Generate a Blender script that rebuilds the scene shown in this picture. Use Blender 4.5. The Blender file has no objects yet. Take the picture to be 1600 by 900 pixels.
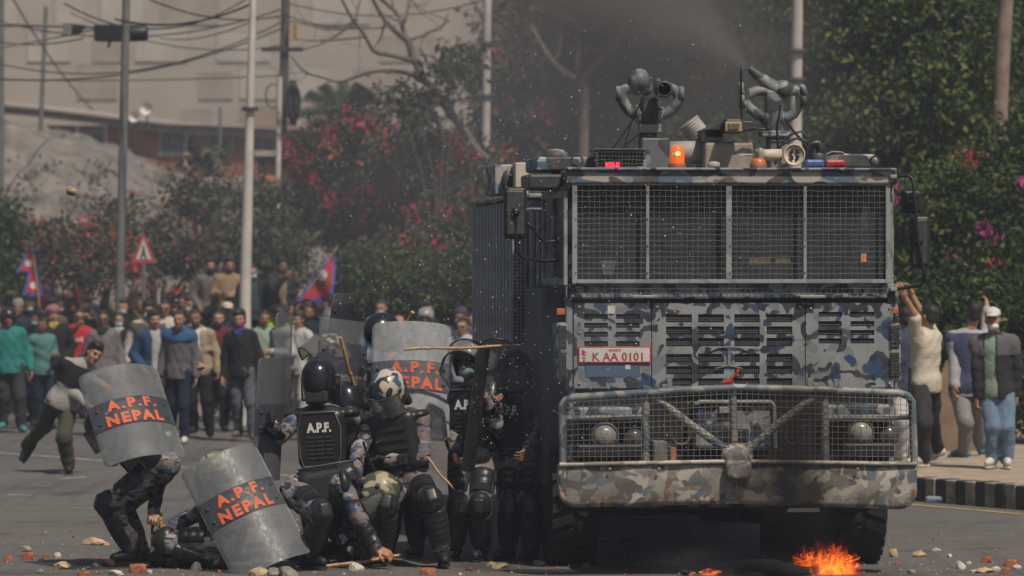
import bpy, bmesh, math, random
import numpy as np
from mathutils import Vector, Matrix

R = math.radians
S = bpy.context.scene
COL = S.collection
rng = np.random.default_rng(7)
random.seed(7)

# ------------------------------------------------------------------ camera, sky, sun, exposure
FPX, CAMZ, HOR = 6240.0, 2.5, 390.0          # focal length in pixels of a 1600 wide frame, eye height, horizon row
cam = bpy.data.objects.new('camera', bpy.data.cameras.new('camera'))
COL.objects.link(cam)
cam.location = (0, 0, CAMZ)
cam.rotation_euler = (R(90), 0, 0)
cam.data.sensor_width = 36
cam.data.lens = FPX / 1600 * 36
cam.data.shift_y = (HOR - 450) / 1600
cam.data.clip_start = 1
cam.data.clip_end = 2000
cam.data.dof.use_dof = True
cam.data.dof.focus_distance = 31.6
cam.data.dof.aperture_fstop = 2.5
S.camera = cam

SUN_EL, SUN_AZ = R(57), R(146)               # azimuth from +Y towards +X
w = bpy.data.worlds.new('World')
S.world = w
w.use_nodes = True
nt = w.node_tree
bg = nt.nodes['Background']
sky = nt.nodes.new('ShaderNodeTexSky')
sky.sky_type = 'NISHITA'
sky.sun_disc = False
sky.sun_elevation = SUN_EL
sky.sun_rotation = SUN_AZ
sky.dust_density = 4.0
sky.air_density = 1.3
nt.links.new(sky.outputs[0], bg.inputs[0])
bg.inputs[1].default_value = 0.05
sun = bpy.data.objects.new('sun', bpy.data.lights.new('sun', 'SUN'))
COL.objects.link(sun)
sun.data.energy = 4.1
sun.data.angle = R(0.5)
sun.data.color = (1.0, 0.88, 0.74)
sd = Vector((math.sin(SUN_AZ) * math.cos(SUN_EL), math.cos(SUN_AZ) * math.cos(SUN_EL), math.sin(SUN_EL)))
sun.rotation_euler = sd.to_track_quat('Z', 'Y').to_euler()
S.view_settings.view_transform = 'Standard'
S.view_settings.look = 'None'
S.view_settings.gamma = 1
S.view_settings.exposure = 0.0
HAZE = 0.0015                                # density of the dusty air over the street
cy = S.cycles
cy.max_bounces = 7
cy.diffuse_bounces = 2
cy.glossy_bounces = 2
cy.transmission_bounces = 3
cy.volume_bounces = 1
cy.transparent_max_bounces = 24
cy.use_denoising = True
cy.volume_step_rate = 2.0
cy.volume_max_steps = 128
cy.caustics_reflective = False
cy.caustics_refractive = False
cy.sample_clamp_indirect = 4


# ------------------------------------------------------------------ helpers
def P(px, py, Y):
    """point at distance Y seen at photo pixel (px, py)"""
    return np.array([(px - 800) * Y / FPX, Y, CAMZ - (py - HOR) * Y / FPX])


def G(px, py):
    """ground point seen at pixel"""
    Y = CAMZ * FPX / (py - HOR)
    return np.array([(px - 800) * Y / FPX, Y, 0.0])


def nrm(v):
    v = np.asarray(v, float)
    return v / (np.linalg.norm(v) + 1e-12)


def tag(o, label=None, cat=None, group=None, kind=None):
    if label: o['label'] = label
    if cat: o['category'] = cat
    if group: o['group'] = group
    if kind: o['kind'] = kind
    return o


def empty(name, loc=(0, 0, 0), rz=0.0, label=None, cat=None, group=None):
    o = bpy.data.objects.new(name, None)
    o.empty_display_size = 0.1
    COL.objects.link(o)
    o.location = [float(c) for c in loc]
    o.rotation_euler = (0, 0, rz)
    return tag(o, label, cat, group)


def mesh_of(verts, faces, smooth=False, name='mesh'):
    me = bpy.data.meshes.new(name)
    me.from_pydata(np.asarray(verts, float).tolist(), [], faces.tolist() if hasattr(faces, 'tolist') else faces)
    if smooth:
        me.polygons.foreach_set('use_smooth', [True] * len(me.polygons))
    me.update()
    return me


def put(name, me, mats, parent=None, loc=None, bevel=0, solid=0, label=None):
    o = bpy.data.objects.new(name, me)
    COL.objects.link(o)
    if not me.materials:
        for m in (mats if isinstance(mats, (list, tuple)) else [mats]):
            me.materials.append(m)
    if parent is not None: o.parent = parent
    if loc is not None: o.location = [float(c) for c in loc]
    if solid:
        md = o.modifiers.new('solid', 'SOLIDIFY'); md.thickness = solid; md.offset = 0
    if bevel:
        md = o.modifiers.new('bevel', 'BEVEL'); md.width = bevel; md.segments = 2; md.limit_method = 'ANGLE'; md.angle_limit = R(50)
        md.harden_normals = False
    if label: o['label'] = label
    return o


class MB:
    """collects boxes, tubes and lathed shapes into ONE mesh"""
    def __init__(self):
        self.v = []; self.f = []; self.sm = []

    def add(self, V, F, smooth=False):
        b = len(self.v)
        self.v.extend([tuple(map(float, p)) for p in V])
        self.f.extend([[b + i for i in q] for q in F])
        self.sm.extend([smooth] * len(F))
        return self

    def box(self, x0, x1, y0, y1, z0, z1, M=None, c=None):
        V = np.array([(x, y, z) for x in (x0, x1) for y in (y0, y1) for z in (z0, z1)], float)
        if M is not None: V = V @ np.asarray(M, float).T
        if c is not None: V = V + np.asarray(c)
        return self.add(V, [(0, 1, 3, 2), (4, 6, 7, 5), (0, 4, 5, 1), (2, 3, 7, 6), (0, 2, 6, 4), (1, 5, 7, 3)])

    def tube(self, pts, r, n=8, closed=False, cap=True, smooth=True):
        pts = np.asarray(pts, float); m = len(pts)
        rr = np.full(m, r, float) if np.isscalar(r) else np.asarray(r, float)
        T = np.zeros_like(pts)
        for i in range(m):
            a = pts[i - 1] if (i or closed) else pts[0]
            b = pts[(i + 1) % m] if (i < m - 1 or closed) else pts[-1]
            T[i] = nrm(b - a)
        u = nrm(np.cross(T[0], [0, 0, 1] if abs(T[0][2]) < .9 else [1, 0, 0]))
        V = []
        for i in range(m):
            u = nrm(u - T[i] * np.dot(u, T[i])); w_ = np.cross(T[i], u)
            for k in range(n):
                a = 2 * math.pi * (k + .5) / n
                V.append(pts[i] + rr[i] * (u * math.cos(a) + w_ * math.sin(a)))
        Fc = []
        for i in range(m if closed else m - 1):
            j = (i + 1) % m
            for k in range(n):
                l = (k + 1) % n
                Fc.append((i * n + k, i * n + l, j * n + l, j * n + k))
        self.add(V, Fc, smooth)
        if cap and not closed:
            self.add(V[:n], [tuple(range(n))[::-1]]); self.add(V[-n:], [tuple(range(n))])
        return self

    def lathe(self, prof, c=(0, 0, 0), axis=(0, 0, 1), n=16, smooth=True):
        ax = nrm(axis); u = nrm(np.cross(ax, [0, 0, 1] if abs(ax[2]) < .9 else [1, 0, 0])); w_ = np.cross(ax, u)
        V = []; c = np.asarray(c, float)
        for r, z in prof:
            for k in range(n):
                a = 2 * math.pi * k / n
                V.append(c + ax * z + r * (u * math.cos(a) + w_ * math.sin(a)))
        Fc = [(i * n + k, i * n + (k + 1) % n, (i + 1) * n + (k + 1) % n, (i + 1) * n + k)
              for i in range(len(prof) - 1) for k in range(n)]
        self.add(V, Fc, smooth)
        if prof[0][0] > 1e-4: self.add(V[:n], [tuple(range(n))[::-1]])
        if prof[-1][0] > 1e-4: self.add(V[-n:], [tuple(range(n))])
        return self

    def ball(self, c, s, n=12, M=None):
        s = np.full(3, s) if np.isscalar(s) else np.asarray(s, float)
        V = []; m = n // 2
        for i in range(m + 1):
            t = math.pi * i / m
            for k in range(n):
                a = 2 * math.pi * k / n
                V.append((math.sin(t) * math.cos(a), math.sin(t) * math.sin(a), math.cos(t)))
        V = np.array(V) * s
        if M is not None: V = V @ np.asarray(M).T
        Fc = [(i * n + k, (i + 1) * n + k, (i + 1) * n + (k + 1) % n, i * n + (k + 1) % n) for i in range(m) for k in range(n)]
        return self.add(V + np.asarray(c, float), Fc, True)

    def build(self, name, mats, parent=None, loc=None, bevel=0, label=None, kind=None):
        me = bpy.data.meshes.new(name)
        me.from_pydata(self.v, [], self.f)
        me.polygons.foreach_set('use_smooth', self.sm)
        me.update()
        o = put(name, me, mats, parent, loc, bevel, label=label)
        if kind: o['kind'] = kind
        return o


# ---- smooth bodies: signed distance primitives + surface nets
def cone(a, b, ra, rb, k=.02, op='u'):
    a = np.asarray(a, float); b = np.asarray(b, float); d = b - a; L2 = float(d @ d) + 1e-9; m = max(ra, rb)
    def fn(p):
        q = p - a
        t = np.clip((q @ d) / L2, 0, 1)
        return np.linalg.norm(q - t[..., None] * d, axis=-1) - (ra + (rb - ra) * t)
    return fn, np.minimum(a, b) - m, np.maximum(a, b) + m, k, op


def ell(c, s, M=None, k=.02, op='u'):
    c = np.asarray(c, float); s = np.asarray(s, float); M = np.eye(3) if M is None else np.asarray(M, float)
    def fn(p):
        q = (p - c) @ M
        k0 = np.linalg.norm(q / s, axis=-1); k1 = np.linalg.norm(q / (s * s), axis=-1) + 1e-9
        return k0 * (k0 - 1) / k1
    e = np.sqrt(((M * s) ** 2).sum(1))
    return fn, c - e, c + e, k, op


def rbox(c, s, M=None, r=.02, k=.015, op='u'):
    c = np.asarray(c, float); s = np.asarray(s, float); M = np.eye(3) if M is None else np.asarray(M, float)
    def fn(p):
        q = np.abs((p - c) @ M) - (s - r)
        return np.linalg.norm(np.maximum(q, 0), axis=-1) + np.minimum(q.max(-1), 0) - r
    e = np.abs(M * s).sum(1)
    return fn, c - e, c + e, k, op


def half(c, n, op='i'):
    """keeps the side n points away from: inside where (p-c).n < 0"""
    c = np.asarray(c, float); n = nrm(n)
    return (lambda p: (p - c) @ n), None, None, .004, op


def wrinkle(amp, freq, seed=0):
    r = np.random.default_rng(seed)
    D = r.normal(size=(6, 3)) * freq; ph = r.uniform(0, 6.28, 6)
    def fn(p):
        s = 0
        for i in range(6):
            s = s + np.sin(p @ D[i] + ph[i] + 1.3 * np.sin(p @ D[(i + 2) % 6] * .5))
        return s * amp / 3
    return fn


def snet(prims, h, nz=None):
    los = [p[1] for p in prims if p[4] == 'u']; his = [p[2] for p in prims if p[4] == 'u']
    lo = np.min(los, 0) - 2.5 * h; hi = np.max(his, 0) + 2.5 * h
    n = np.ceil((hi - lo) / h).astype(int) + 1
    ax = [lo[i] + h * np.arange(n[i]) for i in range(3)]
    Fg = np.full(n, 1.0)
    def block(sl):
        g = np.meshgrid(*[ax[i][sl[i]] for i in range(3)], indexing='ij')
        return np.stack(g, -1)
    for fn, a, b, k, op in prims:
        if op == 'i' or a is None:
            sl = [slice(None)] * 3
        else:
            mg = 2.5 * h + k
            sl = [slice(max(0, int((a[i] - mg - lo[i]) / h)), min(n[i], int((b[i] + mg - lo[i]) / h) + 2)) for i in range(3)]
        d = fn(block(sl)); s = tuple(sl); f = Fg[s]
        if op == 'u':
            hh = np.maximum(k - np.abs(f - d), 0) / max(k, 1e-6)
            Fg[s] = np.minimum(f, d) - hh * hh * k * .25
        elif op == 's':
            Fg[s] = np.maximum(f, -d)
        else:
            Fg[s] = np.maximum(f, d)
    if nz is not None:
        near = np.abs(Fg) < 3 * h + .02
        idx = np.nonzero(near)
        p = np.stack([ax[i][idx[i]] for i in range(3)], -1)
        Fg[idx] += nz(p)
    ins = Fg < 0
    c = [n[0] - 1, n[1] - 1, n[2] - 1]
    acc = np.zeros((*c, 3)); cnt = np.zeros(c)
    off = [(i, j, k) for i in (0, 1) for j in (0, 1) for k in (0, 1)]
    for o in off:
        for d in range(3):
            if o[d]: continue
            o2 = list(o); o2[d] = 1
            A = Fg[o[0]:o[0] + c[0], o[1]:o[1] + c[1], o[2]:o[2] + c[2]]
            B = Fg[o2[0]:o2[0] + c[0], o2[1]:o2[1] + c[1], o2[2]:o2[2] + c[2]]
            x = (A < 0) != (B < 0)
            I = np.nonzero(x)
            t = A[I] / (A[I] - B[I])
            q = np.tile(np.array(o, float), (len(t), 1)); q[:, d] += t
            acc[I] += q; cnt[I] += 1
    I = np.nonzero(cnt)
    vid = np.full(c, -1); vid[I] = np.arange(len(I[0]))
    V = (acc[I] / cnt[I][:, None] + np.stack(I, -1)) * h + lo
    Q = []
    for d in range(3):
        e1, e2 = (d + 1) % 3, (d + 2) % 3
        sA = [slice(1, m - 1) for m in n]; sB = list(sA)
        sA[d] = slice(0, n[d] - 1); sB[d] = slice(1, n[d])
        A = ins[tuple(sA)]; B = ins[tuple(sB)]
        J = np.nonzero(A != B); base = np.stack(J, -1)
        base[:, e1] += 1; base[:, e2] += 1
        def cell(a, b):
            q = base.copy(); q[:, e1] -= a; q[:, e2] -= b
            return vid[q[:, 0], q[:, 1], q[:, 2]]
        quad = np.stack([cell(1, 1), cell(0, 1), cell(0, 0), cell(1, 0)], -1)
        fl = ~A[J]
        quad[fl] = quad[fl][:, ::-1]
        Q.append(quad)
    Q = np.concatenate(Q)
    Q = Q[(Q >= 0).all(1)]
    return V, Q


def merge(parts):
    """[(V,F,matindex)] -> one mesh with material indices"""
    VV = []; FF = []; MI = []; b = 0
    for V, Fc, mi in parts:
        V = np.asarray(V); VV.append(V)
        for q in (Fc.tolist() if hasattr(Fc, 'tolist') else Fc): FF.append([i + b for i in q])
        MI += [mi] * len(Fc); b += len(V)
    me = mesh_of(np.concatenate(VV), FF, True)
    me.polygons.foreach_set('material_index', MI)
    return me


# ---- materials
def newmat(name):
    m = bpy.data.materials.new(name); m.use_nodes = True
    return m, m.node_tree, m.node_tree.nodes['Principled BSDF']


def N(t, typ, **kw):
    n = t.nodes.new(typ)
    for k, v in kw.items():
        if k in n.inputs: n.inputs[k].default_value = v
        else: setattr(n, k, v)
    return n


def mixc(t, fac, a, b, mode='MIX'):
    n = t.nodes.new('ShaderNodeMix'); n.data_type = 'RGBA'; n.blend_type = mode
    for s, v in ((n.inputs[0], fac), (n.inputs[6], a), (n.inputs[7], b)):
        if hasattr(v, 'is_linked') or isinstance(v, bpy.types.NodeSocket): t.links.new(v, s)
        elif isinstance(v, (int, float)): s.default_value = v
        else: s.default_value = (*v, 1) if len(v) == 3 else v
    return n.outputs[2]


def ramp(t, fac, stops, interp='LINEAR'):
    n = t.nodes.new('ShaderNodeValToRGB'); n.color_ramp.interpolation = interp
    e = n.color_ramp.elements
    while len(e) < len(stops): e.new(0.5)
    for i, (p, c) in enumerate(stops):
        e[i].position = p
        e[i].color = (c, c, c, 1) if isinstance(c, (int, float)) else (*c, 1)
    t.links.new(fac, n.inputs[0])
    return n.outputs[0]


def noise(t, scale, detail=3, rough=.5, vec=None, dist=0.0, off=None, stretch=None):
    if vec is None:
        vec = t.nodes.new('ShaderNodeTexCoord').outputs['Object']
    if off is not None or stretch is not None:
        mp = t.nodes.new('ShaderNodeMapping')
        if off is not None: mp.inputs[1].default_value = off
        if stretch is not None: mp.inputs[3].default_value = stretch
        t.links.new(vec, mp.inputs[0]); vec = mp.outputs[0]
    n = N(t, 'ShaderNodeTexNoise', Scale=scale, Detail=detail, Roughness=rough, Distortion=dist)
    t.links.new(vec, n.inputs['Vector'])
    return n.outputs[0]


def bump(t, b, h, strength=.3, dist=.01):
    n = N(t, 'ShaderNodeBump', Strength=strength, Distance=dist)
    t.links.new(h, n.inputs['Height']); t.links.new(n.outputs[0], b.inputs['Normal'])


_mc = {}
def plain(name, col, rough=.6, var=.25, scale=12, metal=0, bmp=0.15, spec=.4):
    key = (name, col, rough)
    if key in _mc: return _mc[key]
    m, t, b = newmat(name)
    f = noise(t, scale, 5, .6)
    c = mixc(t, ramp(t, f, [(.3, 0), (.7, 1)]), [x * (1 - var) for x in col], [min(1, x * (1 + var)) for x in col])
    t.links.new(c, b.inputs['Base Color'])
    b.inputs['Roughness'].default_value = rough
    b.inputs['Metallic'].default_value = metal
    b.inputs['Specular IOR Level'].default_value = spec
    if bmp: bump(t, b, f, bmp, .008)
    _mc[key] = m
    return m


def cloth(col):
    col = tuple(round(c, 3) for c in col)
    key = ('cloth', col)
    if key in _mc: return _mc[key]
    m, t, b = newmat('cloth')
    f = noise(t, 9, 4, .6)
    c = mixc(t, f, [x * .75 for x in col], [min(1, x * 1.25) for x in col])
    t.links.new(c, b.inputs['Base Color'])
    b.inputs['Roughness'].default_value = .9
    b.inputs['Specular IOR Level'].default_value = .15
    bump(t, b, noise(t, 26, 3, .6), .5, .02)
    _mc[key] = m
    return m


def skin(col):
    key = ('skin', col)
    if key in _mc: return _mc[key]
    m, t, b = newmat('skin')
    c = mixc(t, noise(t, 30, 3, .6), [x * .82 for x in col], [x * 1.15 for x in col])
    t.links.new(c, b.inputs['Base Color'])
    b.inputs['Roughness'].default_value = .5
    b.inputs['Specular IOR Level'].default_value = .35
    _mc[key] = m
    return m


def camo(name, base, cols, scale, stretch=(1, 1, 1), rough=.6, dirt=None, sharp=.02, cover=.53, rust=0, seed=0.0, bm=.1):
    m, t, b = newmat(name)
    co = t.nodes.new('ShaderNodeTexCoord').outputs['Object']
    c = base
    for i, col in enumerate(cols):
        f = noise(t, scale * (1 + .22 * i), .8, .4, co, dist=.7, off=(3.7 * i + seed, 1.9 * i, 5.3 * i + seed), stretch=stretch)
        th = cover + .02 * (i % 2)
        c = mixc(t, ramp(t, f, [(th, 0), (th + sharp, 1)]), c, col)
    w1 = noise(t, 4, 6, .65, co)
    if dirt is not None:
        c = mixc(t, ramp(t, w1, [(.45, 0), (.75, .55)]), c, dirt)
    fine = noise(t, 60, 4, .7, co)
    c = mixc(t, .35, c, mixc(t, fine, (.35, .35, .35), (.75, .75, .75)), 'OVERLAY')
    if rust:
        rn = noise(t, 7, 6, .7, co, off=(9, 2, 4), stretch=(1.6, 1, .7))
        rs = noise(t, 30, 4, .7, co)
        f = ramp(t, mixc(t, .3, rn, rs), [(rust, 0), (rust + .03, 1)])
        c = mixc(t, f, c, mixc(t, rs, (.10, .035, .015), (.26, .12, .06)))
        st = noise(t, 14, 4, .7, co, stretch=(1, 1, .08), off=(2, 0, 0))
        c = mixc(t, ramp(t, st, [(.58, 0), (.72, .55)]), c, (.20, .12, .07))
    t.links.new(c, b.inputs['Base Color'])
    b.inputs['Roughness'].default_value = rough
    b.inputs['Specular IOR Level'].default_value = .3
    bump(t, b, w1, bm, .02)
    return m


def glow(name, col, strength):
    m, t, b = newmat(name)
    b.inputs['Base Color'].default_value = (*[c * .5 for c in col], 1)
    b.inputs['Emission Color'].default_value = (*col, 1)
    b.inputs['Emission Strength'].default_value = strength
    return m


def clear(name, col, alpha, rough=.2, scuff=0.25, spec=.5):
    """see-through sheet with scuffs"""
    m, t, b = newmat(name)
    f = noise(t, 5, 8, .7)
    g = noise(t, 34, 6, .75, stretch=(1, 1, .5))
    b.inputs['Base Color'].default_value = (*col, 1)
    t.links.new(mixc(t, ramp(t, g, [(.5, 0), (.72, 1)]), col, [min(1, c * 1.3) for c in col]), b.inputs['Base Color'])
    mr = N(t, 'ShaderNodeMapRange'); t.links.new(f, mr.inputs[0])
    mr.inputs[1].default_value = .3; mr.inputs[2].default_value = .75
    mr.inputs[3].default_value = max(0, alpha - scuff * .4); mr.inputs[4].default_value = min(1, alpha + scuff * .8)
    t.links.new(mr.outputs[0], b.inputs['Alpha'])
    t.links.new(ramp(t, g, [(.35, rough), (.7, min(1, rough + .35))]), b.inputs['Roughness'])
    b.inputs['Specular IOR Level'].default_value = spec
    return m


BLACK = plain('black_plastic', (.016, .017, .02), .42, .35, 25)
RUBBER = plain('black_rubber', (.018, .017, .017), .85, .4, 14, bmp=.3)
DARKMET = plain('dark_metal', (.045, .047, .05), .5, .4, 16)
GREYMET = plain('grey_metal', (.22, .22, .21), .5, .3, 9)
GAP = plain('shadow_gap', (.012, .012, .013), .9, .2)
HAIR = plain('black_hair', (.014, .011, .01), .6, .5, 60, bmp=.5)
EYE = plain('dark_eye', (.015, .01, .01), .3, .1)
LIP = plain('lips', (.16, .06, .05), .5, .2, 40)
WHITEPAINT = plain('white_paint', (.55, .53, .5), .55, .2, 6)
BAMBOO = plain('bamboo', (.38, .22, .10), .5, .35, 18)


# ---- text as a flat mesh (centred), bent later where the surface is curved
def text_mesh(s, size, bold=.0, spacing=1.0):
    cu = bpy.data.curves.new('text', 'FONT')
    cu.body = s; cu.size = size; cu.offset = bold; cu.space_character = spacing
    cu.align_x = 'CENTER'; cu.align_y = 'CENTER'; cu.resolution_u = 3
    o = bpy.data.objects.new('text', cu); COL.objects.link(o)
    dg = bpy.context.evaluated_depsgraph_get()
    me = bpy.data.meshes.new_from_object(o.evaluated_get(dg))
    V = np.array([v.co[:] for v in me.vertices]); Fc = [list(p.vertices) for p in me.polygons]
    bpy.data.objects.remove(o); bpy.data.curves.remove(cu); bpy.data.meshes.remove(me)
    c = (V.max(0) + V.min(0)) / 2
    return V - c, Fc


def facing(M0, V2, Fc, c, u, v):
    """lay a flat text mesh on a plane through c with axes u (reading direction) and v (up)"""
    V2 = np.asarray(V2)
    M0.add(np.asarray(c) + V2[:, :1] * np.asarray(u) + V2[:, 1:2] * np.asarray(v), Fc)



# ------------------------------------------------------------------ shared looks
CAMO_TRUCK = camo('truck_camouflage', (.235, .255, .268), [(.165, .183, .20), (.027, .058, .115), (.024, .029, .041)], 5.6, (1, 1, 1.1), .55, (.12, .118, .115), seed=4.0, cover=.565, rust=.71)
CAMO_ROOF = camo('roof_camouflage', (.36, .34, .31), [(.20, .24, .28), (.07, .12, .18), (.05, .055, .06)], 3.6, (1, 1, 1.5), .6, (.22, .19, .16), seed=8.0, rust=.70)
CAMO_BUMPER = camo('bumper_camouflage', (.40, .37, .32), [(.26, .25, .23), (.10, .14, .18), (.11, .105, .10), (.21, .20, .185)], 5.2, (1, 1, 1.1), .65, (.20, .155, .11), seed=1.0, rust=.575, cover=.525, sharp=.035)
CAMO_PIPE = camo('pipe_camouflage', (.20, .21, .205), [(.10, .12, .135), (.045, .052, .058)], 5.0, (1, 1, 1), .5, (.16, .15, .14), rust=.72)
UNIFORM = camo('uniform_camouflage', (.26, .245, .255), [(.13, .13, .155), (.045, .072, .13), (.022, .026, .038), (.16, .13, .12)], 8.0, (.75, .75, 1.5), .85, None, sharp=.03, cover=.515, bm=.25)
HELM_CAMO = camo('helmet_camouflage', (.40, .37, .30), [(.05, .09, .15), (.025, .03, .035)], 7.0, (1, 1, 1), .28, None, cover=.50)
HELM_OLIVE = camo('olive_camouflage', (.30, .29, .19), [(.13, .14, .09), (.06, .065, .05)], 7.0, (1, 1, 1), .35, None, cover=.52)
HELM_BLACK = plain('black_helmet_paint', (.012, .014, .02), .2, .2, 12, bmp=.02, spec=.5)

# ------------------------------------------------------------------ the setting
def asphalt():
    m, t, b = newmat('asphalt')
    co = t.nodes.new('ShaderNodeTexCoord').outputs['Object']
    big = noise(t, .35, 6, .6, co)
    st = noise(t, 1.2, 5, .65, co, stretch=(.35, 1.6, 1))
    fine = noise(t, 55, 4, .8, co)
    c = mixc(t, ramp(t, big, [(.35, 0), (.7, 1)]), (.060, .060, .061), (.100, .096, .093))
    c = mixc(t, ramp(t, st, [(.52, 0), (.75, .6)]), c, (.05, .05, .05))
    c = mixc(t, ramp(t, fine, [(.3, 0), (.75, .8)]), c, (.17, .16, .15))
    dust = noise(t, 2.3, 7, .7, co, off=(5, 1, 0))
    c = mixc(t, ramp(t, dust, [(.55, 0), (.8, .5)]), c, (.24, .20, .16))
    red = noise(t, 3.1, 6, .75, co, off=(1, 8, 0))
    c = mixc(t, ramp(t, red, [(.66, 0), (.78, .45)]), c, (.20, .09, .05))
    vo = N(t, 'ShaderNodeTexVoronoi', Scale=.55, feature='DISTANCE_TO_EDGE')
    wv = N(t, 'ShaderNodeVectorMath', operation='ADD'); nv = N(t, 'ShaderNodeTexNoise', Scale=1.6, Detail=6, Roughness=.7); t.links.new(co, nv.inputs['Vector']); t.links.new(co, wv.inputs[0]); t.links.new(nv.outputs['Color'], wv.inputs[1]); t.links.new(wv.outputs[0], vo.inputs['Vector'])
    c = mixc(t, ramp(t, vo.outputs['Distance'], [(.0, .55), (.012, 0)]), c, (.03, .03, .03))
    oil = noise(t, .9, 3, .5, co, off=(11, 4, 0))
    c = mixc(t, ramp(t, oil, [(.60, 0), (.70, .6)]), c, (.035, .035, .036))
    tyr = noise(t, 3.0, 3, .6, co, stretch=(1.4, .05, 1), off=(2, 7, 0))
    c = mixc(t, ramp(t, tyr, [(.54, 0), (.70, .5)]), c, (.045, .045, .045))
    t.links.new(c, b.inputs['Base Color'])
    b.inputs['Roughness'].default_value = .8
    b.inputs['Specular IOR Level'].default_value = .3
    bump(t, b, fine, .5, .01)
    return m


V = [(-170, 15, 0), (170, 15, 0), (170, 190, 0), (-170, 190, 0)]
road = tag(put('road', mesh_of(V, [(0, 1, 2, 3)]), asphalt()), kind='structure')

# right-hand pavement with its striped kerb
K0, KD = np.array([4.04, 39.7, 0.]), nrm([.53, -.85, 0])
KN = np.array([.85, .53, 0.])
PAV = plain('dusty_pavement', (.30, .245, .185), .9, .25, 3)
mb = MB()
a = K0 - KD * 4.6 + KN * .2; b_ = K0 + KD * 14 + KN * .2
V = [a + [0, 24, 0], a, b_, b_ + KN * 34, a + KN * 34 + [0, 24, 0]]
mb.add([(*p[:2], .2) for p in V] + [(*p[:2], -.02) for p in V], [(0, 1, 2, 3, 4), (5, 6, 1, 0), (6, 7, 2, 1)])
pave = tag(mb.build('pavement', PAV), kind='structure')
KB = plain('black_kerb_paint', (.045, .043, .04), .8, .6, 9)
KW = plain('white_kerb_paint', (.25, .225, .19), .8, .4, 9)
for i in range(64):
    s = -4.2 + i * .155
    if 2.3 < s < 2.62: continue                      # a kerb stone is missing here
    mbk = MB()
    A = np.stack([KD, KN, [0, 0, 1]], 1)
    mbk.box(0, .150, -.02 + random.uniform(-.008, .008), .197, -.02, .24 + random.uniform(-.012, .006), A, K0 + KD * s)
    mbk.build('kerb_stone', KB if i % 2 else KW, pave, bevel=.012)

YEL = plain('worn_yellow_line', (.28, .21, .09), .8, .5, 4)
WHT = plain('worn_white_line', (.30, .29, .27), .8, .5, 4)
a = K0 - KD * 4.5 - KN * .34; b_ = K0 + KD * 12 - KN * .34
V = [a, b_, b_ - KN * .12, a - KN * .12]
tag(put('road_line', mesh_of([(*p[:2], .004) for p in V], [(0, 1, 2, 3)]), YEL), kind='structure')
for (x0, y0, x1, y1, wd) in ((98, 749, 140, 746, .10), (8, 774, 44, 775, .12), (112, 794, 160, 796, .08), (-60, 704, 250, 728, .12), (250, 728, 460, 745, .10)):
    p, q = G(x0, y0), G(x1, y1)
    n = nrm([-(q - p)[1], (q - p)[0], 0]) * wd
    tag(put('road_line', mesh_of([(*v[:2], .004) for v in (p, q, q + n, p + n)], [(0, 1, 2, 3)]), WHT), kind='structure')

# heap of grey gravel and earth rising behind the crowd
def heap_h(x, y):
    px = 800 + x * FPX / 82
    top = np.interp(px, [-400, 0, 140, 260, 400, 520, 700], [5.5, 5.25, 4.45, 4.05, 3.85, 2.2, 0.0])
    r = np.clip((y - 70) / 14, 0, 1)
    return top * r * r * (3 - 2 * r)
xs = np.linspace(-20, 0, 70); ys = np.linspace(69, 118, 50)
V = []
for y in ys:
    for x in xs:
        z = heap_h(x, y)
        V.append((x, y, z + (.22 * math.sin(x * 1.7 + y) * math.sin(y * .9) + .1 * math.sin(x * 5.1 + y * 3)) * min(1, z) - .02))
nx = len(xs)
Fc = [(j * nx + i, j * nx + i + 1, (j + 1) * nx + i + 1, (j + 1) * nx + i) for j in range(len(ys) - 1) for i in range(nx - 1)]
tag(put('gravel_hill', mesh_of(V, Fc, True), plain('grey_gravel', (.155, .14, .125), .95, .5, 2.2, bmp=1.0)), kind='structure')

# pale concrete building far behind, with rows of shuttered windows
WALL = plain('pale_concrete', (.37, .325, .28), .9, .12, .5)
WPAL = plain('pale_window_panel', (.40, .365, .325), .8, .12, 1)
WPAN = plain('dull_window_panel', (.31, .27, .225), .8, .15, 1)
WTAN = plain('tan_window_panel', (.30, .235, .155), .8, .15, 1)
e = empty('concrete_building', (0, 128, 0), label='large pale concrete building with rows of dull windows far behind the street', cat='building')
mb = MB()
sc = 128 / FPX
X0, X1 = (-350 - 800) * sc, (1750 - 800) * sc
mb.box(X0, X1, 0, 18, 0, 20)
mb.build('wall', WALL, e)
mb = MB(); mb.box(X0 - .3, X1 + .3, -.4, 18, 20.003, 20.6); mb.build('roof', WALL, e)
rw = np.random.default_rng(21)
for r_, z in enumerate((5.0, 6.15, 7.35, 8.55, 9.75, 10.9)):
    x = X0 + .6
    while x < X1 - 2:
        ww = rw.uniform(.8, 1.9); hh_ = rw.uniform(.75, 1.1)
        if rw.random() < .62:
            f = MB()
            f.box(x - .03, x, -.03, -.004, z - .03, z + hh_ + .03); f.box(x + ww, x + ww + .03, -.03, -.004, z - .03, z + hh_ + .03)
            f.box(x + .001, x + ww - .001, -.03, -.004, z + hh_, z + hh_ + .03); f.box(x + .001, x + ww - .001, -.05, -.004, z - .03, z)
            fo = f.build('window', WALL, e)
            g = MB(); g.box(x + .002, x + ww - .002, -.018, -.005, z + .002, z + hh_ - .002)
            g.build('pane', (WPAN, WPAL, WTAN, WPAN, WPAL)[int(rw.integers(5))], fo)
        x += ww + rw.uniform(.15, 1.3)

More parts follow.
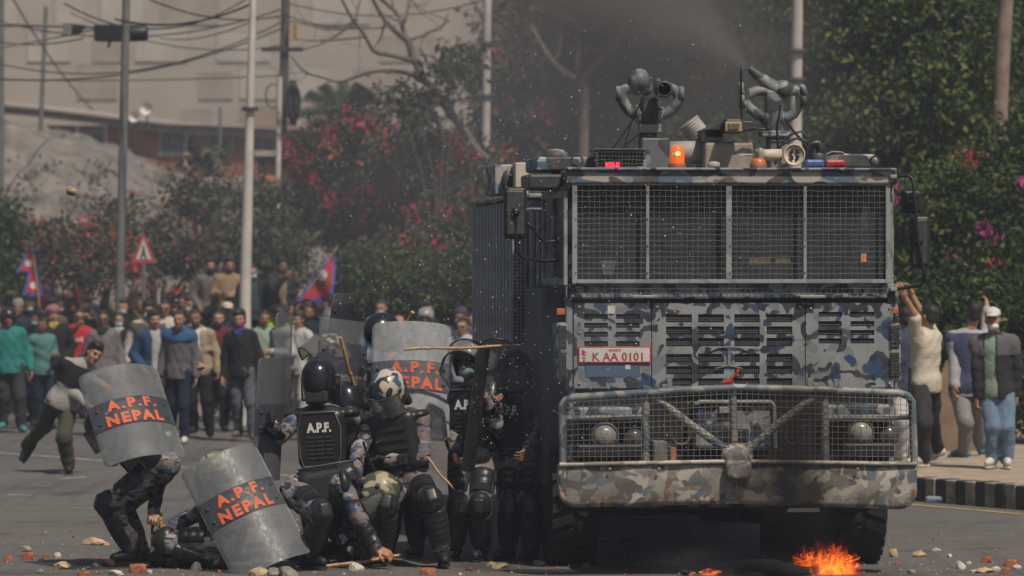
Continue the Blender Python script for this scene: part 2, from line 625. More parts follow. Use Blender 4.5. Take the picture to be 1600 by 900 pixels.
# low brick house with a tin roof on top of the heap
def wallpt(px, py, Y): return P(px, py, Y)
BRICK = plain('red_brick', (.27, .095, .06), .9, .45, 2)
PLAST = plain('cream_plaster', (.42, .36, .28), .9, .2, 3)
BLUEW = plain('blue_window', (.05, .075, .10), .5, .3, 4)
TIN = plain('pale_tin', (.36, .32, .29), .6, .2, 2)
TINS = plain('rusty_tin', (.15, .12, .11), .8, .4, 3)
YH = 96.0
e = empty('brick_house', P(240, 250, YH), label='low red brick house with blue windows and pale tin roof behind the gravel heap', cat='house')
o0 = P(240, 250, YH)
def hb(mb, px0, px1, py0, py1, y0, y1):
    a = P(px0, py1, YH) - o0; c = P(px1, py0, YH) - o0
    mb.box(a[0], c[0], y0, y1, a[2], c[2])
mb = MB(); hb(mb, -180, 490, 196, 290, 0, 6); mb.build('wall', BRICK, e)
for px in (-20, 122, 165, 292, 470):
    mb = MB(); hb(mb, px - 4, px + 4, 196, 290, -.1, -.005); mb.build('pillar', PLAST, e)
for px in (20, 145, 270, 345, 430):
    f = MB(); hb(f, px - 21, px + 21, 204, 244, -.08, -.004); fo = f.build('window', PLAST, e)
    g = MB(); hb(g, px - 18, px - 1, 207, 241, -.11, -.082); hb(g, px + 1, px + 18, 207, 241, -.11, -.082); g.build('pane', BLUEW, fo)
mb = MB()
Z = lambda py: P(0, py, YH)[2] - o0[2]
XX = lambda px: P(px, 0, YH)[0] - o0[0]
V = []
for px, yt in ((-200, 135), (60, 160), (260, 184), (500, 196)):
    V += [(XX(px), -.45, Z(yt + 7)), (XX(px), 6.4, Z(yt - 6)), (XX(px), -.45, Z(yt + 10)), (XX(px), 6.4, Z(yt - 2))]
Fc = []
for i in range(3):
    a = i * 4
    Fc += [(a, a + 4, a + 5, a + 1), (a + 2, a + 3, a + 7, a + 6), (a, a + 2, a + 6, a + 4)]
mb.add(V, Fc); mb.build('roof', TIN, e)
mb = MB()
V = []
for px, yt in ((-200, 147), (60, 171), (260, 195), (500, 207)):
    V += [(XX(px), -.35, Z(yt)), (XX(px), -.35, Z(yt + 12)), (XX(px), -.13, Z(yt + 12)), (XX(px), -.13, Z(yt))]
Fc = []
for i in range(3):
    a = i * 4
    Fc += [(a, a + 1, a + 5, a + 4), (a + 1, a + 2, a + 6, a + 5)]
mb.add(V, Fc); mb.build('eave', TINS, e)

# satellite dishes on the roof edge
DISH = plain('dish_white', (.6, .58, .55), .5, .1, 3)
for (px, py, r_, lab) in ((229, 170, .16, 'round white satellite dish on the tin roof, upper of the two'), (210, 183, .13, 'small white satellite dish beside the leaning pole, lower of the two on the roof')):
    c = P(px, py, 93.8)
    e = empty('satellite_dish', c, label=lab, cat='satellite dish', group='satellite dishes on the tin roof')
    MB().lathe([(.0, .06), (r_ * .5, .045), (r_ * .85, .01), (r_, -.04), (r_ * .97, -.03), (r_ * .5, .06)], axis=(.2, 1, -.2), n=18).build('dish', DISH, e)
    MB().tube([(0, .05, 0), (0, .15, -.1), (0, .16, -.55)], .025, 6).build('mast', DARKMET, e)

# ---------------------------------------------------------------- foliage
LEAF = [plain('leaf_dark', (.032, .056, .020), .6, .3, 5, bmp=0), plain('leaf_mid', (.062, .092, .026), .6, .3, 5, bmp=0), plain('leaf_light', (.125, .145, .040), .6, .3, 5, bmp=0)]
LEAFB = [plain('leaf_dusty', (.055, .065, .040), .7, .3, 5, bmp=0), plain('leaf_dull', (.075, .080, .045), .7, .3, 5, bmp=0), plain('leaf_olive', (.10, .095, .05), .7, .3, 5, bmp=0)]
for m in LEAF + LEAFB:
    m.node_tree.nodes['Principled BSDF'].inputs['Specular IOR Level'].default_value = .08
REDF = plain('crimson_bracts', (.32, .025, .045), .7, .3, 5, bmp=0)
PNKF = plain('magenta_bracts', (.36, .045, .22), .7, .3, 5, bmp=0)
ORNF = plain('orange_bracts', (.33, .10, .05), .7, .3, 5, bmp=0)
BARK = plain('grey_bark', (.125, .105, .09), .9, .35, 7, bmp=.5)
BARKL = plain('brown_bark', (.20, .155, .125), .9, .3, 7, bmp=.5)


def leaves(blobs, n, size, nm, wts, seed, shell=.6, aspect=.45, patch=None):
    """thousands of small leaf-shaped faces spread through ellipsoid blobs -> mesh with material indices"""
    r = np.random.default_rng(seed)
    B = np.array([[*c, *s] for c, s in blobs], float)
    vol = (B[:, 3] * B[:, 4] * B[:, 5]) ** .75
    which = r.choice(len(B), n, p=vol / vol.sum())
    d = r.normal(size=(n, 3)); d /= np.linalg.norm(d, axis=1)[:, None]
    rad = r.uniform(0, 1, n) ** (1 / (2.0 + 2 * shell))
    # ragged: rays push in and out by a coarse wobble
    wob = 1 + .22 * np.sin(d[:, 0] * 5 + which * 1.7) * np.sin(d[:, 2] * 6 + which) + .12 * np.sin(d[:, 1] * 11 + d[:, 2] * 9 + which)
    c = B[which, :3] + d * B[which, 3:] * (rad * wob)[:, None]
    # leaves gather in sprays: every leaf sits near one of the spray centres, which leaves gaps between
    K = max(12, n // 42); pick = r.integers(0, K, n)
    c = np.where(r.uniform(size=n)[:, None] < .88, c[pick] + r.normal(size=(n, 3)) * [size * 1.25, size * 1.25, size * .8], c)
    d = np.where((np.arange(n) >= 0)[:, None], d[pick], d); rad = rad[pick]
    t = r.normal(size=(n, 3)) * .8 + d * .9 - np.array([0, 0, .35]); t /= np.linalg.norm(t, axis=1)[:, None]
    s = np.cross(t, r.normal(size=(n, 3))); s /= np.linalg.norm(s, axis=1)[:, None]
    L = size * r.uniform(.55, 1.3, n)[:, None]
    up = np.cross(t, s) * L * .15
    V = np.stack([c - t * L * .5, c + s * L * aspect * .5 - up, c + t * L * .5, c - s * L * aspect * .5 - up], 1).reshape(-1, 3)
    me = bpy.data.meshes.new('crown')
    me.vertices.add(4 * n); me.vertices.foreach_set('co', V.ravel())
    me.loops.add(4 * n); me.loops.foreach_set('vertex_index', np.arange(4 * n))
    me.polygons.add(n); me.polygons.foreach_set('loop_start', np.arange(n) * 4)
    cl = np.sin(c[:, 0] * 2.1 + seed) + np.sin(c[:, 2] * 2.7 + seed * 2) + np.sin(c[:, 1] * 1.9) + r.normal(size=n) * 1.1
    mi = r.choice(nm, n, p=np.array(wts) / sum(wts))
    if patch:                                           # (index, amount): flowers in bunches, towards the outside
        for idx, amt, sh in patch:
            f = np.sin(c[:, 0] * 3.3 + sh) * np.sin(c[:, 2] * 3.9 + sh * 2) + .5 * np.sin(c[:, 0] * 7.1 + c[:, 2] * 6.3 + sh)
            thr = np.quantile(f, 1 - amt)
            mi[(f > thr) & (rad > .72) & (r.uniform(size=n) < .8)] = idx
    me.polygons.foreach_set('material_index', mi)
    me.update(calc_edges=True)
    return me


def limb_tubes(base, blobs, r0, seed, fork=.45):
    r = np.random.default_rng(seed)
    mb = MB(); base = np.asarray(base, float)
    cs = np.array([c for c, s in blobs]); mid = cs.mean(0)
    fk = base + (mid - base) * fork + np.array([r.normal() * .15, 0, 0])
    mb.tube([base, base + (fk - base) * .5 + r.normal(size=3) * .08, fk], [r0, r0 * .8, r0 * .62], 8)
    for c, s in blobs:
        c = np.asarray(c, float)
        m1 = fk + (c - fk) * .5 + np.array([r.normal() * .15, r.normal() * .15, .15])
        mb.tube([fk, m1, c], [r0 * .45, r0 * .3, r0 * .12], 6)
    return mb


def tree(name, label, cat, px, Y, blobs_px, n, size, mats, wts, seed, r0=.16, group=None, patch=None, bark=BARK, base=None):
    """blobs_px: (px, py, dY, rx_px, ry_px, ry_m)"""
    b0 = np.array([(px - 800) * Y / FPX, Y, 0]) if base is None else np.asarray(base, float)
    bl = []
    for (x, y, dy, rx, rz, rd) in blobs_px:
        s = (Y + dy) / FPX
        bl.append((P(x, y, Y + dy) - b0, np.array([rx * s, rd, rz * s])))
    e = empty(name, b0, label=label, cat=cat, group=group)
    limb_tubes((0, 0, 0), bl, r0, seed).build('trunk', bark, e)
    put('crown', leaves(bl, n, size, len(mats), wts, seed, patch=patch), mats, e)
    return e


BG = 'trees and bushes behind the street'
# bougainvillea masses in the middle
M_ = LEAFB + [REDF, ORNF]
tree('bougainvillea', 'tall crimson bougainvillea arching over the kiosk beside the white pole', 'bush', 540, 66,
     [(545, 215, 0, 60, 45, 1.2), (500, 255, -.5, 50, 55, 1.0), (600, 270, 0, 70, 60, 1.3), (530, 330, -.6, 75, 60, 1.2), (480, 300, -.4, 45, 60, .8), (620, 350, -.6, 70, 60, 1.2)], 21000, .115, M_, (5, 4, 3, .5, .3), 11, .09, BG, [(3, .36, 1.0), (4, .06, 2.2)])
tree('bougainvillea', 'broad dusty green bougainvillea with red sprays left of the truck', 'bush', 690, 64,
     [(660, 260, 0, 75, 65, 1.2), (735, 290, 0, 80, 75, 1.3), (700, 380, -.5, 100, 80, 1.4), (780, 380, 0, 80, 90, 1.3), (640, 420, -.8, 80, 60, 1.0)], 24000, .115, M_, (5, 5, 3, .4, .4), 12, .1, BG, [(3, .15, 4.0), (4, .07, .7)])
tree('bush', 'dark green bush standing low behind the heads left of the truck', 'bush', 600, 60,
     [(590, 440, 0, 90, 55, .9), (690, 450, .3, 90, 60, .9), (760, 440, .2, 60, 70, .9)], 14000, .10, LEAF, (5, 3, 1), 13, .06, BG)
# bushes on the left
ML = LEAFB + [REDF, ORNF]
tree('bush', 'dull reddish bush along the far left behind the crowd', 'bush', 60, 64,
     [(20, 395, 0, 80, 50, 1.0), (95, 392, 0, 80, 55, 1.0), (150, 405, .3, 70, 60, .9), (-40, 410, 0, 60, 60, .9)], 9000, .11, ML, (5, 3, 2, .7, .8), 14, .06, BG, [(3, .10, 2.5), (4, .08, .4)])
tree('bush', 'loose brownish bush around the warning sign', 'bush', 250, 65,
     [(220, 385, 0, 70, 65, 1.0), (290, 372, 0, 70, 75, 1.0), (350, 385, .2, 60, 70, .9), (185, 345, .3, 45, 45, .8)], 5200, .115, ML, (5, 4, 3, .5, .8), 15, .06, BG, [(3, .06, 3.1), (4, .08, 5.0)])
tree('bush', 'dark leafy bush at the left edge below the gravel heap', 'bush', -10, 62, [(-20, 345, 0, 55, 38, .6), (-10, 420, 0, 50, 60, .6)], 6000, .12, LEAF, (6, 2, .5), 16, .06, BG)
tree('sapling', 'thin young tree with sparse leaves beside the slim white pole', 'tree', 318, 63,
     [(330, 250, 0, 40, 34, .6), (305, 315, 0, 45, 40, .6), (345, 300, 0, 35, 44, .5)], 520, .17, LEAFB, (5, 3, 2), 17, .05, BG)
tree('bush', 'small leafy bush between the two pale poles', 'bush', 420, 62, [(410, 330, 0, 45, 50, .7), (430, 410, 0, 60, 60, .8), (375, 400, 0, 50, 60, .8)], 5000, .11, LEAFB, (5, 4, 2), 18, .06, BG)

# dark trees behind the truck
tree('dark_tree', 'dark dusty tree with reddish blossom just left of the truck roof', 'tree', 830, 68,
     [(850, 100, 0, 95, 80, 1.6), (820, 200, -.4, 85, 80, 1.4), (900, 190, 0, 90, 90, 1.6), (860, 290, -.4, 100, 90, 1.5), (940, 90, .4, 80, 90, 1.4), (780, 130, .3, 50, 60, 1)], 26000, .13, M_, (6, 3, 1.2, .3, .2), 21, .17, BG, [(3, .05, 1.1), (4, .04, .3)])
tree('dark_tree', 'dark green tree standing behind the roof cannons', 'tree', 1080, 66,
     [(1010, 70, 0, 90, 100, 1.6), (1090, 120, -.4, 100, 110, 1.5), (1160, 60, .4, 100, 100, 1.6), (1040, 220, -.4, 110, 100, 1.5), (1160, 220, -.4, 110, 100, 1.5), (1080, 330, 0, 150, 100, 1.6), (1010, -40, .4, 110, 90, 1.5), (1140, -50, .4, 110, 90, 1.5)], 34000, .13, LEAF, (6, 3, .8), 22, .2, BG)
tree('broad_tree', 'broad bright green tree right of the white lamp post', 'tree', 1400, 58,
     [(1310, 60, 0, 90, 90, 1.4), (1400, 40, -.4, 100, 100, 1.5), (1340, 170, -.6, 100, 95, 1.5), (1440, 150, -.8, 105, 105, 1.6), (1300, 270, -.5, 85, 90, 1.4), (1400, 270, -.9, 105, 90, 1.5), (1500, 80, 0, 95, 100, 1.5), (1290, -40, .4, 110, 90, 1.5), (1430, -70, .4, 120, 100, 1.5)], 46000, .125, LEAF, (5, 4, 2.0), 23, .22, BG)
tree('broad_tree', 'green tree behind the tall trunk at the right edge', 'tree', 1590, 62,
     [(1560, 60, 0, 90, 110, 1.5), (1620, 150, 0, 80, 100, 1.4), (1540, 200, -.4, 85, 90, 1.4), (1620, 300, 0, 90, 90, 1.4), (1560, -60, 0, 110, 90, 1.4), (1690, 60, 0, 90, 150, 1.5)], 26000, .125, LEAF, (5, 4, 1.6), 24, .22, BG)
MP = LEAF + [PNKF, REDF]
tree('bougainvillea', 'green bougainvillea with pink and red sprays behind the man in the cap', 'bush', 1520, 52,
     [(1460, 320, 0, 75, 65, 1.0), (1540, 300, 0, 75, 75, 1.0), (1610, 270, .2, 70, 90, 1.0), (1500, 400, -.3, 90, 70, 1.0), (1590, 390, -.3, 80, 80, 1.0), (1420, 400, .3, 60, 80, .9)], 27000, .095, MP, (6, 4, 1.2, .05, .03), 25, .08, BG, [(3, .07, 2.0), (4, .025, 4.4)])
tree('hedge', 'tall dark hedge along the back of the pavement behind the three men', 'hedge', 1500, 47.5,
     [(1420, 500, 0, 75, 70, .7), (1500, 520, .1, 75, 90, .7), (1580, 500, 0, 75, 80, .7), (1430, 610, 0, 75, 80, .6), (1520, 620, .1, 75, 80, .6), (1600, 610, 0, 70, 80, .6), (1660, 520, 0, 70, 120, .7)], 32000, .085, LEAF, (8, 2, .4), 26, .07, BG)
tree('bush', 'shaded green bush mass behind the cab right side', 'bush', 1330, 56, [(1290, 380, 0, 110, 80, 1), (1380, 360, 0, 90, 90, 1), (1250, 480, 0, 110, 90, 1), (1360, 490, 0, 100, 90, 1)], 18000, .11, LEAF, (6, 3, .8), 27, .1, BG)
# a far row closing the view behind
for i, (px, lab) in enumerate(((880, 'farthest dusty tree seen between the bare branches and the roof cannons'), (1030, 'far dusty tree seen through the spray above the cannons'), (1190, 'far dusty tree behind the white lamp post'), (1330, 'far tall tree behind the broad bright green tree'), (1480, 'far tall tree left of the trunk at the right edge'), (1640, 'far tall tree at the right frame edge'))):
    tree('far_tree', lab, 'tree', px, 86, [(px - 50, 60, 0, 90, 110, 2), (px + 50, 40, .5, 90, 120, 2), (px, 190, 0, 110, 110, 2.1), (px + 20, -70, .5, 110, 90, 2), (px, 320, 0, 110, 110, 2)], 13000, .2, (LEAFB if i < 3 else LEAF), (5, 4, 2), 30 + i, .22, BG)

# scrub growing on the heap
for i, (px, py, lab) in enumerate(((60, 262, 'straggly weed leaning over the left slope of the gravel heap'), (150, 262, 'tall thin weed on the gravel heap beside the leaning pole'), (262, 268, 'low scrub plant under the blue window of the brick house'), (300, 262, 'leafy scrub plant on the gravel heap left of the white pole'), (20, 300, 'dry weed low on the left edge of the heap'), (120, 318, 'dry twiggy weed above the reddish bush'))):
    Yb = 79.0; bz = P(px, py + 34, Yb)
    tree('weed', lab, 'plant', px, Yb, [(px - 14, py + 6, 0, 14, 9, .3), (px + 10, py - 4, 0, 14, 10, .3), (px, py + 14, 0, 16, 9, .3)], 70, .13, LEAFB, (5, 3, 2), 60 + i, .025, BG, base=bz)

# palm far behind
e = empty('palm', P(535, 330, 90) * np.array([1, 1, 0]), label='dark palm fronds rising above the red bougainvillea', cat='tree', group=BG)
o0 = P(535, 330, 90) * np.array([1, 1, 0])
crown = P(535, 190, 90) - o0
MB().tube([(0, 0, 0), crown * .5 + [.1, 0, 0], crown], [.17, .13, .11], 8).build('trunk', BARK, e)
for i, (dx, dy) in enumerate(((-52, -42), (-30, -55), (0, -62), (28, -55), (52, -38), (60, -10), (-62, -12), (40, -48))):
    tip = crown + np.array([dx * 90 / FPX, (i % 3 - 1) * .5, -dy * 90 / FPX]); mid = (crown + tip) / 2 + [0, 0, .22]
    mb = MB(); mb.tube([crown, mid, tip], [.03, .02, .008], 5)
    for k in range(18):
        t_ = .12 + k * .049
        p = (1 - t_) ** 2 * crown + 2 * t_ * (1 - t_) * mid + t_ * t_ * tip; d = nrm(tip - crown)
        for sg in (-1, 1):
            s_ = nrm(np.cross(d, [0, 1, 0])) * sg
            q = p + (s_ * .9 + d * .7) * .34 * (1 - .5 * t_) - [0, 0, .06]
            mb.add([p, p + d * .07, q], [(0, 1, 2)])
    mb.build('frond', LEAF[0], e)

# bare tree whose trunk leans across the top
def bare(name, label, Y, polys, base, mat, seed, twigs=0):
    r = np.random.default_rng(seed)
    e = empty(name, base, label=label, cat='tree', group=BG)
    for k, (pts, r0, r1, dy) in enumerate(polys):
        W = [P(x, y, Y + dy * i / max(1, len(pts) - 1)) - base for i, (x, y) in enumerate(pts)]
        if k == 0: W = [np.zeros(3)] + W
        # smooth the path
        Wd = []
        for i in range(len(W) - 1):
            for t_ in np.linspace(0, 1, 4, endpoint=False):
                p0, p1, p2, p3 = W[max(i - 1, 0)], W[i], W[i + 1], W[min(i + 2, len(W) - 1)]
                Wd.append(.5 * (2 * p1 + (p2 - p0) * t_ + (2 * p0 - 5 * p1 + 4 * p2 - p3) * t_ ** 2 + (3 * p1 - p0 - 3 * p2 + p3) * t_ ** 3))
        Wd.append(W[-1])
        mb = MB(); mb.tube(Wd, np.linspace(r0, r1, len(Wd)), 7)
        for q in range(twigs):
            i = r.integers(len(Wd) // 3, len(Wd)); d = r.normal(size=3) * [1, .4, 1]
            p = Wd[i]; L = r.uniform(.3, .8)
            mb.tube([p, p + nrm(d) * L * .5, p + nrm(d + [0, 0, .4]) * L], [r1 * .8, r1 * .5, .005], 4)
        mb.build('trunk' if k == 0 else 'limb', mat, e)
    return e
base = np.array([(840 - 800) * 63 / FPX, 63, 0])
bt = bare('bare_tree', 'bare grey tree leaning left with forked leafless branches at the top', 63, [
    ([(800, 320), (745, 235), (715, 190), (668, 130), (648, 95), (638, 65)], .085, .055, 0),
    ([(638, 65), (628, 40), (622, 22), (588, -8)], .045, .03, .5), ([(638, 65), (602, 32), (578, -10)], .045, .025, -.4),
    ([(632, 35), (638, 10), (640, -10)], .03, .02, .2), ([(640, 62), (672, 50), (702, 32)], .03, .018, .5),
    ([(648, 95), (610, 86), (585, 80), (570, 55), (555, 35), (545, 20), (530, -10)], .042, .02, -.6), ([(555, 35), (560, 10), (565, -8)], .022, .014, .2),
    ([(668, 130), (640, 116), (600, 110), (565, 117), (530, 128), (500, 120), (475, 112), (455, 88)], .035, .012, .5),
    ([(555, 44), (510, 45), (470, 36), (430, 28)], .02, .009, .3), ([(570, 58), (530, 62), (490, 64), (460, 60)], .016, .008, .4),
    ([(655, 85), (680, 90), (690, 110), (700, 125)], .018, .008, .2)], base, BARK, 3, 3)
base = np.array([(905 - 800) * 64 / FPX, 62.4, 0])
bare('bare_tree', 'pale forked trunk showing through the smoke left of the roof cannon', 62.4, [
    ([(912, 190), (912, 140), (905, 128)], .09, .075, 0), ([(905, 128), (870, 105), (845, 70), (830, 40)], .07, .04, .3), ([(908, 130), (935, 100), (962, 70), (985, 20)], .06, .03, -.3)], base, BARKL, 4, 2)
tree('slender_tree', 'drooping green sprays hanging between the bare tree and the white post', 'tree', 725, 62.6, [(712, 95, 0, 20, 26, .3), (700, 125, 0, 16, 20, .25), (622, 150, 0, 26, 20, .3), (650, 180, .2, 24, 26, .3)], 900, .17, LEAFB, (5, 3, 1), 28, .03, BG)
base = np.array([(1560 - 800) * 56 / FPX, 56, 0])
bare('tall_trunk', 'tall pale brown trunk at the right edge with pink blossom around it', 56, [([(1562, 230), (1566, 100), (1574, -30)], .125, .11, 0)], base, BARKL, 5)

# ---------------------------------------------------------------- poles and wires
POLEG = plain('grey_steel_pole', (.13, .14, .135), .6, .25, 3)
POLEW = plain('white_pole_paint', (.52, .49, .46), .6, .18, 3)
CONC = plain('pole_concrete', (.30, .29, .27), .9, .2, 4)
def pole(label, cat, pts, Y, r0, r1, mat, bands=(), group='poles along the street', name='street_pole'):
    (x0, y0), (x1, y1) = pts
    b_ = P(x0, y0, Y); gx = x0 + (x0 - x1) * 0
    base = np.array([b_[0], Y, 0.])
    top = P(x1, y1, Y)
    e = empty(name, base, label=label, cat=cat, group=group)
    k = b_ - base
    MB().tube([(0, 0, -.05), k, top - base], [r0, r0, r1], 12).build('shaft', mat, e)
    for by in bands:
        t_ = (by - y0) / (y1 - y0); c = k + (top - base - k) * t_
        MB().lathe([(r0 + .004, -.03), (r0 + .035, -.03), (r0 + .035, .03), (r0 + .004, .03)], c, n=12).build('collar', DARKMET, e)
    return e, base
pole('grey steel pole leaning slightly right between the traffic signal and the roof dishes', 'pole', ((187, 470), (198, -30)), 60, .072, .06, POLEG)
pole('tall white tapered pole with a dark collar at mid height', 'pole', ((383, 460), (396, -30)), 57, .085, .045, POLEW, (170,))
e, base = pole('dark utility pole with crossarm and a coil of cable', 'utility pole', ((436, 430), (447, -30)), 66, .085, .07, plain('dark_wood_pole', (.075, .075, .075), .8, .3, 5))
c = P(441, 77, 65.85) - base
MB().box(c[0] - .34, c[0] + .34, -.13, -.07, c[2] - .035, c[2] + .035).build('crossarm', DARKMET, e)
mb = MB()
for k in range(9):
    c = P(455 + (k % 3) * 2, 160, 65.8 - .05 * k) - base
    ang = np.linspace(0, 2 * math.pi, 20, endpoint=False)
    rx, rz = .025 + .018 * (k % 5), .36 - .03 * (k % 5)
    mb.tube([(c[0] + rx * math.cos(a), -.12 - .03 * k + .03 * math.sin(3 * a), c[2] + rz * math.sin(a)) for a in ang], .028, 6, closed=True)
mb.build('cable_coil', BLACK, e)
mb = MB(); c = P(426, 150, 65.8) - base; ang = np.linspace(0, 2 * math.pi, 20, endpoint=False)
mb.tube([(c[0] + .12 * math.cos(a), -.1, c[2] + .2 * math.sin(a)) for a in ang], .012, 5, closed=True); mb.build('cable_loop', BLACK, e)
c = P(459, 50, 65.9) - base; MB().box(c[0] - .06, c[0] + .06, -.2, -.08, c[2] - .13, c[2] + .13).build('junction_box', plain('tan_box', (.42, .27, .12), .7, .2), e)
pole('slim white post standing in front of the orange kiosk', 'pole', ((431, 470), (437, 120)), 64, .05, .045, POLEW)
pole('pale post with a dark bracket beside the bare tree', 'pole', ((757, 400), (762, -30)), 64, .075, .065, POLEW, (68, 150))
pole('white lamp post rising behind the right cannon', 'lamp post', ((1240, 420), (1247, -30)), 54, .095, .07, POLEW, (80, 125))
pole('thin dark pole crossing the pale building at far left', 'pole', ((58, 330), (72, 10)), 84, .055, .045, POLEG)
pole('dark pole cut by the left frame edge', 'pole', ((1, 440), (2, -30)), 70, .06, .055, POLEG)
pole('thin short rod standing above the gravel heap', 'pole', ((343, 330), (344, 167)), 80, .03, .03, POLEG)

# traffic signal on its horizontal arm, seen from the side
e = empty('traffic_signal', P(190, 52, 61) * np.array([1, 1, 0]), label='horizontal black traffic signal seen side on at the leaning grey pole', cat='traffic light')
o0 = P(190, 52, 61) * np.array([1, 1, 0])
def sp(px, py, dy=0): return P(px, py, 61 + dy) - o0
MB().tube([sp(-40, 36, .1), sp(60, 40, .1), sp(195, 44, .1)], .025, 8).build('arm', POLEG, e)
MB().tube([sp(-40, 80, .1), sp(15, 72, .1), sp(100, 56, .1), sp(150, 46, .1)], .014, 6).build('brace', POLEG, e)
mb = MB(); a = sp(149, 65); c = sp(205, 39); mb.box(a[0], c[0], -.2, .1, a[2], c[2]); mb.lathe([(.12, 0), (.125, .22), (.11, .26), (.0, .27)], sp(204, 53), (1, 0, .05), 14)
mb.build('housing', BLACK, e, bevel=.02)
mb = MB(); a = sp(100, 56); c = sp(113, 36); mb.box(a[0], c[0], -.15, .1, a[2], c[2]); mb.build('back_box', plain('pale_signal_box', (.16, .17, .16), .6, .2), e, bevel=.01)
mb = MB(); V = [sp(114, 53, -.1), sp(126, 47, -.1), sp(135, 41, -.1), sp(114, 37, -.1)]; mb.add(list(V) + [v + np.array([0, .2, 0]) for v in V], [(0, 1, 2, 3), (7, 6, 5, 4), (0, 4, 5, 1), (1, 5, 6, 2), (2, 6, 7, 3), (3, 7, 4, 0)]); mb.build('visor', BLACK, e)
MB().tube([sp(172, 64), sp(169, 74)], .02, 6).build('bracket', BLACK, e)

# overhead cables
def cable(p0, p1, Y0, Y1, sag, r, lab):
    a, b = P(*p0, Y0), P(*p1, Y1)
    c = a.copy()
    pts = [a + (b - a) * t_ - np.array([0, 0, sag * 4 * t_ * (1 - t_)]) - c for t_ in np.linspace(0, 1, 18)]
    o = MB().tube(pts, r, 5).build('overhead_cable', BLACK, loc=c)
    tag(o, lab, 'cable', 'overhead cables at top left')
cable((-40, 120), (450, 40), 62, 66, .35, .014, 'overhead cable sagging low from the left edge up to the utility pole')
cable((-30, 60), (130, 60), 70, 60, .1, .012, 'short overhead cable running from the left edge to the traffic signal')
cable((15, -10), (145, 172), 70, 90, .15, .018, 'overhead cable slanting steeply down to the tin roof')
cable((-30, 25), (447, 12), 68, 66, .42, .013, 'uppermost overhead cable crossing nearly level to the utility pole')
cable((225, -5), (450, 22), 60, 66, .2, .014, 'overhead cable drooping between the grey pole top and the utility pole')
cable((100, 5), (400, -12), 62, 66, .5, .013, 'overhead cable forming a deep bow near the top edge')
cable((-30, 124), (440, 118), 72, 66, .05, .010, 'thin level overhead cable in front of the pale building')
cable((180, 30), (395, 5), 60, 57, .18, .016, 'thick overhead cable from the grey pole to the white pole')
cable((450, 25), (620, 40), 66, 63, .12, .011, 'overhead cable from the utility pole into the bare branches')
cable((-20, 95), (448, 30), 66, 66, .5, .012, 'overhead cable with a wide slack bow ending at the utility pole crossarm')
cable((110, 20), (446, 70), 68, 66, .3, .010, 'overhead cable dropping gently to the crossarm of the utility pole')
cable((440, 78), (560, 30), 66, 64, .16, .010, 'short overhead cable leaving the crossarm to the right')
cable((250, 60), (400, 30), 70, 58, .12, .011, 'overhead cable from the traffic signal end to the white pole')
cable((450, 5), (800, -15), 66, 64, .3, .010, 'overhead cable passing above the bare tree')

# orange kiosk behind the posts
o0 = P(440, 440, 70) * np.array([1, 1, 0])
e = empty('kiosk', o0, label='orange framed kiosk with pale panels behind the slim white post', cat='kiosk')
ORG = plain('orange_paint', (.48, .21, .06), .7, .2, 3)
def kb(px0, px1, py0, py1, y0, y1, name, m, par=e):
    a = P(px0, py1, 70) - o0; c = P(px1, py0, 70) - o0
    mb = MB(); mb.box(a[0], c[0], y0, y1, a[2], c[2]); return mb.build(name, m, par, bevel=.01)
kb(402, 478, 245, 440, .05, .9, 'body', plain('grey_kiosk', (.16, .15, .14), .8, .2))
kb(414, 440, 252, 342, -.02, .047, 'door', ORG); kb(455, 468, 250, 340, -.02, .046, 'post', ORG)
kb(423, 439, 310, 342, -.03, -.021, 'panel', WHITEPAINT); kb(441, 454, 255, 342, -.01, .045, 'panel', WHITEPAINT)
kb(398, 482, 236, 245, -.2, .95, 'roof', TIN)

# pedestrian warning sign
o0 = P(224, 440, 59) * np.array([1, 1, 0])
e = empty('warning_sign', o0, label='red bordered triangular pedestrian warning sign on a post above the crowd', cat='road sign')
tri = [P(224, 362, 59) - o0, P(206, 411, 59) - o0, P(243, 411, 59) - o0]
ce = sum(tri) / 3
def prism(pts, y0, y1):
    n = len(pts)
    V = [np.array([p[0], y0, p[2]]) for p in pts] + [np.array([p[0], y1, p[2]]) for p in pts]
    return V, [tuple(range(n)), tuple(range(2 * n - 1, n - 1, -1))] + [(i, n + i, n + (i + 1) % n, (i + 1) % n) for i in range(n)]
mb = MB(); mb.add(*prism(tri, 0, .02)); mb.build('sign_plate', plain('sign_red', (.42, .06, .05), .5, .15), e)
mb = MB(); mb.add(*prism([ce + (t_ - ce) * .66 for t_ in tri], -.006, -.001)); mb.build('sign_face', plain('sign_white', (.5, .5, .48), .5, .1), e)
mb = MB(); q = lambda x, z: ce + np.array([x, 0, z])
mb.add(*prism([q(-.012, .06), q(.012, .06), q(.02, .0), q(.05, -.09), q(.03, -.09), q(0, -.03), q(-.035, -.09), q(-.055, -.09), q(-.02, 0)], -.011, -.007))
mb.ball(q(0, .08) + [0, -.009, 0], (.016, .003, .018), 10); mb.build('walking_figure', BLACK, e)
MB().tube([(ce[0], .03, 0), (ce[0], .03, ce[2] + .1)], .03, 8).build('post', POLEG, e)

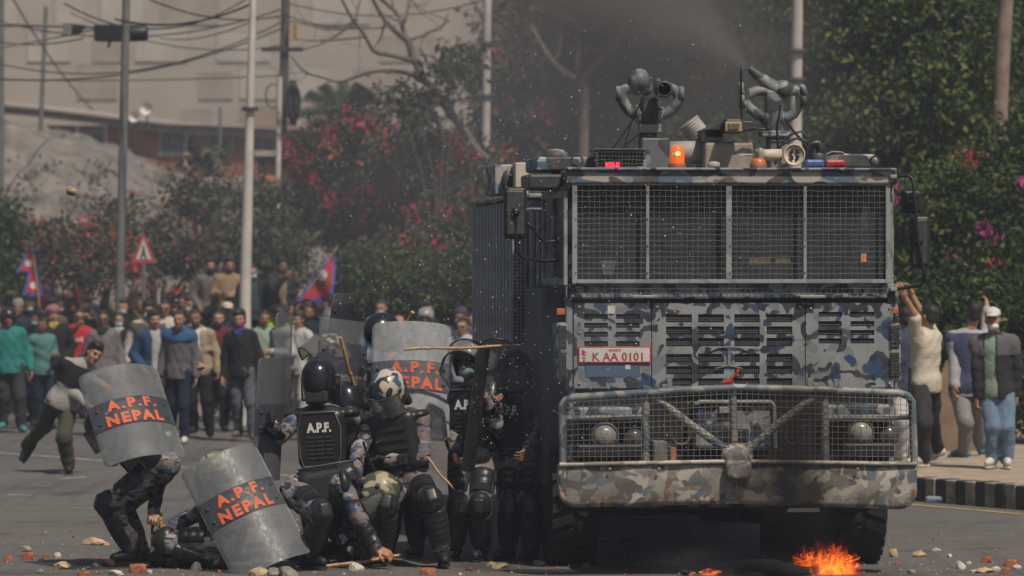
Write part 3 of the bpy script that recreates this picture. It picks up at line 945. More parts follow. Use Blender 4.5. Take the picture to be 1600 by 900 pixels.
# ------------------------------------------------------------------ the armoured water-cannon truck
TX, TY, TA = 1.705, 31.3, R(5)
truck = empty('armoured_truck', (TX, TY, 0), TA, 'blue grey camouflaged armoured water cannon truck with caged windscreen and heavy bumper', 'truck')
tc, ts = math.cos(TA), math.sin(TA)
def tl(px, py, y=0.0):
    """truck-local point on the plane y (front face = 0, behind it > 0) seen at a pixel"""
    dx, dz = (px - 800) / FPX, -(py - HOR) / FPX
    t_ = (y + tc * TY - ts * TX) / (tc - ts * dx)
    return np.array([tc * (t_ * dx - TX) + ts * (t_ - TY), y, CAMZ + t_ * dz])
def rb(mb, px0, px1, py0, py1, y0, y1):
    a = tl(px0, py1, y0); c = tl(px1, py0, y0)
    mb.box(a[0], c[0], y0, y1, a[2], c[2]); return mb
def rbuild(name, mat, px0, px1, py0, py1, y0, y1, parent=truck, bevel=.006, label=None):
    return rb(MB(), px0, px1, py0, py1, y0, y1).build(name, mat, parent, bevel=bevel, label=label)
FRAMEM = camo('guard_frame_paint', (.27, .28, .285), [(.19, .20, .21)], 6, (1, 1, 1), .55, (.14, .12, .10), rust=.69)
WIREM = plain('guard_wire', (.115, .12, .12), .55, .35, 9)
WIREB = plain('cage_wire', (.17, .16, .14), .6, .4, 7)
SIDEM = camo('body_side_paint', (.29, .30, .325), [(.22, .23, .255)], 2, (1, 1, .4), .6, (.09, .085, .08))

def wires(px0, px1, py0, py1, y, nv, nh, r, name, parent, mat):
    mb = MB(); a = tl(px0, py1, y); c = tl(px1, py0, y)
    for i in range(1, nv):
        x = a[0] + (c[0] - a[0]) * i / nv + random.uniform(-.004, .004)
        pts = [(x + random.uniform(-.003, .003), y + random.uniform(-.003, .003), z) for z in np.linspace(a[2], c[2], 5)]
        mb.tube(pts, r, 4, cap=False)
    for i in range(1, nh):
        z = a[2] + (c[2] - a[2]) * i / nh + random.uniform(-.0025, .0025)
        pts = [(x, y - r * 1.5, z + random.uniform(-.004, .004)) for x in np.linspace(a[0], c[0], 6)]
        mb.tube(pts, r, 4, cap=False)
    return mb.build(name, mat, parent, kind='stuff')

# -- cab shell (floor, sides, rear wall, roof); the front stays open for windscreen and grille panels
xl, xr = tl(888, 400)[0], tl(1397, 400)[0]
mb = MB()
mb.box(xl, xl + .06, .0, 2.2, .8, 2.24); mb.box(xr - .06, xr, .0, 2.2, .8, 2.24)
mb.box(xl, xl + .06, .0, .13, 2.243, 3.03); mb.box(xr - .06, xr, .0, .13, 2.243, 3.03)
mb.box(xl, xl + .06, 1.2, 2.2, 2.243, 3.03); mb.box(xr - .06, xr, 1.2, 2.2, 2.243, 3.03)
mb.box(xl + .061, xr - .061, 2.1, 2.2, .8, 3.03)
mb.box(xl + .061, xr - .061, .12, 2.099, .8, .86)
mb.build('cab_shell', CAMO_TRUCK, truck, bevel=.012)
mb = MB(); mb.box(xl - .03, xr + .03, .02, 2.25, 3.033, 3.12); mb.build('cab_roof', CAMO_ROOF, truck, bevel=.02)
# front header over the windscreen, with a visor lip
mb = MB(); a = tl(884, 287, -.06); c = tl(1400, 263, -.06)
mb.box(a[0], c[0], -.09, .017, a[2] + .002, c[2]); mb.build('roof_header', CAMO_ROOF, truck, bevel=.012)
rbuild('roof_lip', CAMO_TRUCK, 884, 1401, 262.5, 265.5, -.12, -.092)
# windscreen panes in two halves, dark cab behind
GLASS = clear('windscreen_glass', (.085, .098, .112), .36, .08, .25, .5)
for px0, px1 in ((902, 1138), (1144, 1384)):
    rbuild('windscreen', GLASS, px0, px1, 289, 440, .05, .062, bevel=0)
rbuild('windscreen_pillar', DARKMET, 1138.5, 1143.5, 288, 441, .03, .08)
CABIN = plain('cab_interior', (.05, .05, .055), .8, .3, 5)
mb = MB(); a = tl(900, 452, .25); c = tl(1386, 424, .25); mb.box(a[0], c[0], .1, .75, a[2], c[2]); mb.build('dashboard', CABIN, truck, bevel=.03)
for px in (985, 1080, 1305):
    mb = MB(); a = tl(px - 34, 440, 1.1); c = tl(px + 34, 330, 1.1); mb.box(a[0], c[0], 1.05, 1.25, a[2] - .3, c[2]); b2 = tl(px, 318, 1.1); mb.box(b2[0] - .1, b2[0] + .1, 1.06, 1.2, c[2] + .003, c[2] + .17)
    mb.build('seat', CABIN, truck, bevel=.04)
mb = MB(); c = tl(1310, 425, .45); ang = np.linspace(0, 2 * math.pi, 22, endpoint=False)
mb.tube([(c[0] + .22 * math.cos(a), .5 + .1 * math.sin(a), c[2] + .2 * math.sin(a) + .05) for a in ang], .016, 6, closed=True); mb.build('steering_wheel', BLACK, truck)
PAPER = plain('pale_paper', (.8, .76, .66), .7, .1)
mb = MB(); pts = [tl(x, y, .068) for x, y in ((939, 407), (963, 407), (958, 430), (943, 430))]
mb.add(*(lambda p: ([q + np.array([0, d, 0]) for d in (0, .02) for q in p], [(3, 2, 1, 0), (4, 5, 6, 7), (0, 1, 5, 4), (1, 2, 6, 5), (2, 3, 7, 6), (3, 0, 4, 7)]))(pts))
MB_ = mb.build('paper_cup', PAPER, truck)
YB = plain('yellow_box', (.75, .55, .22), .6, .2)
rbuild('dash_box', YB, 1170, 1203, 403, 415, .068, .098); rbuild('dash_box', YB, 1211, 1235, 403, 414, .068, .098)
rbuild('cab_lamp', glow('cab_orange_lamp', (1.0, .32, .1), 1.2), 1346, 1354, 396, 409, .068, .09)
rbuild('papers', plain('grey_papers', (.2, .2, .19), .8), 1020, 1078, 425, 429, .068, .2, bevel=0)

# -- caged windscreen guard: outer frame, dividers, four wire panels
mb = MB()
yg0, yg1 = -.075, -.045
rb(mb, 894, 902, 283, 443, yg0, yg1); rb(mb, 1384, 1391, 283, 443, yg0, yg1)
rb(mb, 902.2, 1383.8, 283, 289.5, yg0, yg1); rb(mb, 902.2, 1383.8, 436.5, 443, yg0, yg1)
gf = mb.build('windscreen_guard', FRAMEM, truck, bevel=.004)
for px, wd in ((1012, 2.5), (1139, 4.5), (1258, 2.5)):
    rbuild('guard_divider', FRAMEM, px - wd, px + wd, 289.8, 436.2, yg0 + .002, yg1, gf, .003)
for px0, px1, n in ((902, 1010, 12), (1014, 1135, 14), (1143, 1256, 13), (1260, 1384, 14)):
    wires(px0, px1, 289.5, 436.5, -.058, n, 17, .0023, 'wire_panel', gf, WIREM)
    for k in range(4):
        c = tl(px0 - 2, 300 + k * 42, -.078); MB().ball(c, .006, 6).build('bolt', DARKMET, gf)
# side window cages
for (p, q, sx) in ((858, 884, -1), (1392, 1411, 1)):
    y_f = .0
    A = tl(p if sx < 0 else q, 300 if sx < 0 else 285, .35); Bq = tl(q if sx < 0 else p, 292, -.02)
    xo = A[0]; xi = Bq[0]
    z0, z1 = (tl(p, 445, .35)[2], tl(p, 300, .35)[2])
    mb = MB()
    d = nrm([xo - xi, .85, 0]); n_ = np.array([d[1], -d[0], 0]) * (-1 if sx < 0 else 1)
    L = .86
    M = np.stack([d, n_, [0, 0, 1]], 1); c0 = np.array([xi, -.02, 0])
    for s0, s1, zz0, zz1 in ((0, .05, z0, z1), (L - .05, L, z0, z1), (.051, L - .051, z0, z0 + .05), (.051, L - .051, z1 - .05, z1)):
        mb.box(s0, s1, -.015, .015, zz0, zz1, M, c0)
    sf = mb.build('side_guard', FRAMEM, truck, bevel=.004)
    mb = MB()
    for i in range(1, 13):
        s_ = .05 + (L - .1) * i / 13; mb.tube([M @ np.array([s_, 0, z0 + .05]) + c0, M @ np.array([s_, 0, z1 - .05]) + c0], .003, 4)
    for i in range(1, 17):
        zz = z0 + .05 + (z1 - z0 - .1) * i / 17; mb.tube([M @ np.array([.05, -.004, zz]) + c0, M @ np.array([L - .05, -.004, zz]) + c0], .003, 4)
    mb.build('wire_panel', WIREM, sf, kind='stuff')
    mb = MB(); mb.box(xl + .02 if sx < 0 else xr - .035, xl + .035 if sx < 0 else xr - .02, .131, 1.199, 2.245, 3.028); mb.build('side_window', GLASS, truck)

# -- band under the windscreen with its own mesh, handles, dark shut line
rbuild('cowl_band', CAMO_TRUCK, 890, 1397, 444, 467, -.03, .0)
wires(900, 1390, 444, 466, -.045, 54, 3, .0025, 'wire_panel', truck, WIREM)
rbuild('shut_line', GAP, 890, 1397, 467, 473, .0, .06, bevel=0)
for px in (1008, 1270):
    rbuild('handle', GREYMET, px - 20, px + 20, 461, 466, -.07, -.048)

# -- three grille panels with real slots, mesh and a dark space behind
def holed(name, px0, px1, py0, py1, holes, y=-.02, depth=.05, parent=truck, mat=CAMO_TRUCK):
    A = lambda px, py: tl(px, py, y)
    X = sorted({round(A(v, 0)[0], 5) for h in holes for v in h[:2]} | {A(px0, 0)[0], A(px1, 0)[0]})
    Z = sorted({round(A(1140, v)[2], 5) for h in holes for v in h[2:]} | {A(1140, py0)[2], A(1140, py1)[2]})
    H = [(A(h[0], 0)[0], A(h[1], 0)[0], A(1140, h[3])[2], A(1140, h[2])[2]) for h in holes]
    mb = MB()
    for i in range(len(X) - 1):
        for j in range(len(Z) - 1):
            cx, cz = (X[i] + X[i + 1]) / 2, (Z[j] + Z[j + 1]) / 2
            if any(h[0] < cx < h[1] and h[2] < cz < h[3] for h in H): continue
            mb.add([(X[i], y, Z[j]), (X[i + 1], y, Z[j]), (X[i + 1], y, Z[j + 1]), (X[i], y, Z[j + 1])], [(0, 1, 2, 3)])
    for h in H:
        q = [(h[0], h[2]), (h[1], h[2]), (h[1], h[3]), (h[0], h[3])]
        for k in range(4):
            a, b2 = q[k], q[(k + 1) % 4]
            mb.add([(a[0], y, a[1]), (b2[0], y, b2[1]), (b2[0], y + depth, b2[1]), (a[0], y + depth, a[1])], [(0, 1, 2, 3)])
    x0, x1, z0, z1 = X[0], X[-1], Z[0], Z[-1]
    for a, b2 in (((x0, z0), (x1, z0)), ((x1, z0), (x1, z1)), ((x1, z1), (x0, z1)), ((x0, z1), (x0, z0))):
        mb.add([(a[0], y, a[1]), (b2[0], y, b2[1]), (b2[0], y + depth, b2[1]), (a[0], y + depth, a[1])], [(3, 2, 1, 0)])
    o = mb.build(name, mat, parent)
    for h in holes:
        m2 = MB(); a = A(h[0], h[3]); c = A(h[1], h[2]); yy = y + .014
        nv = max(4, int((h[1] - h[0]) / 2.9)); nh = max(3, int((h[3] - h[2]) / 2.9))
        for i in range(1, nv): m2.tube([(a[0] + (c[0] - a[0]) * i / nv, yy, a[2]), (a[0] + (c[0] - a[0]) * i / nv, yy, c[2])], .0022, 3, cap=False)
        for i in range(1, nh): m2.tube([(a[0], yy, a[2] + (c[2] - a[2]) * i / nh), (c[0], yy, a[2] + (c[2] - a[2]) * i / nh)], .0022, 3, cap=False)
        m2.build('grille_mesh', WIREM, o, kind='stuff')
    return o
rows_l = ((490.4, 497.8), (504, 512), (518, 526), (532.5, 540.6))
rows_m = ((491, 503.6), (510, 522.6), (528, 541), (553, 566), (572, 584.5), (591, 603))
rows_r = ((487.5, 495), (502, 510), (516, 524), (529, 537))
g1 = holed('grille_door', 897, 1017.5, 473.5, 606, [(a, b2, c, d) for c, d in rows_l for a, b2 in ((912.8, 949.8), (962.5, 999.5))])
g2 = holed('grille_panel', 1019, 1257.5, 473.5, 608, [(a, b2, c, d) for c, d in rows_m for a, b2 in ((1040.7, 1081), (1091, 1131), (1147.5, 1187), (1198, 1238))])
g3 = holed('grille_door', 1259, 1396, 473.5, 606, [(a, b2, c, d) for c, d in rows_r for a, b2 in ((1279, 1315), (1329, 1366))])
rbuild('grille_back', plain('grille_dark', (.03, .03, .032), .9, .3), 893, 1398, 473.4, 612, .032, .05, bevel=0)
# three-pointed pressing in the middle of the grille: a plain raised wing and stem
PRESS = camo('pressed_wing', (.19, .195, .19), [(.13, .14, .15)], 5, (1, 1, 1), .5)
mb = MB()
mb.tube([tl(1110, 549, -.024), tl(1122, 543, -.03), tl(1139, 542, -.032), tl(1156, 543, -.03), tl(1168, 549, -.024)], .0055, 6)
rb(mb, 1137, 1141.5, 546, 570, -.034, -.0205)
mb.tube([tl(1118, 576, -.024), tl(1139, 571, -.03), tl(1160, 576, -.024)], .005, 6)
mb.build('pressed_emblem', PRESS, truck)
for px, py in ((905, 480), (1010, 480), (905, 600), (1267, 482), (1390, 482), (1390, 600), (1027, 480), (1250, 480), (905, 520)):
    MB().ball(tl(px, py, -.022), (.012, .008, .012), 8).build('bolt', GREYMET, truck)
# patch of repainted blue below the plate, small white sticker
rbuild('paint_patch', plain('blue_patch', (.075, .12, .19), .5, .15, 6), 915, 1000, 569, 589, -.0235, -.0205, g1, 0)
rbuild('sticker', plain('sticker_white', (.55, .54, .5), .6, .1), 949.5, 961, 478, 490, -.0235, -.0205, g1, 0)
rbuild('sticker_chip', plain('sticker_white', (.55, .54, .5), .6, .1), 977, 985, 570, 577, -.026, -.0237, g1, 0)
# registration plate
PLW = plain('plate_white', (.62, .60, .56), .5, .08, 8); PLR = plain('plate_red', (.42, .03, .035), .5, .12, 12)
po = rbuild('number_plate', PLR, 903.5, 1017, 541.5, 567.5, -.036, -.0245, truck, .003)
rbuild('plate_face', PLW, 905.5, 1015, 543.5, 565.5, -.0395, -.0362, po, .002)
for s, px, py, h, sx in (('K AA 0101', 965, 557.5, 13.2, 1.0), ('BAGMATI', 961, 547.3, 4.2, 1.2)):
    T, Fc = text_mesh(s, 1.0, .028, 1.05)
    k = h / 199.4 / (T[:, 1].max() - T[:, 1].min())
    wpx = (T[:, 0].max() - T[:, 0].min()) * k * 199.4
    sxx = 79 / wpx if s[0] == 'K' else 19 / wpx
    mb = MB(); facing(mb, T * [k * sxx, k, 0], Fc, tl(px, py, -.0405), (1, 0, 0), (0, 0, 1)); mb.build('lettering', PLR, po)
mb = MB()
for tri in (((909, 546), (917, 551), (909, 551.5)), ((909, 550), (917.5, 555.5), (909, 555.5))):
    V = [tl(x, y, -.0405 - .0003 * (y > 549 and x > 0)) for x, y in tri]; mb.add(V, [(2, 1, 0)])
mb.build('flag_mark', PLR, po)
rbuild('plate_code', plain('plate_blue', (.06, .08, .25), .5), 910, 915, 558, 560, -.041, -.0397, po, 0)
rbuild('plate_seal', PLR, 911, 914, 561.5, 564.5, -.041, -.0397, po, 0)

# -- corner lamp pods, side indicators
for px0, px1, sx in ((869, 889, 1), (1387, 1409, -1)):
    pd = rbuild('lamp_pod', CAMO_TRUCK, px0, px1, 504, 597, -.03, .4, bevel=.03)
    for py0, py1 in ((509, 545), (551, 590)):
        rbuild('lamp_recess', GAP, px0 + 4, px1 - 4, py0, py1, -.034, -.0305, pd, .002)
        wires(px0 + 4, px1 - 4, py0, py1, -.038, 5, 11, .002, 'lamp_mesh', pd, WIREM)
INDI = plain('orange_lens', (.45, .13, .05), .35, .15)
rbuild('indicator', INDI, 870, 883, 482, 492, -.02, .03); rbuild('indicator', INDI, 1393, 1404, 480, 490, -.02, .03)
rbuild('corner_post', CAMO_TRUCK, 884, 893.5, 445, 610, -.015, .1, bevel=.015)
rbuild('corner_post', CAMO_TRUCK, 1397.5, 1404, 445, 610, -.015, .1, bevel=.015)
rbuild('door_edge', plain('smoke_darkened_door_edge', (.06, .065, .075), .7, .3), 848, 883, 450, 760, .3, 1.9, bevel=.03)  # bluish dark of the smoke veil here is put into the colour

# -- lower front behind the cage: valance, beam, headlamps, tow plate, hooks
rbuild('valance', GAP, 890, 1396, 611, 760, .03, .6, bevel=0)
rbuild('front_beam', CAMO_TRUCK, 886, 1010, 636, 655, -.12, .028, bevel=.02)
rbuild('front_beam', CAMO_TRUCK, 1292, 1392, 632, 660, -.12, .028, bevel=.02)
LENS = plain('lamp_glass', (.22, .21, .19), .25, .2, 30, spec=.6)
for px, py in ((945, 682), (1345, 677)):
    c = tl(px, py, -.1)
    hl = MB().lathe([(.11, .12), (.115, .0), (.10, -.02), (.09, -.005)], c, (0, 1, 0), 20).build('headlamp', DARKMET, truck)
    MB().lathe([(.0, -.045), (.05, -.038), (.09, -.012), (.09, .0)], c, (0, 1, 0), 20).build('lens', LENS, hl)
    c = tl(px + (44 if px > 1000 else 46), py + 4, -.06)
    hl = MB().lathe([(.075, .1), (.08, .0), (.07, -.01)], c, (0, 1, 0), 16).build('headlamp', DARKMET, truck)
    MB().lathe([(.0, -.03), (.045, -.02), (.068, -.002)], c, (0, 1, 0), 16).build('lens', plain('dark_lens', (.06, .06, .065), .2), hl)
rbuild('lamp_bracket', BLACK, 1318, 1398, 692, 715, -.16, .028, bevel=.02)
rbuild('lamp_bracket', BLACK, 900, 1005, 694, 716, -.16, .028, bevel=.02)
mb = MB(); rb(mb, 1086, 1210, 628, 702, -.16, .028); tp = mb.build('tow_plate', CAMO_TRUCK, truck, bevel=.03)
rbuild('slot', GAP, 1108, 1170, 670, 690, -.168, -.162, tp, .003)
rbuild('handle', GREYMET, 1124, 1150, 636, 646, -.2, -.162, tp, .004)
mb = MB(); mb.tube([tl(1088, 632, -.17), tl(1092, 628, -.18), tl(1205, 628, -.18), tl(1209, 633, -.17), tl(1211, 700, -.17)], .018, 8); mb.build('edge_tube', FRAMEM, tp)
for px in (1064, 1240):
    c = tl(px, 690, -.2); ang = np.linspace(-.6, 3.6, 12)
    MB().tube([(c[0] + .075 * math.cos(a), -.2, c[2] + .06 - .085 * math.sin(a)) for a in ang], .014, 8).build('tow_hook', DARKMET, truck)
rbuild('orange_tag', plain('faded_orange', (.36, .13, .07), .8, .3), 1048, 1056, 698, 722, -.2, -.17)
rbuild('grey_box', plain('grey_box', (.15, .15, .145), .8, .3), 1022, 1043, 690, 720, -.2, .02)

# -- bull-bar cage
YB0 = -.78
def cy_(px): return YB0 - .035 * (1 - min(1, abs(px - 1150) / 280))
def cp(px, py): return tl(px, py, cy_(px))
cage = MB()
top = [(880, 735), (878, 650), (878, 634), (884, 625), (897, 621), (960, 617), (1060, 610), (1150, 606), (1240, 608), (1330, 611), (1404, 614), (1418, 618), (1425, 628), (1426, 645), (1429, 735)]
cage.tube([cp(*p) for p in top], .030, 10)
cage = cage.build('bull_bar', camo('bull_bar_paint', (.27, .265, .25), [(.17, .19, .21), (.08, .11, .15)], 5, (1, 1, 1), .5, (.16, .13, .10), rust=.64), truck)
BARM = cage.data.materials[0]
for pts, r_ in (([(1010, 617), (1010, 728)], .030), ([(1146, 610), (1148, 690)], .030), ([(1290, 612), (1291, 728)], .030),
                ([(1022, 620), (1080, 664), (1140, 706)], .032), ([(1277, 618), (1215, 664), (1172, 702)], .032),
                ([(880, 654), (1006, 652)], .022), ([(1293, 653), (1424, 652)], .022)):
    MB().tube([cp(*p) + [0, .035, 0] for p in pts], r_, 10).build('cage_tube', BARM, cage)
for px0, px1, n in ((884, 1146, 29), (1148, 1424, 31)):
    mb = MB(); nseg = 6
    for i in range(n + 1):
        px = px0 + (px1 - px0) * i / n; j = random.uniform(-.4, .4)
        mb.tube([cp(px + j, np.interp(px, [878, 1150, 1426], [624, 609, 618])) - [0, .036, 0], cp(px - j, 668) - [0, .037 + random.uniform(0, .004), 0], cp(px + random.uniform(-.5, .5), 728) - [0, .036, 0]], .0026, 4, cap=False)
    for k in range(12):
        t_ = (k + .6) / 12.3
        mb.tube([cp(px, np.interp(px, [878, 1150, 1426], [624, 609, 618]) * (1 - t_) + 728 * t_ + random.uniform(-.4, .4)) - [0, .041, 0] for px in np.linspace(px0, px1, nseg)], .0026, 4, cap=False)
    mb.build('wire_panel', WIREB, cage, kind='stuff')
for px in (1008, 1026, 1038, 1046, 1265, 1275, 1297, 1307):
    p = cp(px, np.interp(px, [878, 1150, 1426], [618, 604, 614])); MB().box(-.02, .02, -.02, .02, 0, .045 + .02 * (px % 3), None, p).build('bar_clip', BARM, cage, bevel=.004)
MB().tube([cp(1421, 618), cp(1422, 575)], .011, 8).build('marker_rod', BLACK, truck)
# bumper plate: outline with round lower corners, bowed in plan, rolled top edge
pts_t = [(px, np.interp(px, [873, 1150, 1433], [727, 722, 726])) for px in np.linspace(873, 1433, 29)]
def low(px):
    e = min(px - 873, 1433 - px)
    base = np.interp(px, [873, 1150, 1433], [794, 787, 797])
    rr = 30
    return base - (rr - math.sqrt(max(0, rr * rr - max(0, rr - e) ** 2))) if e < rr else base
pxs = sorted(set([873, 874.5, 877, 881, 886, 893, 903] + list(np.linspace(903, 1403, 41)) + [1403, 1413, 1420, 1425, 1429, 1431.5, 1433]))
V = []; Fc = []; nr = 8
for i, px in enumerate(pxs):
    tpy = np.interp(px, [873, 1150, 1433], [727, 722, 726]); lpy = low(px)
    for j in range(nr + 1):
        t_ = j / nr
        p = tl(px, tpy + (lpy - tpy) * t_, cy_(px) - .03 + .012 * (2 * t_ - 1) ** 2 + .02 * t_)
        V.append(p + [0, .006 * math.sin(px * .06 + j), 0])
for i in range(len(pxs) - 1):
    for j in range(nr):
        a = i * (nr + 1) + j
        Fc.append((a, a + 1, a + nr + 2, a + nr + 1))
n0 = len(V)
V2 = V + [np.array([p[0], p[1] + .16, p[2]]) for p in V]
F2 = Fc + [tuple(n0 + k for k in f[::-1]) for f in Fc]
for i in range(len(pxs) - 1):
    a = i * (nr + 1); b2 = a + nr + 1
    F2.append((a, b2, n0 + b2, n0 + a)); F2.append((a + nr, n0 + a + nr, n0 + b2 + nr, b2 + nr))
for a in (0, (len(pxs) - 1) * (nr + 1)):
    for j in range(nr): F2.append((a + j, n0 + a + j, n0 + a + j + 1, a + j + 1))
bump_o = put('bumper', mesh_of(V2, F2, True), CAMO_BUMPER, truck)
bump_o.data.polygons.foreach_set('use_smooth', [True] * len(Fc) + [False] * (len(F2) - len(Fc)))
MB().tube([tl(px, np.interp(px, [873, 1150, 1433], [726, 721, 725]), cy_(px) - .03) for px in np.linspace(874, 1432, 25)], .018, 8).build('bumper_edge', camo('edge_paint', (.42, .39, .34), [(.25, .22, .18)], 6, (1, 1, 1), .6, (.2, .14, .09), rust=.60), bump_o)
c = tl(1153, 716, cy_(1153) - .04)
mb = MB(); prims = [ell(c + [0, .05, .01], (.125, .10, .105)), rbox(c - [0, -.02, .09], (.10, .09, .07), r=.03)]
V, Q = snet(prims, .014); put('tow_coupling', mesh_of(V, Q, True), CAMO_BUMPER, bump_o)
for px, dy in ((953, 0), (1030, 0), (1238, 0), (1340, 0)):
    MB().ball(tl(px, 733, cy_(px) - .055), (.012, .008, .012), 8).build('bolt', GREYMET, bump_o)

# -- chassis and wheels
mb = MB(); mb.box(-1.0, -.8, .1, 7.6, .62, .85); mb.box(.8, 1.0, .1, 7.6, .62, .85); mb.box(-.79, .79, .4, .6, .6, .8); mb.box(-.79, .79, 5.8, 6.0, .6, .8); mb.box(-1.05, 1.05, -.45, .095, .5, .62)
mb.build('chassis', GAP, truck, bevel=.01)
for y_, bx in ((.62, .35), (5.6, 0)):
    mb = MB(); mb.tube([(-1.0, y_, .52), (1.0, y_, .52)], .09, 10); mb.ball((bx, y_, .52), (.24, .22, .22), 14); mb.build('axle', DARKMET, truck)
def tyre(x, y, wd, name='wheel'):
    e = bpy.data.objects.new(name, None); COL.objects.link(e); e.parent = truck; e.location = (x, y, .53)
    h = wd / 2; r_ = .53
    MB().lathe([(.27, -h * .85), (.40, -h), (.49, -h * .97), (r_ - .02, -h * .82), (r_ - .012, 0), (r_ - .02, h * .82), (.49, h * .97), (.40, h), (.27, h * .85)], (0, 0, 0), (1, 0, 0), 40).build('tyre', RUBBER, e)
    mb = MB()
    for k in range(26):
        a = 2 * math.pi * k / 26
        for sg in (-1, 1):
            a2 = a + (.12 if sg > 0 else 0)
            ax = np.array([0, math.cos(a2), math.sin(a2)]); tg = np.array([0, -math.sin(a2), math.cos(a2)])
            M = np.stack([nrm([1, tg[1] * .35 * sg, tg[2] * .35 * sg]), tg, ax], 1)
            mb.box(.02 * sg if sg > 0 else -h * .98, h * .98 if sg > 0 else -.02, -.034, .034, -.03, .016, M, ax * (r_ - .015))
    mb.build('tread', RUBBER, e)
    MB().lathe([(.27, -h * .8), (.25, -h * .5), (.12, -h * .4), (.10, -h * .75), (.0, -h * .78)], (0, 0, 0), (1, 0, 0), 24).build('rim', DARKMET, e)
    return e
xw = tl(903, 850, .15)[0]; xw2 = tl(1345, 850, .15)[0]
tyre(xw - .02, .62, .40); tyre(xw2 + .02, .62, .40)
for x in (-1.06, -.70, .70, 1.06): tyre(x, 5.6, .33)
rbuild('mud_flap', RUBBER, 1188, 1290, 800, 872, 1.35, 1.38, bevel=.004)
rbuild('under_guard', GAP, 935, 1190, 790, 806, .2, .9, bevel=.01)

# -- rear body with ribbed sides
BX0, BX1, BY0, BY1, BZ0, BZ1 = -1.38, 1.30, 2.4, 7.9, .95, 2.93
mb = MB(); mb.box(BX0, BX1, BY0, BY1, BZ0, BZ1); body = mb.build('tank_body', SIDEM, truck, bevel=.02)
mb = MB(); mb.box(BX0 - .05, BX1 + .05, BY0 - .05, BY1 + .05, BZ1 + .003, BZ1 + .04); mb.build('body_top', CAMO_ROOF, body, bevel=.01)
ribs = None
for sx, xx in ((-1, BX0), (1, BX1)):
    for i in range(16):
        y = BY0 + .12 + i * .345
        if ribs is None or sx > 0 and i == 0:
            ribs = MB().box(min(0, .035 * sx), max(0, .035 * sx), 0, .14, 0, BZ1 - BZ0 - .06).build('rib', SIDEM, body, (xx + .002 * sx, y, BZ0 + .03), .012)
        else:
            r2 = ribs.copy(); COL.objects.link(r2); r2.location = (xx + .002 * sx, y, BZ0 + .03)
# perforated strip and pipes at the front corner of the body
a = tl(800, 540, BY0 - .05); c = tl(824, 300, BY0 - .05)
mb = MB(); mb.box(a[0] - .0, c[0], BY0 - .06, BY0 - .003, BZ0, BZ1 - .1); strip = mb.build('corner_plate', SIDEM, truck, bevel=.01)
mb = MB()
for i in range(30):
    for j in range(3):
        p = tl(805 + j * 6, 372 + i * 5.6, BY0 - .062); mb.lathe([(.009, 0), (.009, .004)], p, (0, -1, 0), 6)
mb.build('perforation', GAP, strip, kind='stuff')
mb = MB(); mb.tube([tl(832, 330, 2.3), tl(832, 640, 2.3)], .03, 8); mb.tube([tl(842, 330, 2.25), tl(842, 690, 2.25)], .025, 8); mb.build('side_pipe', SIDEM, truck)
# hatch boxes above the body
HB = plain('cream_hatch', (.42, .38, .31), .7, .25, 5)
mb = MB(); a = tl(773, 318, 3.2); c = tl(803, 257, 3.2); mb.box(a[0], c[0], 3.2, 4.2, BZ1 + .042, c[2]); mb.build('hatch_box', CAMO_ROOF, truck, bevel=.015)
mb = MB(); a = tl(805, 318, 2.9); c = tl(826, 254, 2.9); mb.box(a[0], c[0], 2.9, 3.19, BZ1 + .042, c[2]); mb.build('hatch_lid', HB, truck, bevel=.01)
mb = MB(); a = tl(788, 300, 3.18); MB().ball(tl(793, 283, 3.15), (.055, .03, .10), 10).build('hatch_latch', DARKMET, truck)
c = tl(752, 316, 7.8); 

# -- roof furniture
RZ = 3.124
def roofbox(name, mat, px0, px1, py, y0, y1, z0=RZ, bevel=.015, parent=truck):
    a = tl(px0, py, y0); c = tl(px1, py, y0)
    return MB().box(a[0], c[0], y0, y1, z0, a[2]).build(name, mat, parent, bevel=bevel)
roofbox('roof_box', CAMO_ROOF, 838, 931, 245, .35, 1.3)
rbuild('corner_bracket', DARKMET, 826, 880, 272, 296, .2, .9, bevel=.02)
MB().lathe([(.10, 0), (.095, .03), (.06, .055), (0, .065)], tl(868, 245, .6), n=16).build('roof_dome', CAMO_ROOF, truck)
c = tl(901, 252, .33); ang = np.linspace(-.5, 3.7, 10)
MB().tube([(c[0] + .045 * math.cos(a), .3, c[2] + .055 * math.sin(a)) for a in ang], .008, 6).build('lifting_eye', DARKMET, truck)
# caged lamp box with the red matrix sign
mb = MB(); y0 = -.02
for q in ((931, 935, 236, 263), (1005, 1009, 236, 263)): rb(mb, *q, y0, .02)
rb(mb, 935.2, 1004.8, 235, 238.5, y0, .02); rb(mb, 935.2, 1004.8, 260, 263, y0, .02)
lb = mb.build('lamp_cage', CAMO_ROOF, truck, bevel=.004)
rbuild('cage_back', DARKMET, 934, 1006, 238, 262, .05, .4, lb)
rbuild('cage_top', CAMO_ROOF, 930, 1010, 232, 234.6, -.03, .42, lb)
wires(935, 1005, 238, 261, -.022, 13, 4, .0022, 'wire_panel', lb, WIREM)
RG = glow('red_led', (1.0, .03, .06), 5.0)
sg = rbuild('matrix_sign', plain('sign_dark_red', (.18, .01, .015), .5), 944, 971, 252.5, 263, -.045, -.026, truck, .004)
mb = MB()
bits = ["101011101001110", "111010101001010", "101010101101010", "101011101011110"]
for j, row in enumerate(bits):
    for i, ch in enumerate(row):
        if ch == '1': rb(mb, 946.5 + i * 1.5, 947.7 + i * 1.5, 254.5 + j * 1.7, 255.8 + j * 1.7, -.05, -.0455)
mb.build('led_dots', RG, sg)
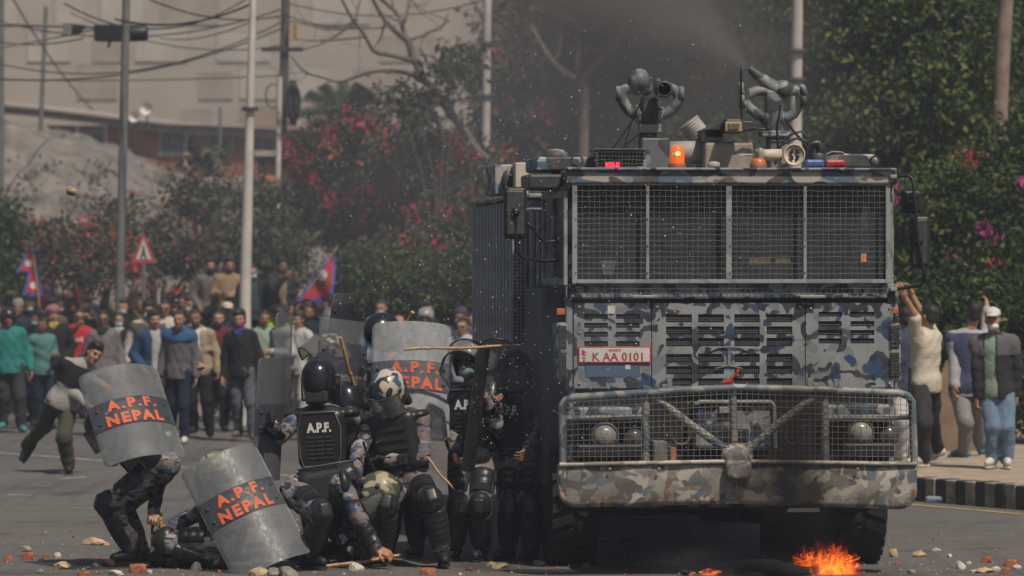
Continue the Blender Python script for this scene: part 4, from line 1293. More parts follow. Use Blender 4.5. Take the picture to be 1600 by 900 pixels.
# beacons
AMB = clear('amber_dome', (.55, .13, .03), .75, .2, .05)
for px, py, lit in ((1058, 262, 1), (1185, 262, 0)):
    c = tl(px, py, .1)
    bc = MB().lathe([(.065, -.01), (.068, .03), (.06, .035)], c, n=18).build('beacon', plain('beacon_base', (.22, .10, .05), .6), truck)
    if lit:
        MB().lathe([(.058, .035), (.058, .13), (.045, .165), (.02, .18), (0, .182)], c, n=18).build('dome', glow('amber_lit', (1.0, .16, .02), .55), bc)
        MB().ball(c + [.0, -.03, .11], (.034, .034, .036), 10).build('bulb', glow('amber_bulb', (1.0, .28, .05), 5), bc)
        T, Fc = text_mesh('MAS', .035, .001); mb = MB(); facing(mb, T, Fc, c + [-.01, -.0605, .105], (1, 0, 0), (0, 0, 1)); mb.build('lettering', plain('dome_print', (.7, .5, .4), .5), bc)
    else:
        MB().lathe([(.06, .035), (.055, .06), (.03, .075), (0, .078)], c, n=18).build('dome', INDI, bc)
# water cannon: column, clamp, ring-shaped feed pipes, barrel
def cannon(px, kind):
    g = lambda x, y, yy=.9: tl(x, y, yy)
    e = bpy.data.objects.new('water_cannon', None); COL.objects.link(e); e.parent = truck
    if kind == 0:
        base = g(1018, 262)
        mb = MB(); a = g(1000, 250); c = g(1044, 216); mb.box(a[0], c[0], .78, 1.05, RZ, c[2]); mb.build('base_block', CAMO_PIPE, e, bevel=.015)
        MB().lathe([(.075, 0), (.075, .25), (.06, .25), (.06, .45)], g(1012, 240), n=16).build('column', DARKMET, e)
        mb = MB(); a = g(998, 208); c = g(1033, 195); mb.box(a[0], c[0], .82, .98, a[2], c[2]); mb.build('clamp', CAMO_PIPE, e, bevel=.01)
        mb = MB(); a = g(1002, 194); c = g(1027, 152); mb.box(a[0], c[0], .85, .98, a[2], c[2]); mb.build('body', DARKMET, e, bevel=.02)
        for pts in ([(1006, 137), (990, 137), (977, 140), (971, 148), (974, 160), (981, 171), (990, 178), (1001, 180)], [(1030, 135), (1043, 136), (1055, 142), (1061, 151), (1057, 162), (1050, 171), (1041, 177), (1028, 180)]):
            MB().tube([g(*p) for p in pts], [.042, .044, .046, .046, .046, .046, .044, .042], 14).build('feed_pipe', CAMO_PIPE, e)
        for x, y, ax in ((994, 137, (1, 0, 0)), (1027, 135, (1, 0, 0)), (996, 180, (1, 0, .15)), (1031, 179, (1, 0, -.15)), (966, 147, (1, 0, 0)), (1064, 147, (1, 0, 0))):
            MB().lathe([(.045, -.022), (.064, -.02), (.064, .02), (.045, .022)], g(x, y), ax, 16).build('flange', GREYMET if x in (1031,) else CAMO_PIPE, e)
        V, Q = snet([ell(g(998, 126), (.092, .11, .10)), cone(g(998, 126), g(1008, 138), .06, .06)], .014); put('motor_ball', mesh_of(V, Q, True), CAMO_PIPE, e)
        MB().lathe([(.0, .10), (.035, .10), (.038, -.02), (.07, -.05), (.072, -.2), (.05, -.22), (.05, -.1)], g(1033, 139, .82), (0, 1, .05), 16).build('barrel', DARKMET, e)
        MB().ball(g(1010, 124, .84), .02, 8).build('knob', BLACK, e)
        for k, pts in enumerate(([(1008, 145), (990, 185), (970, 215), (956, 234)], [(1004, 155), (985, 195), (977, 225), (980, 234)], [(1000, 208), (985, 220), (970, 234)])):
            MB().tube([g(x, y, .7) for x, y in pts], .006, 5).build('cable', BLACK, e)
    else:
        mb = MB(); a = g(1200, 250); c = g(1228, 212); mb.box(a[0], c[0], .8, 1.05, RZ, c[2]); mb.build('base_block', CAMO_PIPE, e, bevel=.015)
        mb = MB(); a = g(1188, 214); c = g(1232, 205); mb.box(a[0], c[0], .78, 1.0, a[2], c[2]); mb.build('clamp', CAMO_ROOF, e, bevel=.01)
        MB().lathe([(.07, 0), (.07, .35)], g(1211, 240), n=16).build('column', CAMO_PIPE, e)
        mb = MB(); a = g(1196, 205); c = g(1222, 140); mb.box(a[0], c[0], .85, .98, a[2], c[2]); mb.build('body', CAMO_PIPE, e, bevel=.02)
        MB().tube([g(1215, 140), g(1200, 131), g(1185, 119), g(1171, 107)], [.062, .055, .045, .028], 14).build('barrel', CAMO_PIPE, e)
        V, Q = snet([ell(g(1224, 141), (.075, .08, .085)), cone(g(1218, 138), g(1248, 142), .058, .04)], .014); put('motor_ball', mesh_of(V, Q, True), CAMO_PIPE, e)
        for pts in ([(1228, 138), (1246, 143), (1251, 152), (1248, 166), (1240, 178), (1228, 185), (1218, 187)], [(1205, 142), (1184, 142), (1166, 148), (1163, 158), (1170, 168), (1182, 178), (1198, 186)]):
            MB().tube([g(*p) for p in pts], [.042, .042, .042, .041, .042, .043, .044], 14).build('feed_pipe', CAMO_PIPE, e)
        for x, y, ax in ((1226, 141, (1, 0, 0)), (1222, 186, (1, 0, 0)), (1254, 144, (1, .2, .3)), (1253, 156, (1, .2, 0)), (1158, 141, (1, 0, 0)), (1158, 156, (1, 0, 0)), (1196, 186, (1, 0, -.3))):
            MB().lathe([(.045, -.022), (.064, -.02), (.064, .02), (.045, .022)], g(x, y), ax, 16).build('flange', CAMO_PIPE, e)
        for pts in ([(1216, 240), (1214, 200), (1220, 165)], [(1226, 185), (1240, 205), (1255, 222), (1262, 240)], [(1196, 236), (1205, 222), (1222, 222), (1236, 210), (1252, 205), (1262, 216)], [(1158, 110), (1158, 160), (1160, 205), (1172, 200), (1196, 202)], [(1212, 258), (1210, 238), (1222, 226), (1244, 216), (1262, 222)]):
            MB().tube([g(x, y, .65) for x, y in pts], .010, 6).build('cable', BLACK, e)
cannon(1018, 0); cannon(1211, 1)
# intake duct, blower housing and its lamp
DUCT = plain('grey_duct', (.30, .285, .265), .7, .25, 7)
mb = MB(); mb.tube([tl(1076, 190, 1.1), tl(1087, 204, 1.1), tl(1097, 217, 1.1), tl(1100, 228, 1.1)], [.085, .088, .09, .085], 18); dk = mb.build('duct', DUCT, truck)
mb = MB()
for k in range(9):
    t_ = k / 8; p = tl(1077 + 20 * t_, 192 + 26 * t_, 1.1); mb.lathe([(.088, -.006), (.094, 0), (.088, .006)], p, tl(1097, 217, 1.1) - tl(1076, 190, 1.1), 18)
mb.build('hoop', DUCT, dk)
MB().lathe([(.0, -.2), (.09, -.2), (.095, .15), (.0, .15)], tl(1080, 238, 1.0), (1, 0, 0), 18).build('duct_drum', DUCT, truck)
mb = MB(); a = tl(1100, 258, .8); c = tl(1176, 222, .8); mb.box(a[0], c[0], .75, 1.3, RZ, c[2]); bh = mb.build('blower_housing', plain('tan_housing', (.26, .23, .195), .75, .3, 8), truck, bevel=.025)
rbuild('housing_window', GAP, 1104, 1128, 205, 214, .755, .775, bh); rbuild('housing_face', plain('tan_housing', (.26, .23, .195), .75, .3, 8), 1100, 1131, 203, 221.5, .78, 1.2, bh, .012)
mb = MB(); p = [tl(1096, 204, .76), tl(1132, 186, .76), tl(1176, 190, .76), tl(1178, 205, .76)]
V, Fc = prism(p, .7, 1.3); mb.add(V, Fc); mb.build('housing_cover', DARKMET, bh, bevel=.01)
wl = rbuild('work_lamp', BLACK, 1132, 1161, 185, 208, .55, .69, truck, .02)
rbuild('lamp_rim', plain('yellow_rim', (.34, .25, .10), .6, .2), 1133, 1160, 190, 206, .53, .548, wl, .012)
rbuild('lamp_glass', plain('dull_lens', (.12, .11, .10), .3), 1138, 1155, 192, 203, .515, .528, wl, .008)
MB().lathe([(.05, 0), (.05, .03), (.02, .04)], tl(1115, 260, .3), n=14).build('vent_cap', DUCT, truck)
# siren drum with cross-barred end
SIR = plain('cream_siren', (.50, .43, .34), .6, .2, 10)
c = tl(1240, 242, .12)
sr = MB().lathe([(.075, .0), (.088, -.02), (.088, -.035), (.078, -.04), (.078, -.03), (.0, -.028)], c, (0, 1, 0), 24).build('siren', SIR, truck)
mb = MB()
for q in range(4):
    a0 = q * math.pi / 2 + .16; a1 = (q + 1) * math.pi / 2 - .16
    pts = [c + [.012 * math.cos((a0 + a1) / 2), -.0405, .012 * math.sin((a0 + a1) / 2)]] + [c + [.045 * math.cos(a), -.0405, .045 * math.sin(a)] for a in np.linspace(a0, a1, 7)]
    mb.add([p for p in pts], [tuple(range(8))[::-1]])
mb.build('sound_slot', GAP, sr)
MB().lathe([(.0, -.2), (.045, -.2), (.048, .0), (.0, .0)], c + [-.09, .06, 0], (1, 0, 0), 18).build('horn_body', SIR, sr)
MB().lathe([(.02, -.02), (.03, .06), (.022, .1), (0, .11)], tl(1188, 252, .12), n=12).build('sensor', GREYMET, truck)
MB().tube([tl(1155, 243, .1), tl(1176, 241.5, .1)], .008, 6).build('chrome_rod', plain('chrome', (.75, .74, .72), .15, .1, metal=1), truck)
MB().tube([tl(1262, 258, .3), tl(1260, 240, .3), tl(1266, 226, .3), tl(1278, 224, .3), tl(1283, 236, .3), tl(1282, 250, .3)], .04, 12).build('intake_elbow', BLACK, truck)
MB().lathe([(.065, 0), (.065, .025), (.05, .05)], tl(1278, 249, .3), n=16).build('intake_flange', DARKMET, truck)
for px0, px1, col, nm in ((1259, 1289, (.06, .12, .34), 'light_bar_blue'), (1289.6, 1322, (.36, .03, .045), 'light_bar_red')):
    rbuild('light_bar', clear(nm, col, .92, .12, .05, .6), px0, px1, 249, 261, -.02, .16, bevel=.02)
rbuild('light_bar_base', BLACK, 1256, 1325, 261.2, 263.5, -.01, .15)
mb = MB(); a = tl(1276, 262, .25); 
V, Fc = prism([tl(1292, 262, .25), tl(1368, 262, .25), tl(1366, 241, .25), tl(1318, 240, .25)], .25, 1.1); mb.add(V, Fc); mb.build('roof_box', CAMO_ROOF, truck, bevel=.015)
MB().tube([tl(1290, 242, .3), tl(1300, 237, .3), tl(1315, 238, .3), tl(1322, 242, .3)], .007, 6).build('grab_rail', GREYMET, truck)
wl = MB().lathe([(.0, .05), (.03, .045), (.042, .0), (.042, -.03), (.036, -.035)], tl(1366, 252, .1), (0, 1, 0), 18).build('work_lamp', BLACK, truck)
MB().lathe([(.0, -.045), (.025, -.04), (.037, -.028), (.037, -.02)], tl(1366, 252, .1), (0, 1, 0), 18).build('lamp_glass', plain('dull_lens', (.12, .11, .10), .3), wl)
MB().tube([tl(1159, 190, .6), tl(1158, 105, .6)], .006, 5).build('antenna', BLACK, truck)

# -- mirrors
def slab(px0, px1, py0, py1, y, th, name, mat, parent=truck, lean=0):
    a = tl(px0, py1, y); c = tl(px1, py0, y); V, Q = snet([rbox(((a[0] + c[0]) / 2, y, (a[2] + c[2]) / 2), ((c[0] - a[0]) / 2, th, (c[2] - a[2]) / 2), r=min(th * .9, .035))], .012)
    return put(name, mesh_of(V, Q, True), mat, parent)
mr = slab(787, 823, 292, 374, -.15, .04, 'mirror', BLACK); slab(791, 819, 297, 368, -.185, .012, 'mirror_panel', DARKMET, mr)
MB().tube([tl(806, 335, -.2), tl(806, 390, -.17), tl(815, 402, -.1), tl(850, 408, .05), tl(872, 406, .1)], .014, 8).build('mirror_arm', BLACK, truck)
MB().tube([tl(806, 330, -.1), tl(850, 378, .1), tl(872, 376, .1)], .010, 8).build('mirror_arm', BLACK, truck)
MB().ball(tl(806, 331, -.2), .035, 10).build('mirror_clamp', BLACK, truck)
slab(1407, 1440, 297, 334, -.05, .035, 'mirror', BLACK); mr = slab(1422, 1453, 337, 419, -.1, .035, 'mirror', BLACK); slab(1426, 1449, 342, 414, -.13, .010, 'mirror_panel', DARKMET, mr)
MB().tube([tl(1398, 276, -.1), tl(1418, 274, -.14), tl(1426, 279, -.16), tl(1428, 300, -.17), tl(1434, 370, -.17), tl(1442, 420, -.17), tl(1446, 437, -.15), tl(1438, 446, -.12), tl(1400, 452, -.05)], .013, 8).build('mirror_arm', BLACK, truck)
for px, py in ((1428, 306), (1435, 377)): MB().lathe([(.0, -.03), (.03, -.03), (.03, .03), (.0, .03)], tl(px, py, -.15), (1, 0, 0), 10).build('mirror_clamp', BLACK, truck)
rbuild('mirror_bracket', GREYMET, 1391, 1402, 273, 279, -.12, -.02); rbuild('mirror_bracket', GREYMET, 1391, 1402, 449, 455, -.08, -.02)
# red scrap of cloth caught on the grille
V, Q = snet([ell(tl(1135, 598, -.05), (.05, .012, .02)), cone(tl(1138, 596, -.05), tl(1152, 582, -.05), .016, .010), ell(tl(1153, 579, -.05), (.014, .01, .018))], .008)
tag(put('red_rag', mesh_of(V - tl(1135, 598, -.05), Q, True), cloth((.35, .04, .04)), loc=(np.array(truck.matrix_basis @ Vector(tl(1135, 598, -.05))))), 'small red rag caught on the grille above the bumper', 'rag')
bpy.data.objects['red_rag'].rotation_euler.z = TA

# ------------------------------------------------------------------ people
UP = np.array([0, 0, 1.])


class Fig:
    """a posed skeleton: pelvis, neck, head direction, elbows, wrists, knees, ankles -> smooth primitives"""
    def __init__(s, pel, neck, fwd, head=None, hdir=None, k=1.0, wide=.175):
        s.k = k
        s.pel = np.asarray(pel, float); s.neck = np.asarray(neck, float)
        s.up = nrm(s.neck - s.pel); s.right = nrm(np.cross(np.asarray(fwd, float), s.up)); s.fwd = np.cross(s.up, s.right)
        s.M = np.stack([s.right, s.fwd, s.up], 1)
        s.hdir = nrm(s.fwd if hdir is None else hdir)
        s.head = s.neck + s.up * .155 * k + s.fwd * .02 if head is None else np.asarray(head, float)
        hu = nrm(nrm(s.head - s.neck) * .6 + s.up * .2 + UP * .2)
        hr = np.cross(s.hdir, hu)
        hr = nrm(hr if np.linalg.norm(hr) > .15 else s.right); s.hM = np.stack([hr, s.hdir, np.cross(hr, s.hdir)], 1)
        s.sh = {}; s.hip = {}; s.el = {}; s.wr = {}; s.kn = {}; s.an = {}; s.toe = {}; s.curl = {}; s.hand = {}
        for sd_, sg in (('L', -1), ('R', 1)):
            s.sh[sd_] = s.neck + s.right * wide * sg * k - s.up * .055 * k
            s.hip[sd_] = s.pel + s.right * .095 * sg * k - s.up * .03 * k
            s.curl[sd_] = .45

    def hp(s, v):                                   # head frame -> world
        return s.head + s.hM @ (np.asarray(v, float) * s.k)

    def torso(s, q, k=.05):
        C = s.neck - s.pel; M = s.M; K = s.k
        at = lambda t, f=0: s.pel + C * t + s.fwd * f
        P_ = [ell(at(.70, .0), (.165 * K + q, .108 * K + q, .20 * K + q), M, k), ell(at(.38, .005), (.145 * K + q, .105 * K + q, .19 * K + q), M, k), ell(at(.04, -.01), (.160 * K + q, .118 * K + q, .13 * K + q), M, k)]
        for sg in 'LR':
            P_.append(cone(s.neck - s.up * .035 + (s.sh[sg] - s.neck) * .2, s.sh[sg] - s.up * .012, .042 * K + q, .050 * K + q, k))
        return P_

    def arms(s, q, k=.03, cut=0.0):
        P_ = []
        for a in s.el:
            P_ += [cone(s.sh[a], s.el[a], .052 * s.k + q, .040 * s.k + q, k), cone(s.el[a], s.wr[a] + (s.el[a] - s.wr[a]) * cut, .041 * s.k + q, .029 * s.k + q, k)]
        return P_

    def legs(s, q, k=.035, cut=0.0):
        P_ = []
        for a in s.kn:
            P_ += [cone(s.hip[a], s.kn[a], .082 * s.k + q, .056 * s.k + q, k), cone(s.kn[a], s.an[a] + (s.kn[a] - s.an[a]) * cut, .056 * s.k + q, .040 * s.k + q, k)]
        return P_

    def headp(s, f=1.0):
        h = lambda *v: s.hp(v); M = s.hM; K = s.k
        E_ = lambda c, r, k=.02, op='u': ell(h(*c), np.array(r) * K, M, k, op)
        P_ = [E_((0, -.012, .032), (.076, .097, .088)), E_((0, .025, -.045), (.058, .066, .072), .03), E_((0, .066, -.094), (.026, .022, .022), .025),
              cone(h(0, .088, .012), h(0, .112, -.026), .008 * K, .014 * K, .012), E_((.014, .094, -.03), (.011, .013, .009), .008), E_((-.014, .094, -.03), (.011, .013, .009), .008),
              cone(h(-.035, .082, .024), h(.035, .082, .024), .011 * K, .011 * K, .015), E_((.04, .058, -.028), (.024, .022, .026), .02), E_((-.04, .058, -.028), (.024, .022, .026), .02),
              E_((.076, -.008, -.008), (.010, .020, .032), .008), E_((-.076, -.008, -.008), (.010, .020, .032), .008),
              E_((.031, .098, .004), (.015, .014, .010), .005, 's'), E_((-.031, .098, .004), (.015, .014, .010), .005, 's'),
              E_((0, .086, -.060), (.024, .010, .009), .006),
              cone(h(0, -.02, -.06), s.neck, .054 * K, .062 * K, .03)]
        return P_

    def face_bits(s):
        out = []
        h = lambda *v: s.hp(v)
        m = MB()
        for x in (-.031, .031): m.ball(h(x, .081, .003), np.array((.013, .009, .007)) * s.k, 8, s.hM)
        for x in (-1, 1): m.tube([h(.012 * x, .096, .021), h(.03 * x, .095, .027), h(.05 * x, .078, .022)], .0055 * s.k, 5)
        l = MB(); l.tube([h(-.022, .088, -.062), h(0, .098, -.061), h(.022, .088, -.062)], .0045 * s.k, 5)
        return m, l

    def handp(s, a):
        """palm, four bent fingers of different lengths, thumb from the side of the palm"""
        w_ = s.wr[a]
        d, n_ = s.hand.get(a, (None, None))
        if d is None: d = nrm(w_ - s.el[a])
        d = nrm(d)
        if n_ is None: n_ = s.fwd * .3 + s.right * (.8 if a == 'L' else -.8)
        n_ = nrm(n_ - d * np.dot(n_, d)); t_ = np.cross(d, n_) * (1 if a == 'L' else -1)
        # t_ points to the thumb side
        c = s.curl[a]; K = s.k
        M = np.stack([t_, d, n_], 1)
        P_ = [rbox(w_ + d * .05 * K, np.array((.040, .050, .016)) * K, M, .014, .012), cone(w_ - d * .04, w_ + d * .015, .027 * K, .026 * K, .02)]
        for i, (off, L) in enumerate(((.031, .072), (.011, .082), (-.010, .076), (-.030, .060))):
            p = w_ + (d * .095 + t_ * off) * K; ang = 0
            for j, fr in enumerate((.45, .32, .23)):
                ang += c * (1.25 if j else .9) * (1 + .06 * i)
                q = p + (d * math.cos(ang) + n_ * math.sin(ang) + t_ * off * .6 * (1 - c)) * L * fr * K
                P_.append(cone(p, q, (.0092 - .0006 * j) * K, (.0086 - .0008 * j) * K, .003)); p = q
        p = w_ + (d * .03 + t_ * .034) * K
        q = p + nrm(t_ * .75 + d * .75 + n_ * .35 * c) * .042 * K
        r_ = q + nrm(d * .8 + t_ * (.15 - .5 * c) + n_ * (.3 + .5 * c)) * .034 * K
        P_ += [cone(p, q, .013 * K, .0105 * K, .008), cone(q, r_, .0105 * K, .0085 * K, .004)]
        return P_

    def shoep(s, a, q=0.0, boot=False):
        an = s.an[a]; t_ = s.toe.get(a, None)
        t_ = nrm(s.fwd * [1, 1, 0]) if t_ is None else nrm(t_)
        side = np.cross(t_, UP if abs(t_[2]) < .9 else s.right); side = nrm(side); u = np.cross(side, t_)
        z = .072
        P_ = [cone(an - u * (z - .045), an - u * (z - .038) + t_ * .10, .042 + q, .040 + q, .03), cone(an - u * (z - .036) + t_ * .08, an - u * (z - .030) + t_ * .165, .038 + q, .030 + q, .02), ell(an - u * (z - .045) - t_ * .035, (.04 + q, .045 + q, .045 + q), None, .02), cone(an, an - u * .03, .045 + q, .045 + q, .02)]
        if boot: P_.append(cone(an, an + (s.kn[a] - an) * .42, .05 + q, .054 + q, .02))
        P_.append(half(an - u * (z + .004 + q), -u))
        return P_

    def sole(s, a, q=0.0):
        an = s.an[a]; t_ = s.toe.get(a, None); t_ = nrm(s.fwd * [1, 1, 0]) if t_ is None else nrm(t_)
        side = nrm(np.cross(t_, UP if abs(t_[2]) < .9 else s.right)); u = np.cross(side, t_)
        m = MB(); V = []
        for x, y in ((-.075, 0), (-.06, .03), (0, .036), (.08, .046), (.15, .042), (.185, .025), (.198, 0), (.185, -.025), (.15, -.042), (.08, -.046), (0, -.036), (-.06, -.03)):
            V.append(an + t_ * x * 1.02 + side * y * (1 + 6 * q) - u * .074)
        n = len(V); V = V + [v - u * .022 for v in V]
        m.add(V, [tuple(range(n)), tuple(range(2 * n - 1, n - 1, -1))] + [(i, n + i, n + (i + 1) % n, (i + 1) % n) for i in range(n)]); return m


def body_mesh(f, h=.024, hh=.009, hd=.0062, hands='LR', face=True):
    parts = []
    V, Q = snet(f.torso(0) + f.arms(0) + f.legs(0) + [cone(f.neck - f.up * .05, f.neck + (f.head - f.neck) * .35, .06 * f.k, .055 * f.k, .03)] + [ell(f.an[a] - UP * .02, (.04, .04, .05), None, .02) for a in f.an], h); parts.append((V, Q, 0))
    V, Q = snet(f.headp(), hh); parts.append((V, Q, 0))
    for a in hands:
        if a in f.wr:
            V, Q = snet(f.handp(a), hd); parts.append((V, Q, 0))
    if face:
        m, l = f.face_bits(); parts.append((m.v, m.f, 1)); parts.append((l.v, l.f, 2))
    return parts


def solve(a, px, py, L, sign, Yref):
    """point at pixel (px,py) at segment length L from a; sign picks nearer (-1) or farther (+1)"""
    Y = a[1]
    for _ in range(6):
        p = P(px, py, Y); pl = math.hypot(p[0] - a[0], p[2] - a[2])
        Y = a[1] + sign * math.sqrt(max(0, L * L - pl * pl))
    return P(px, py, Y)


def pose(Y, pel, neck, fwd, head=None, hdir=None, arms=None, legs=None, k=1.0, toes=None, wide=.175):
    p = P(pel[0], pel[1], Y + (pel[2] if len(pel) > 2 else 0)); n = P(neck[0], neck[1], Y + (neck[2] if len(neck) > 2 else 0))
    h = P(head[0], head[1], Y + (head[2] if len(head) > 2 else 0)) if head else None
    f = Fig(p, n, fwd, h, hdir, k, wide)
    for a, (e, w_) in (arms or {}).items():
        f.el[a] = solve(f.sh[a], e[0], e[1], .29 * k, e[2], Y); f.wr[a] = solve(f.el[a], w_[0], w_[1], .255 * k, w_[2], Y)
    for a, (kn, an) in (legs or {}).items():
        f.kn[a] = solve(f.hip[a], kn[0], kn[1], .43 * k, kn[2], Y); f.an[a] = solve(f.kn[a], an[0], an[1], .42 * k, an[2], Y)
        if f.an[a][2] < .085 and not (len(an) > 3): f.an[a][2] = .095
    for a, t_ in (toes or {}).items(): f.toe[a] = np.array(t_, float)
    return f


def sub(V, b): return np.asarray(V, float) - b


def add_net(name, prims, h, mat, e, base, nz=None, label=None):
    V, Q = snet(prims, h, nz)
    return put(name, mesh_of(V - base, Q, True), mat, e, label=label)


def mbuild(mb, name, mat, e, base, bevel=0):
    mb.v = [tuple(np.asarray(v) - base) for v in mb.v]
    return mb.build(name, mat, e, bevel=bevel)


def guard_shell(f, a, b, fw, r0, r1, span=1.7, steps=7, bulge=.0, th=.012):
    """stepped half-tube of plates along a limb, facing fw"""
    a, b = np.asarray(a), np.asarray(b); ax = nrm(b - a); fw = nrm(fw - ax * np.dot(fw, ax)); sd_ = np.cross(ax, fw)
    m = MB(); rows = []; n = 11
    for i in range(steps):
        t0, t1 = i / steps, (i + 1) / steps
        for t_, dr in ((t0, .0), (t0 + .02, .0045), (t1 - .03, .002)):
            rows.append((t_, r0 + (r1 - r0) * t_ + dr + bulge * math.sin(math.pi * t_)))
    for side_ in (0, 1):
        V = []
        for t_, r_ in rows:
            for k in range(n):
                an = -span + 2 * span * k / (n - 1)
                taper = 1 - .12 * (abs(an) / span) ** 4
                V.append(a + (b - a) * t_ + (fw * math.cos(an) + sd_ * math.sin(an)) * (r_ * taper - th * side_))
        Fc = [(i * n + k, (i + 1) * n + k, (i + 1) * n + k + 1, i * n + k + 1) for i in range(len(rows) - 1) for k in range(n - 1)]
        if side_: Fc = [q[::-1] for q in Fc]
        m.add(V, Fc, True)
    nv = len(rows) * n
    for i in range(len(rows) - 1):
        for k in (0, n - 1): m.f.append([i * n + k, nv + i * n + k, nv + (i + 1) * n + k, (i + 1) * n + k]); m.sm.append(False)
    for k in range(n - 1):
        for i in (0, len(rows) - 1): m.f.append([i * n + k, i * n + k + 1, nv + i * n + k + 1, nv + i * n + k]); m.sm.append(False)
    return m


def arc_sheet(f, R_, z0, z1, span, mat=None, th=.003, n=14, y0=0.0, tilt=0.0, rise=0.0):
    """curved visor plate in head coordinates"""
    V = []
    for off in (0, th):
        for z in (z0, (z0 + z1) / 2, z1):
            for k in range(n + 1):
                a = -span + 2 * span * k / n
                y, zz = (R_ - off) * math.cos(a) + y0, z
                c_, s_ = math.cos(tilt), math.sin(tilt)
                V.append(f.hp(((R_ - off) * math.sin(a), y * c_ - (zz - z1) * s_, y * s_ + (zz - z1) * c_ + z1 + rise)))
    m = n + 1; Fc = []
    for i in range(2):
        for k in range(n):
            a = i * m + k; Fc += [(a, a + 1, a + m + 1, a + m), (3 * m + a + m, 3 * m + a + m + 1, 3 * m + a + 1, 3 * m + a)]
    for k in range(n): Fc += [(k, 3 * m + k, 3 * m + k + 1, k + 1), (2 * m + k, 2 * m + k + 1, 5 * m + k + 1, 5 * m + k)]
    return V, Fc


VISOR = clear('visor_plastic', (.26, .28, .29), .36, .12, .15, .6)
ARMOUR = plain('black_armour', (.019, .020, .023), .38, .3, 20)
WEB = plain('black_webbing', (.016, .016, .018), .85, .4, 30)
GLOVE = plain('black_glove', (.014, .014, .015), .8, .4, 40)
BOOT = plain('black_boot', (.017, .016, .016), .5, .4, 16)
LETW = plain('white_lettering', (.62, .62, .6), .6, .05)
SKIN_COP = skin((.30, .165, .105))
SKIN_RED = skin((.36, .16, .09))
MASKB = cloth((.30, .45, .52))


def lettering_on(f, s, c, u, v, size, mat, e, base, bold=.03, name='lettering', sq=1.0):
    T, Fc = text_mesh(s, 1.0, bold)
    k = size / (T[:, 1].max() - T[:, 1].min())
    m = MB(); facing(m, T * [k * sq, k, 0], Fc, c, u, v)
    return mbuild(m, name, mat, e, base)


def helmet(f, e, base, mat, style='down', text=None, neck=True, grid=True, vtilt=0.0, brim=0):
    h = lambda *v: f.hp(v); M = f.hM; K = f.k
    E_ = lambda c, r, k=.02, op='u': ell(h(*c), np.array(r) * K, M, k, op)
    V, Q = snet([E_((0, -.012, .038), (.128, .150, .134)), E_((0, -.06, -.03), (.108, .095, .10), .04), E_((.085, -.01, -.05), (.032, .055, .065), .03), E_((-.085, -.01, -.05), (.032, .055, .065), .03),
                 rbox(h(0, .13, -.07), np.array((.082, .13, .105)) * K, M, .05, .01, 's'), rbox(h(0, .03, -.20), np.array((.2, .3, .10)) * K, M, .03, .01, 's')], .0095)
    ho = put('helmet', mesh_of(V - base, Q, True), mat, e)
    m = MB(); m.tube([h(.118 * math.sin(a), .125 * math.cos(a) - .005, .042 + .012 * math.cos(a)) for a in np.linspace(-1.5, 1.5, 13)], .010 * K, 6)
    for sx in (-1, 1): m.lathe([(.0, .012), (.022, .010), (.024, -.01), (.0, -.012)], h(.122 * sx, .0, .03), M @ np.array([sx, 0, 0]), 10)
    mbuild(m, 'visor_band', DARKMET, ho, base)
    if style in ('down', 'up'):
        tilt = vtilt if style == 'down' else 1.15
        R_ = .152; z0, z1 = -.125, .04
        V, Fc = arc_sheet(f, R_, z0, z1, 1.25, tilt=tilt)
        vo = put('visor', mesh_of(sub(V, base), Fc, True), VISOR, ho)
        m = MB()
        def vp(a, z, r=R_ + .004):
            y = r * math.cos(a); c_, s_ = math.cos(tilt), math.sin(tilt)
            return h(r * math.sin(a), y * c_ - (z - z1) * s_, y * s_ + (z - z1) * c_ + z1)
        for z in (z0, z1): m.tube([vp(a, z) for a in np.linspace(-1.25, 1.25, 13)], .007 * K, 5)
        for a in (-1.25, 1.25): m.tube([vp(a, z0), vp(a, z1)], .006 * K, 5)
        mbuild(m, 'visor_rim', DARKMET, ho, base)
        if grid:
            m = MB()
            for i in range(1, 10): m.tube([vp(a, z0 + (z1 - z0) * i / 10, R_ + .008) for a in np.linspace(-1.25, 1.25, 11)], .0016, 3, cap=False)
            for i in range(1, 24): m.tube([vp(-1.25 + 2.5 * i / 24, z0, R_ + .009), vp(-1.25 + 2.5 * i / 24, z1, R_ + .009)], .0016, 3, cap=False)
            go = mbuild(m, 'visor_grid', GREYMET, ho, base); go['kind'] = 'stuff'
    if neck:
        V, Q = snet([rbox(h(0, -.10, -.13), np.array((.085, .03, .05)) * K, M, .025, .02)], .011)
        put('neck_guard', mesh_of(V - base, Q, True), WEB, ho)
    if text:
        for i, s in enumerate(text):
            T, Fc = text_mesh(s, 1.0, .03); k = .032 / (T[:, 1].max() - T[:, 1].min()); V = []
            for x, y, _ in T * k:
                a = x / .115; el = .58 - i * .36 + y / .125
                V.append(h(.121 * math.sin(a) * math.cos(el), -.012 + .146 * math.cos(a) * math.cos(el), .035 + .132 * math.sin(el)))
            put('lettering', mesh_of(sub(V, base), Fc), LETW, ho)
    return ho


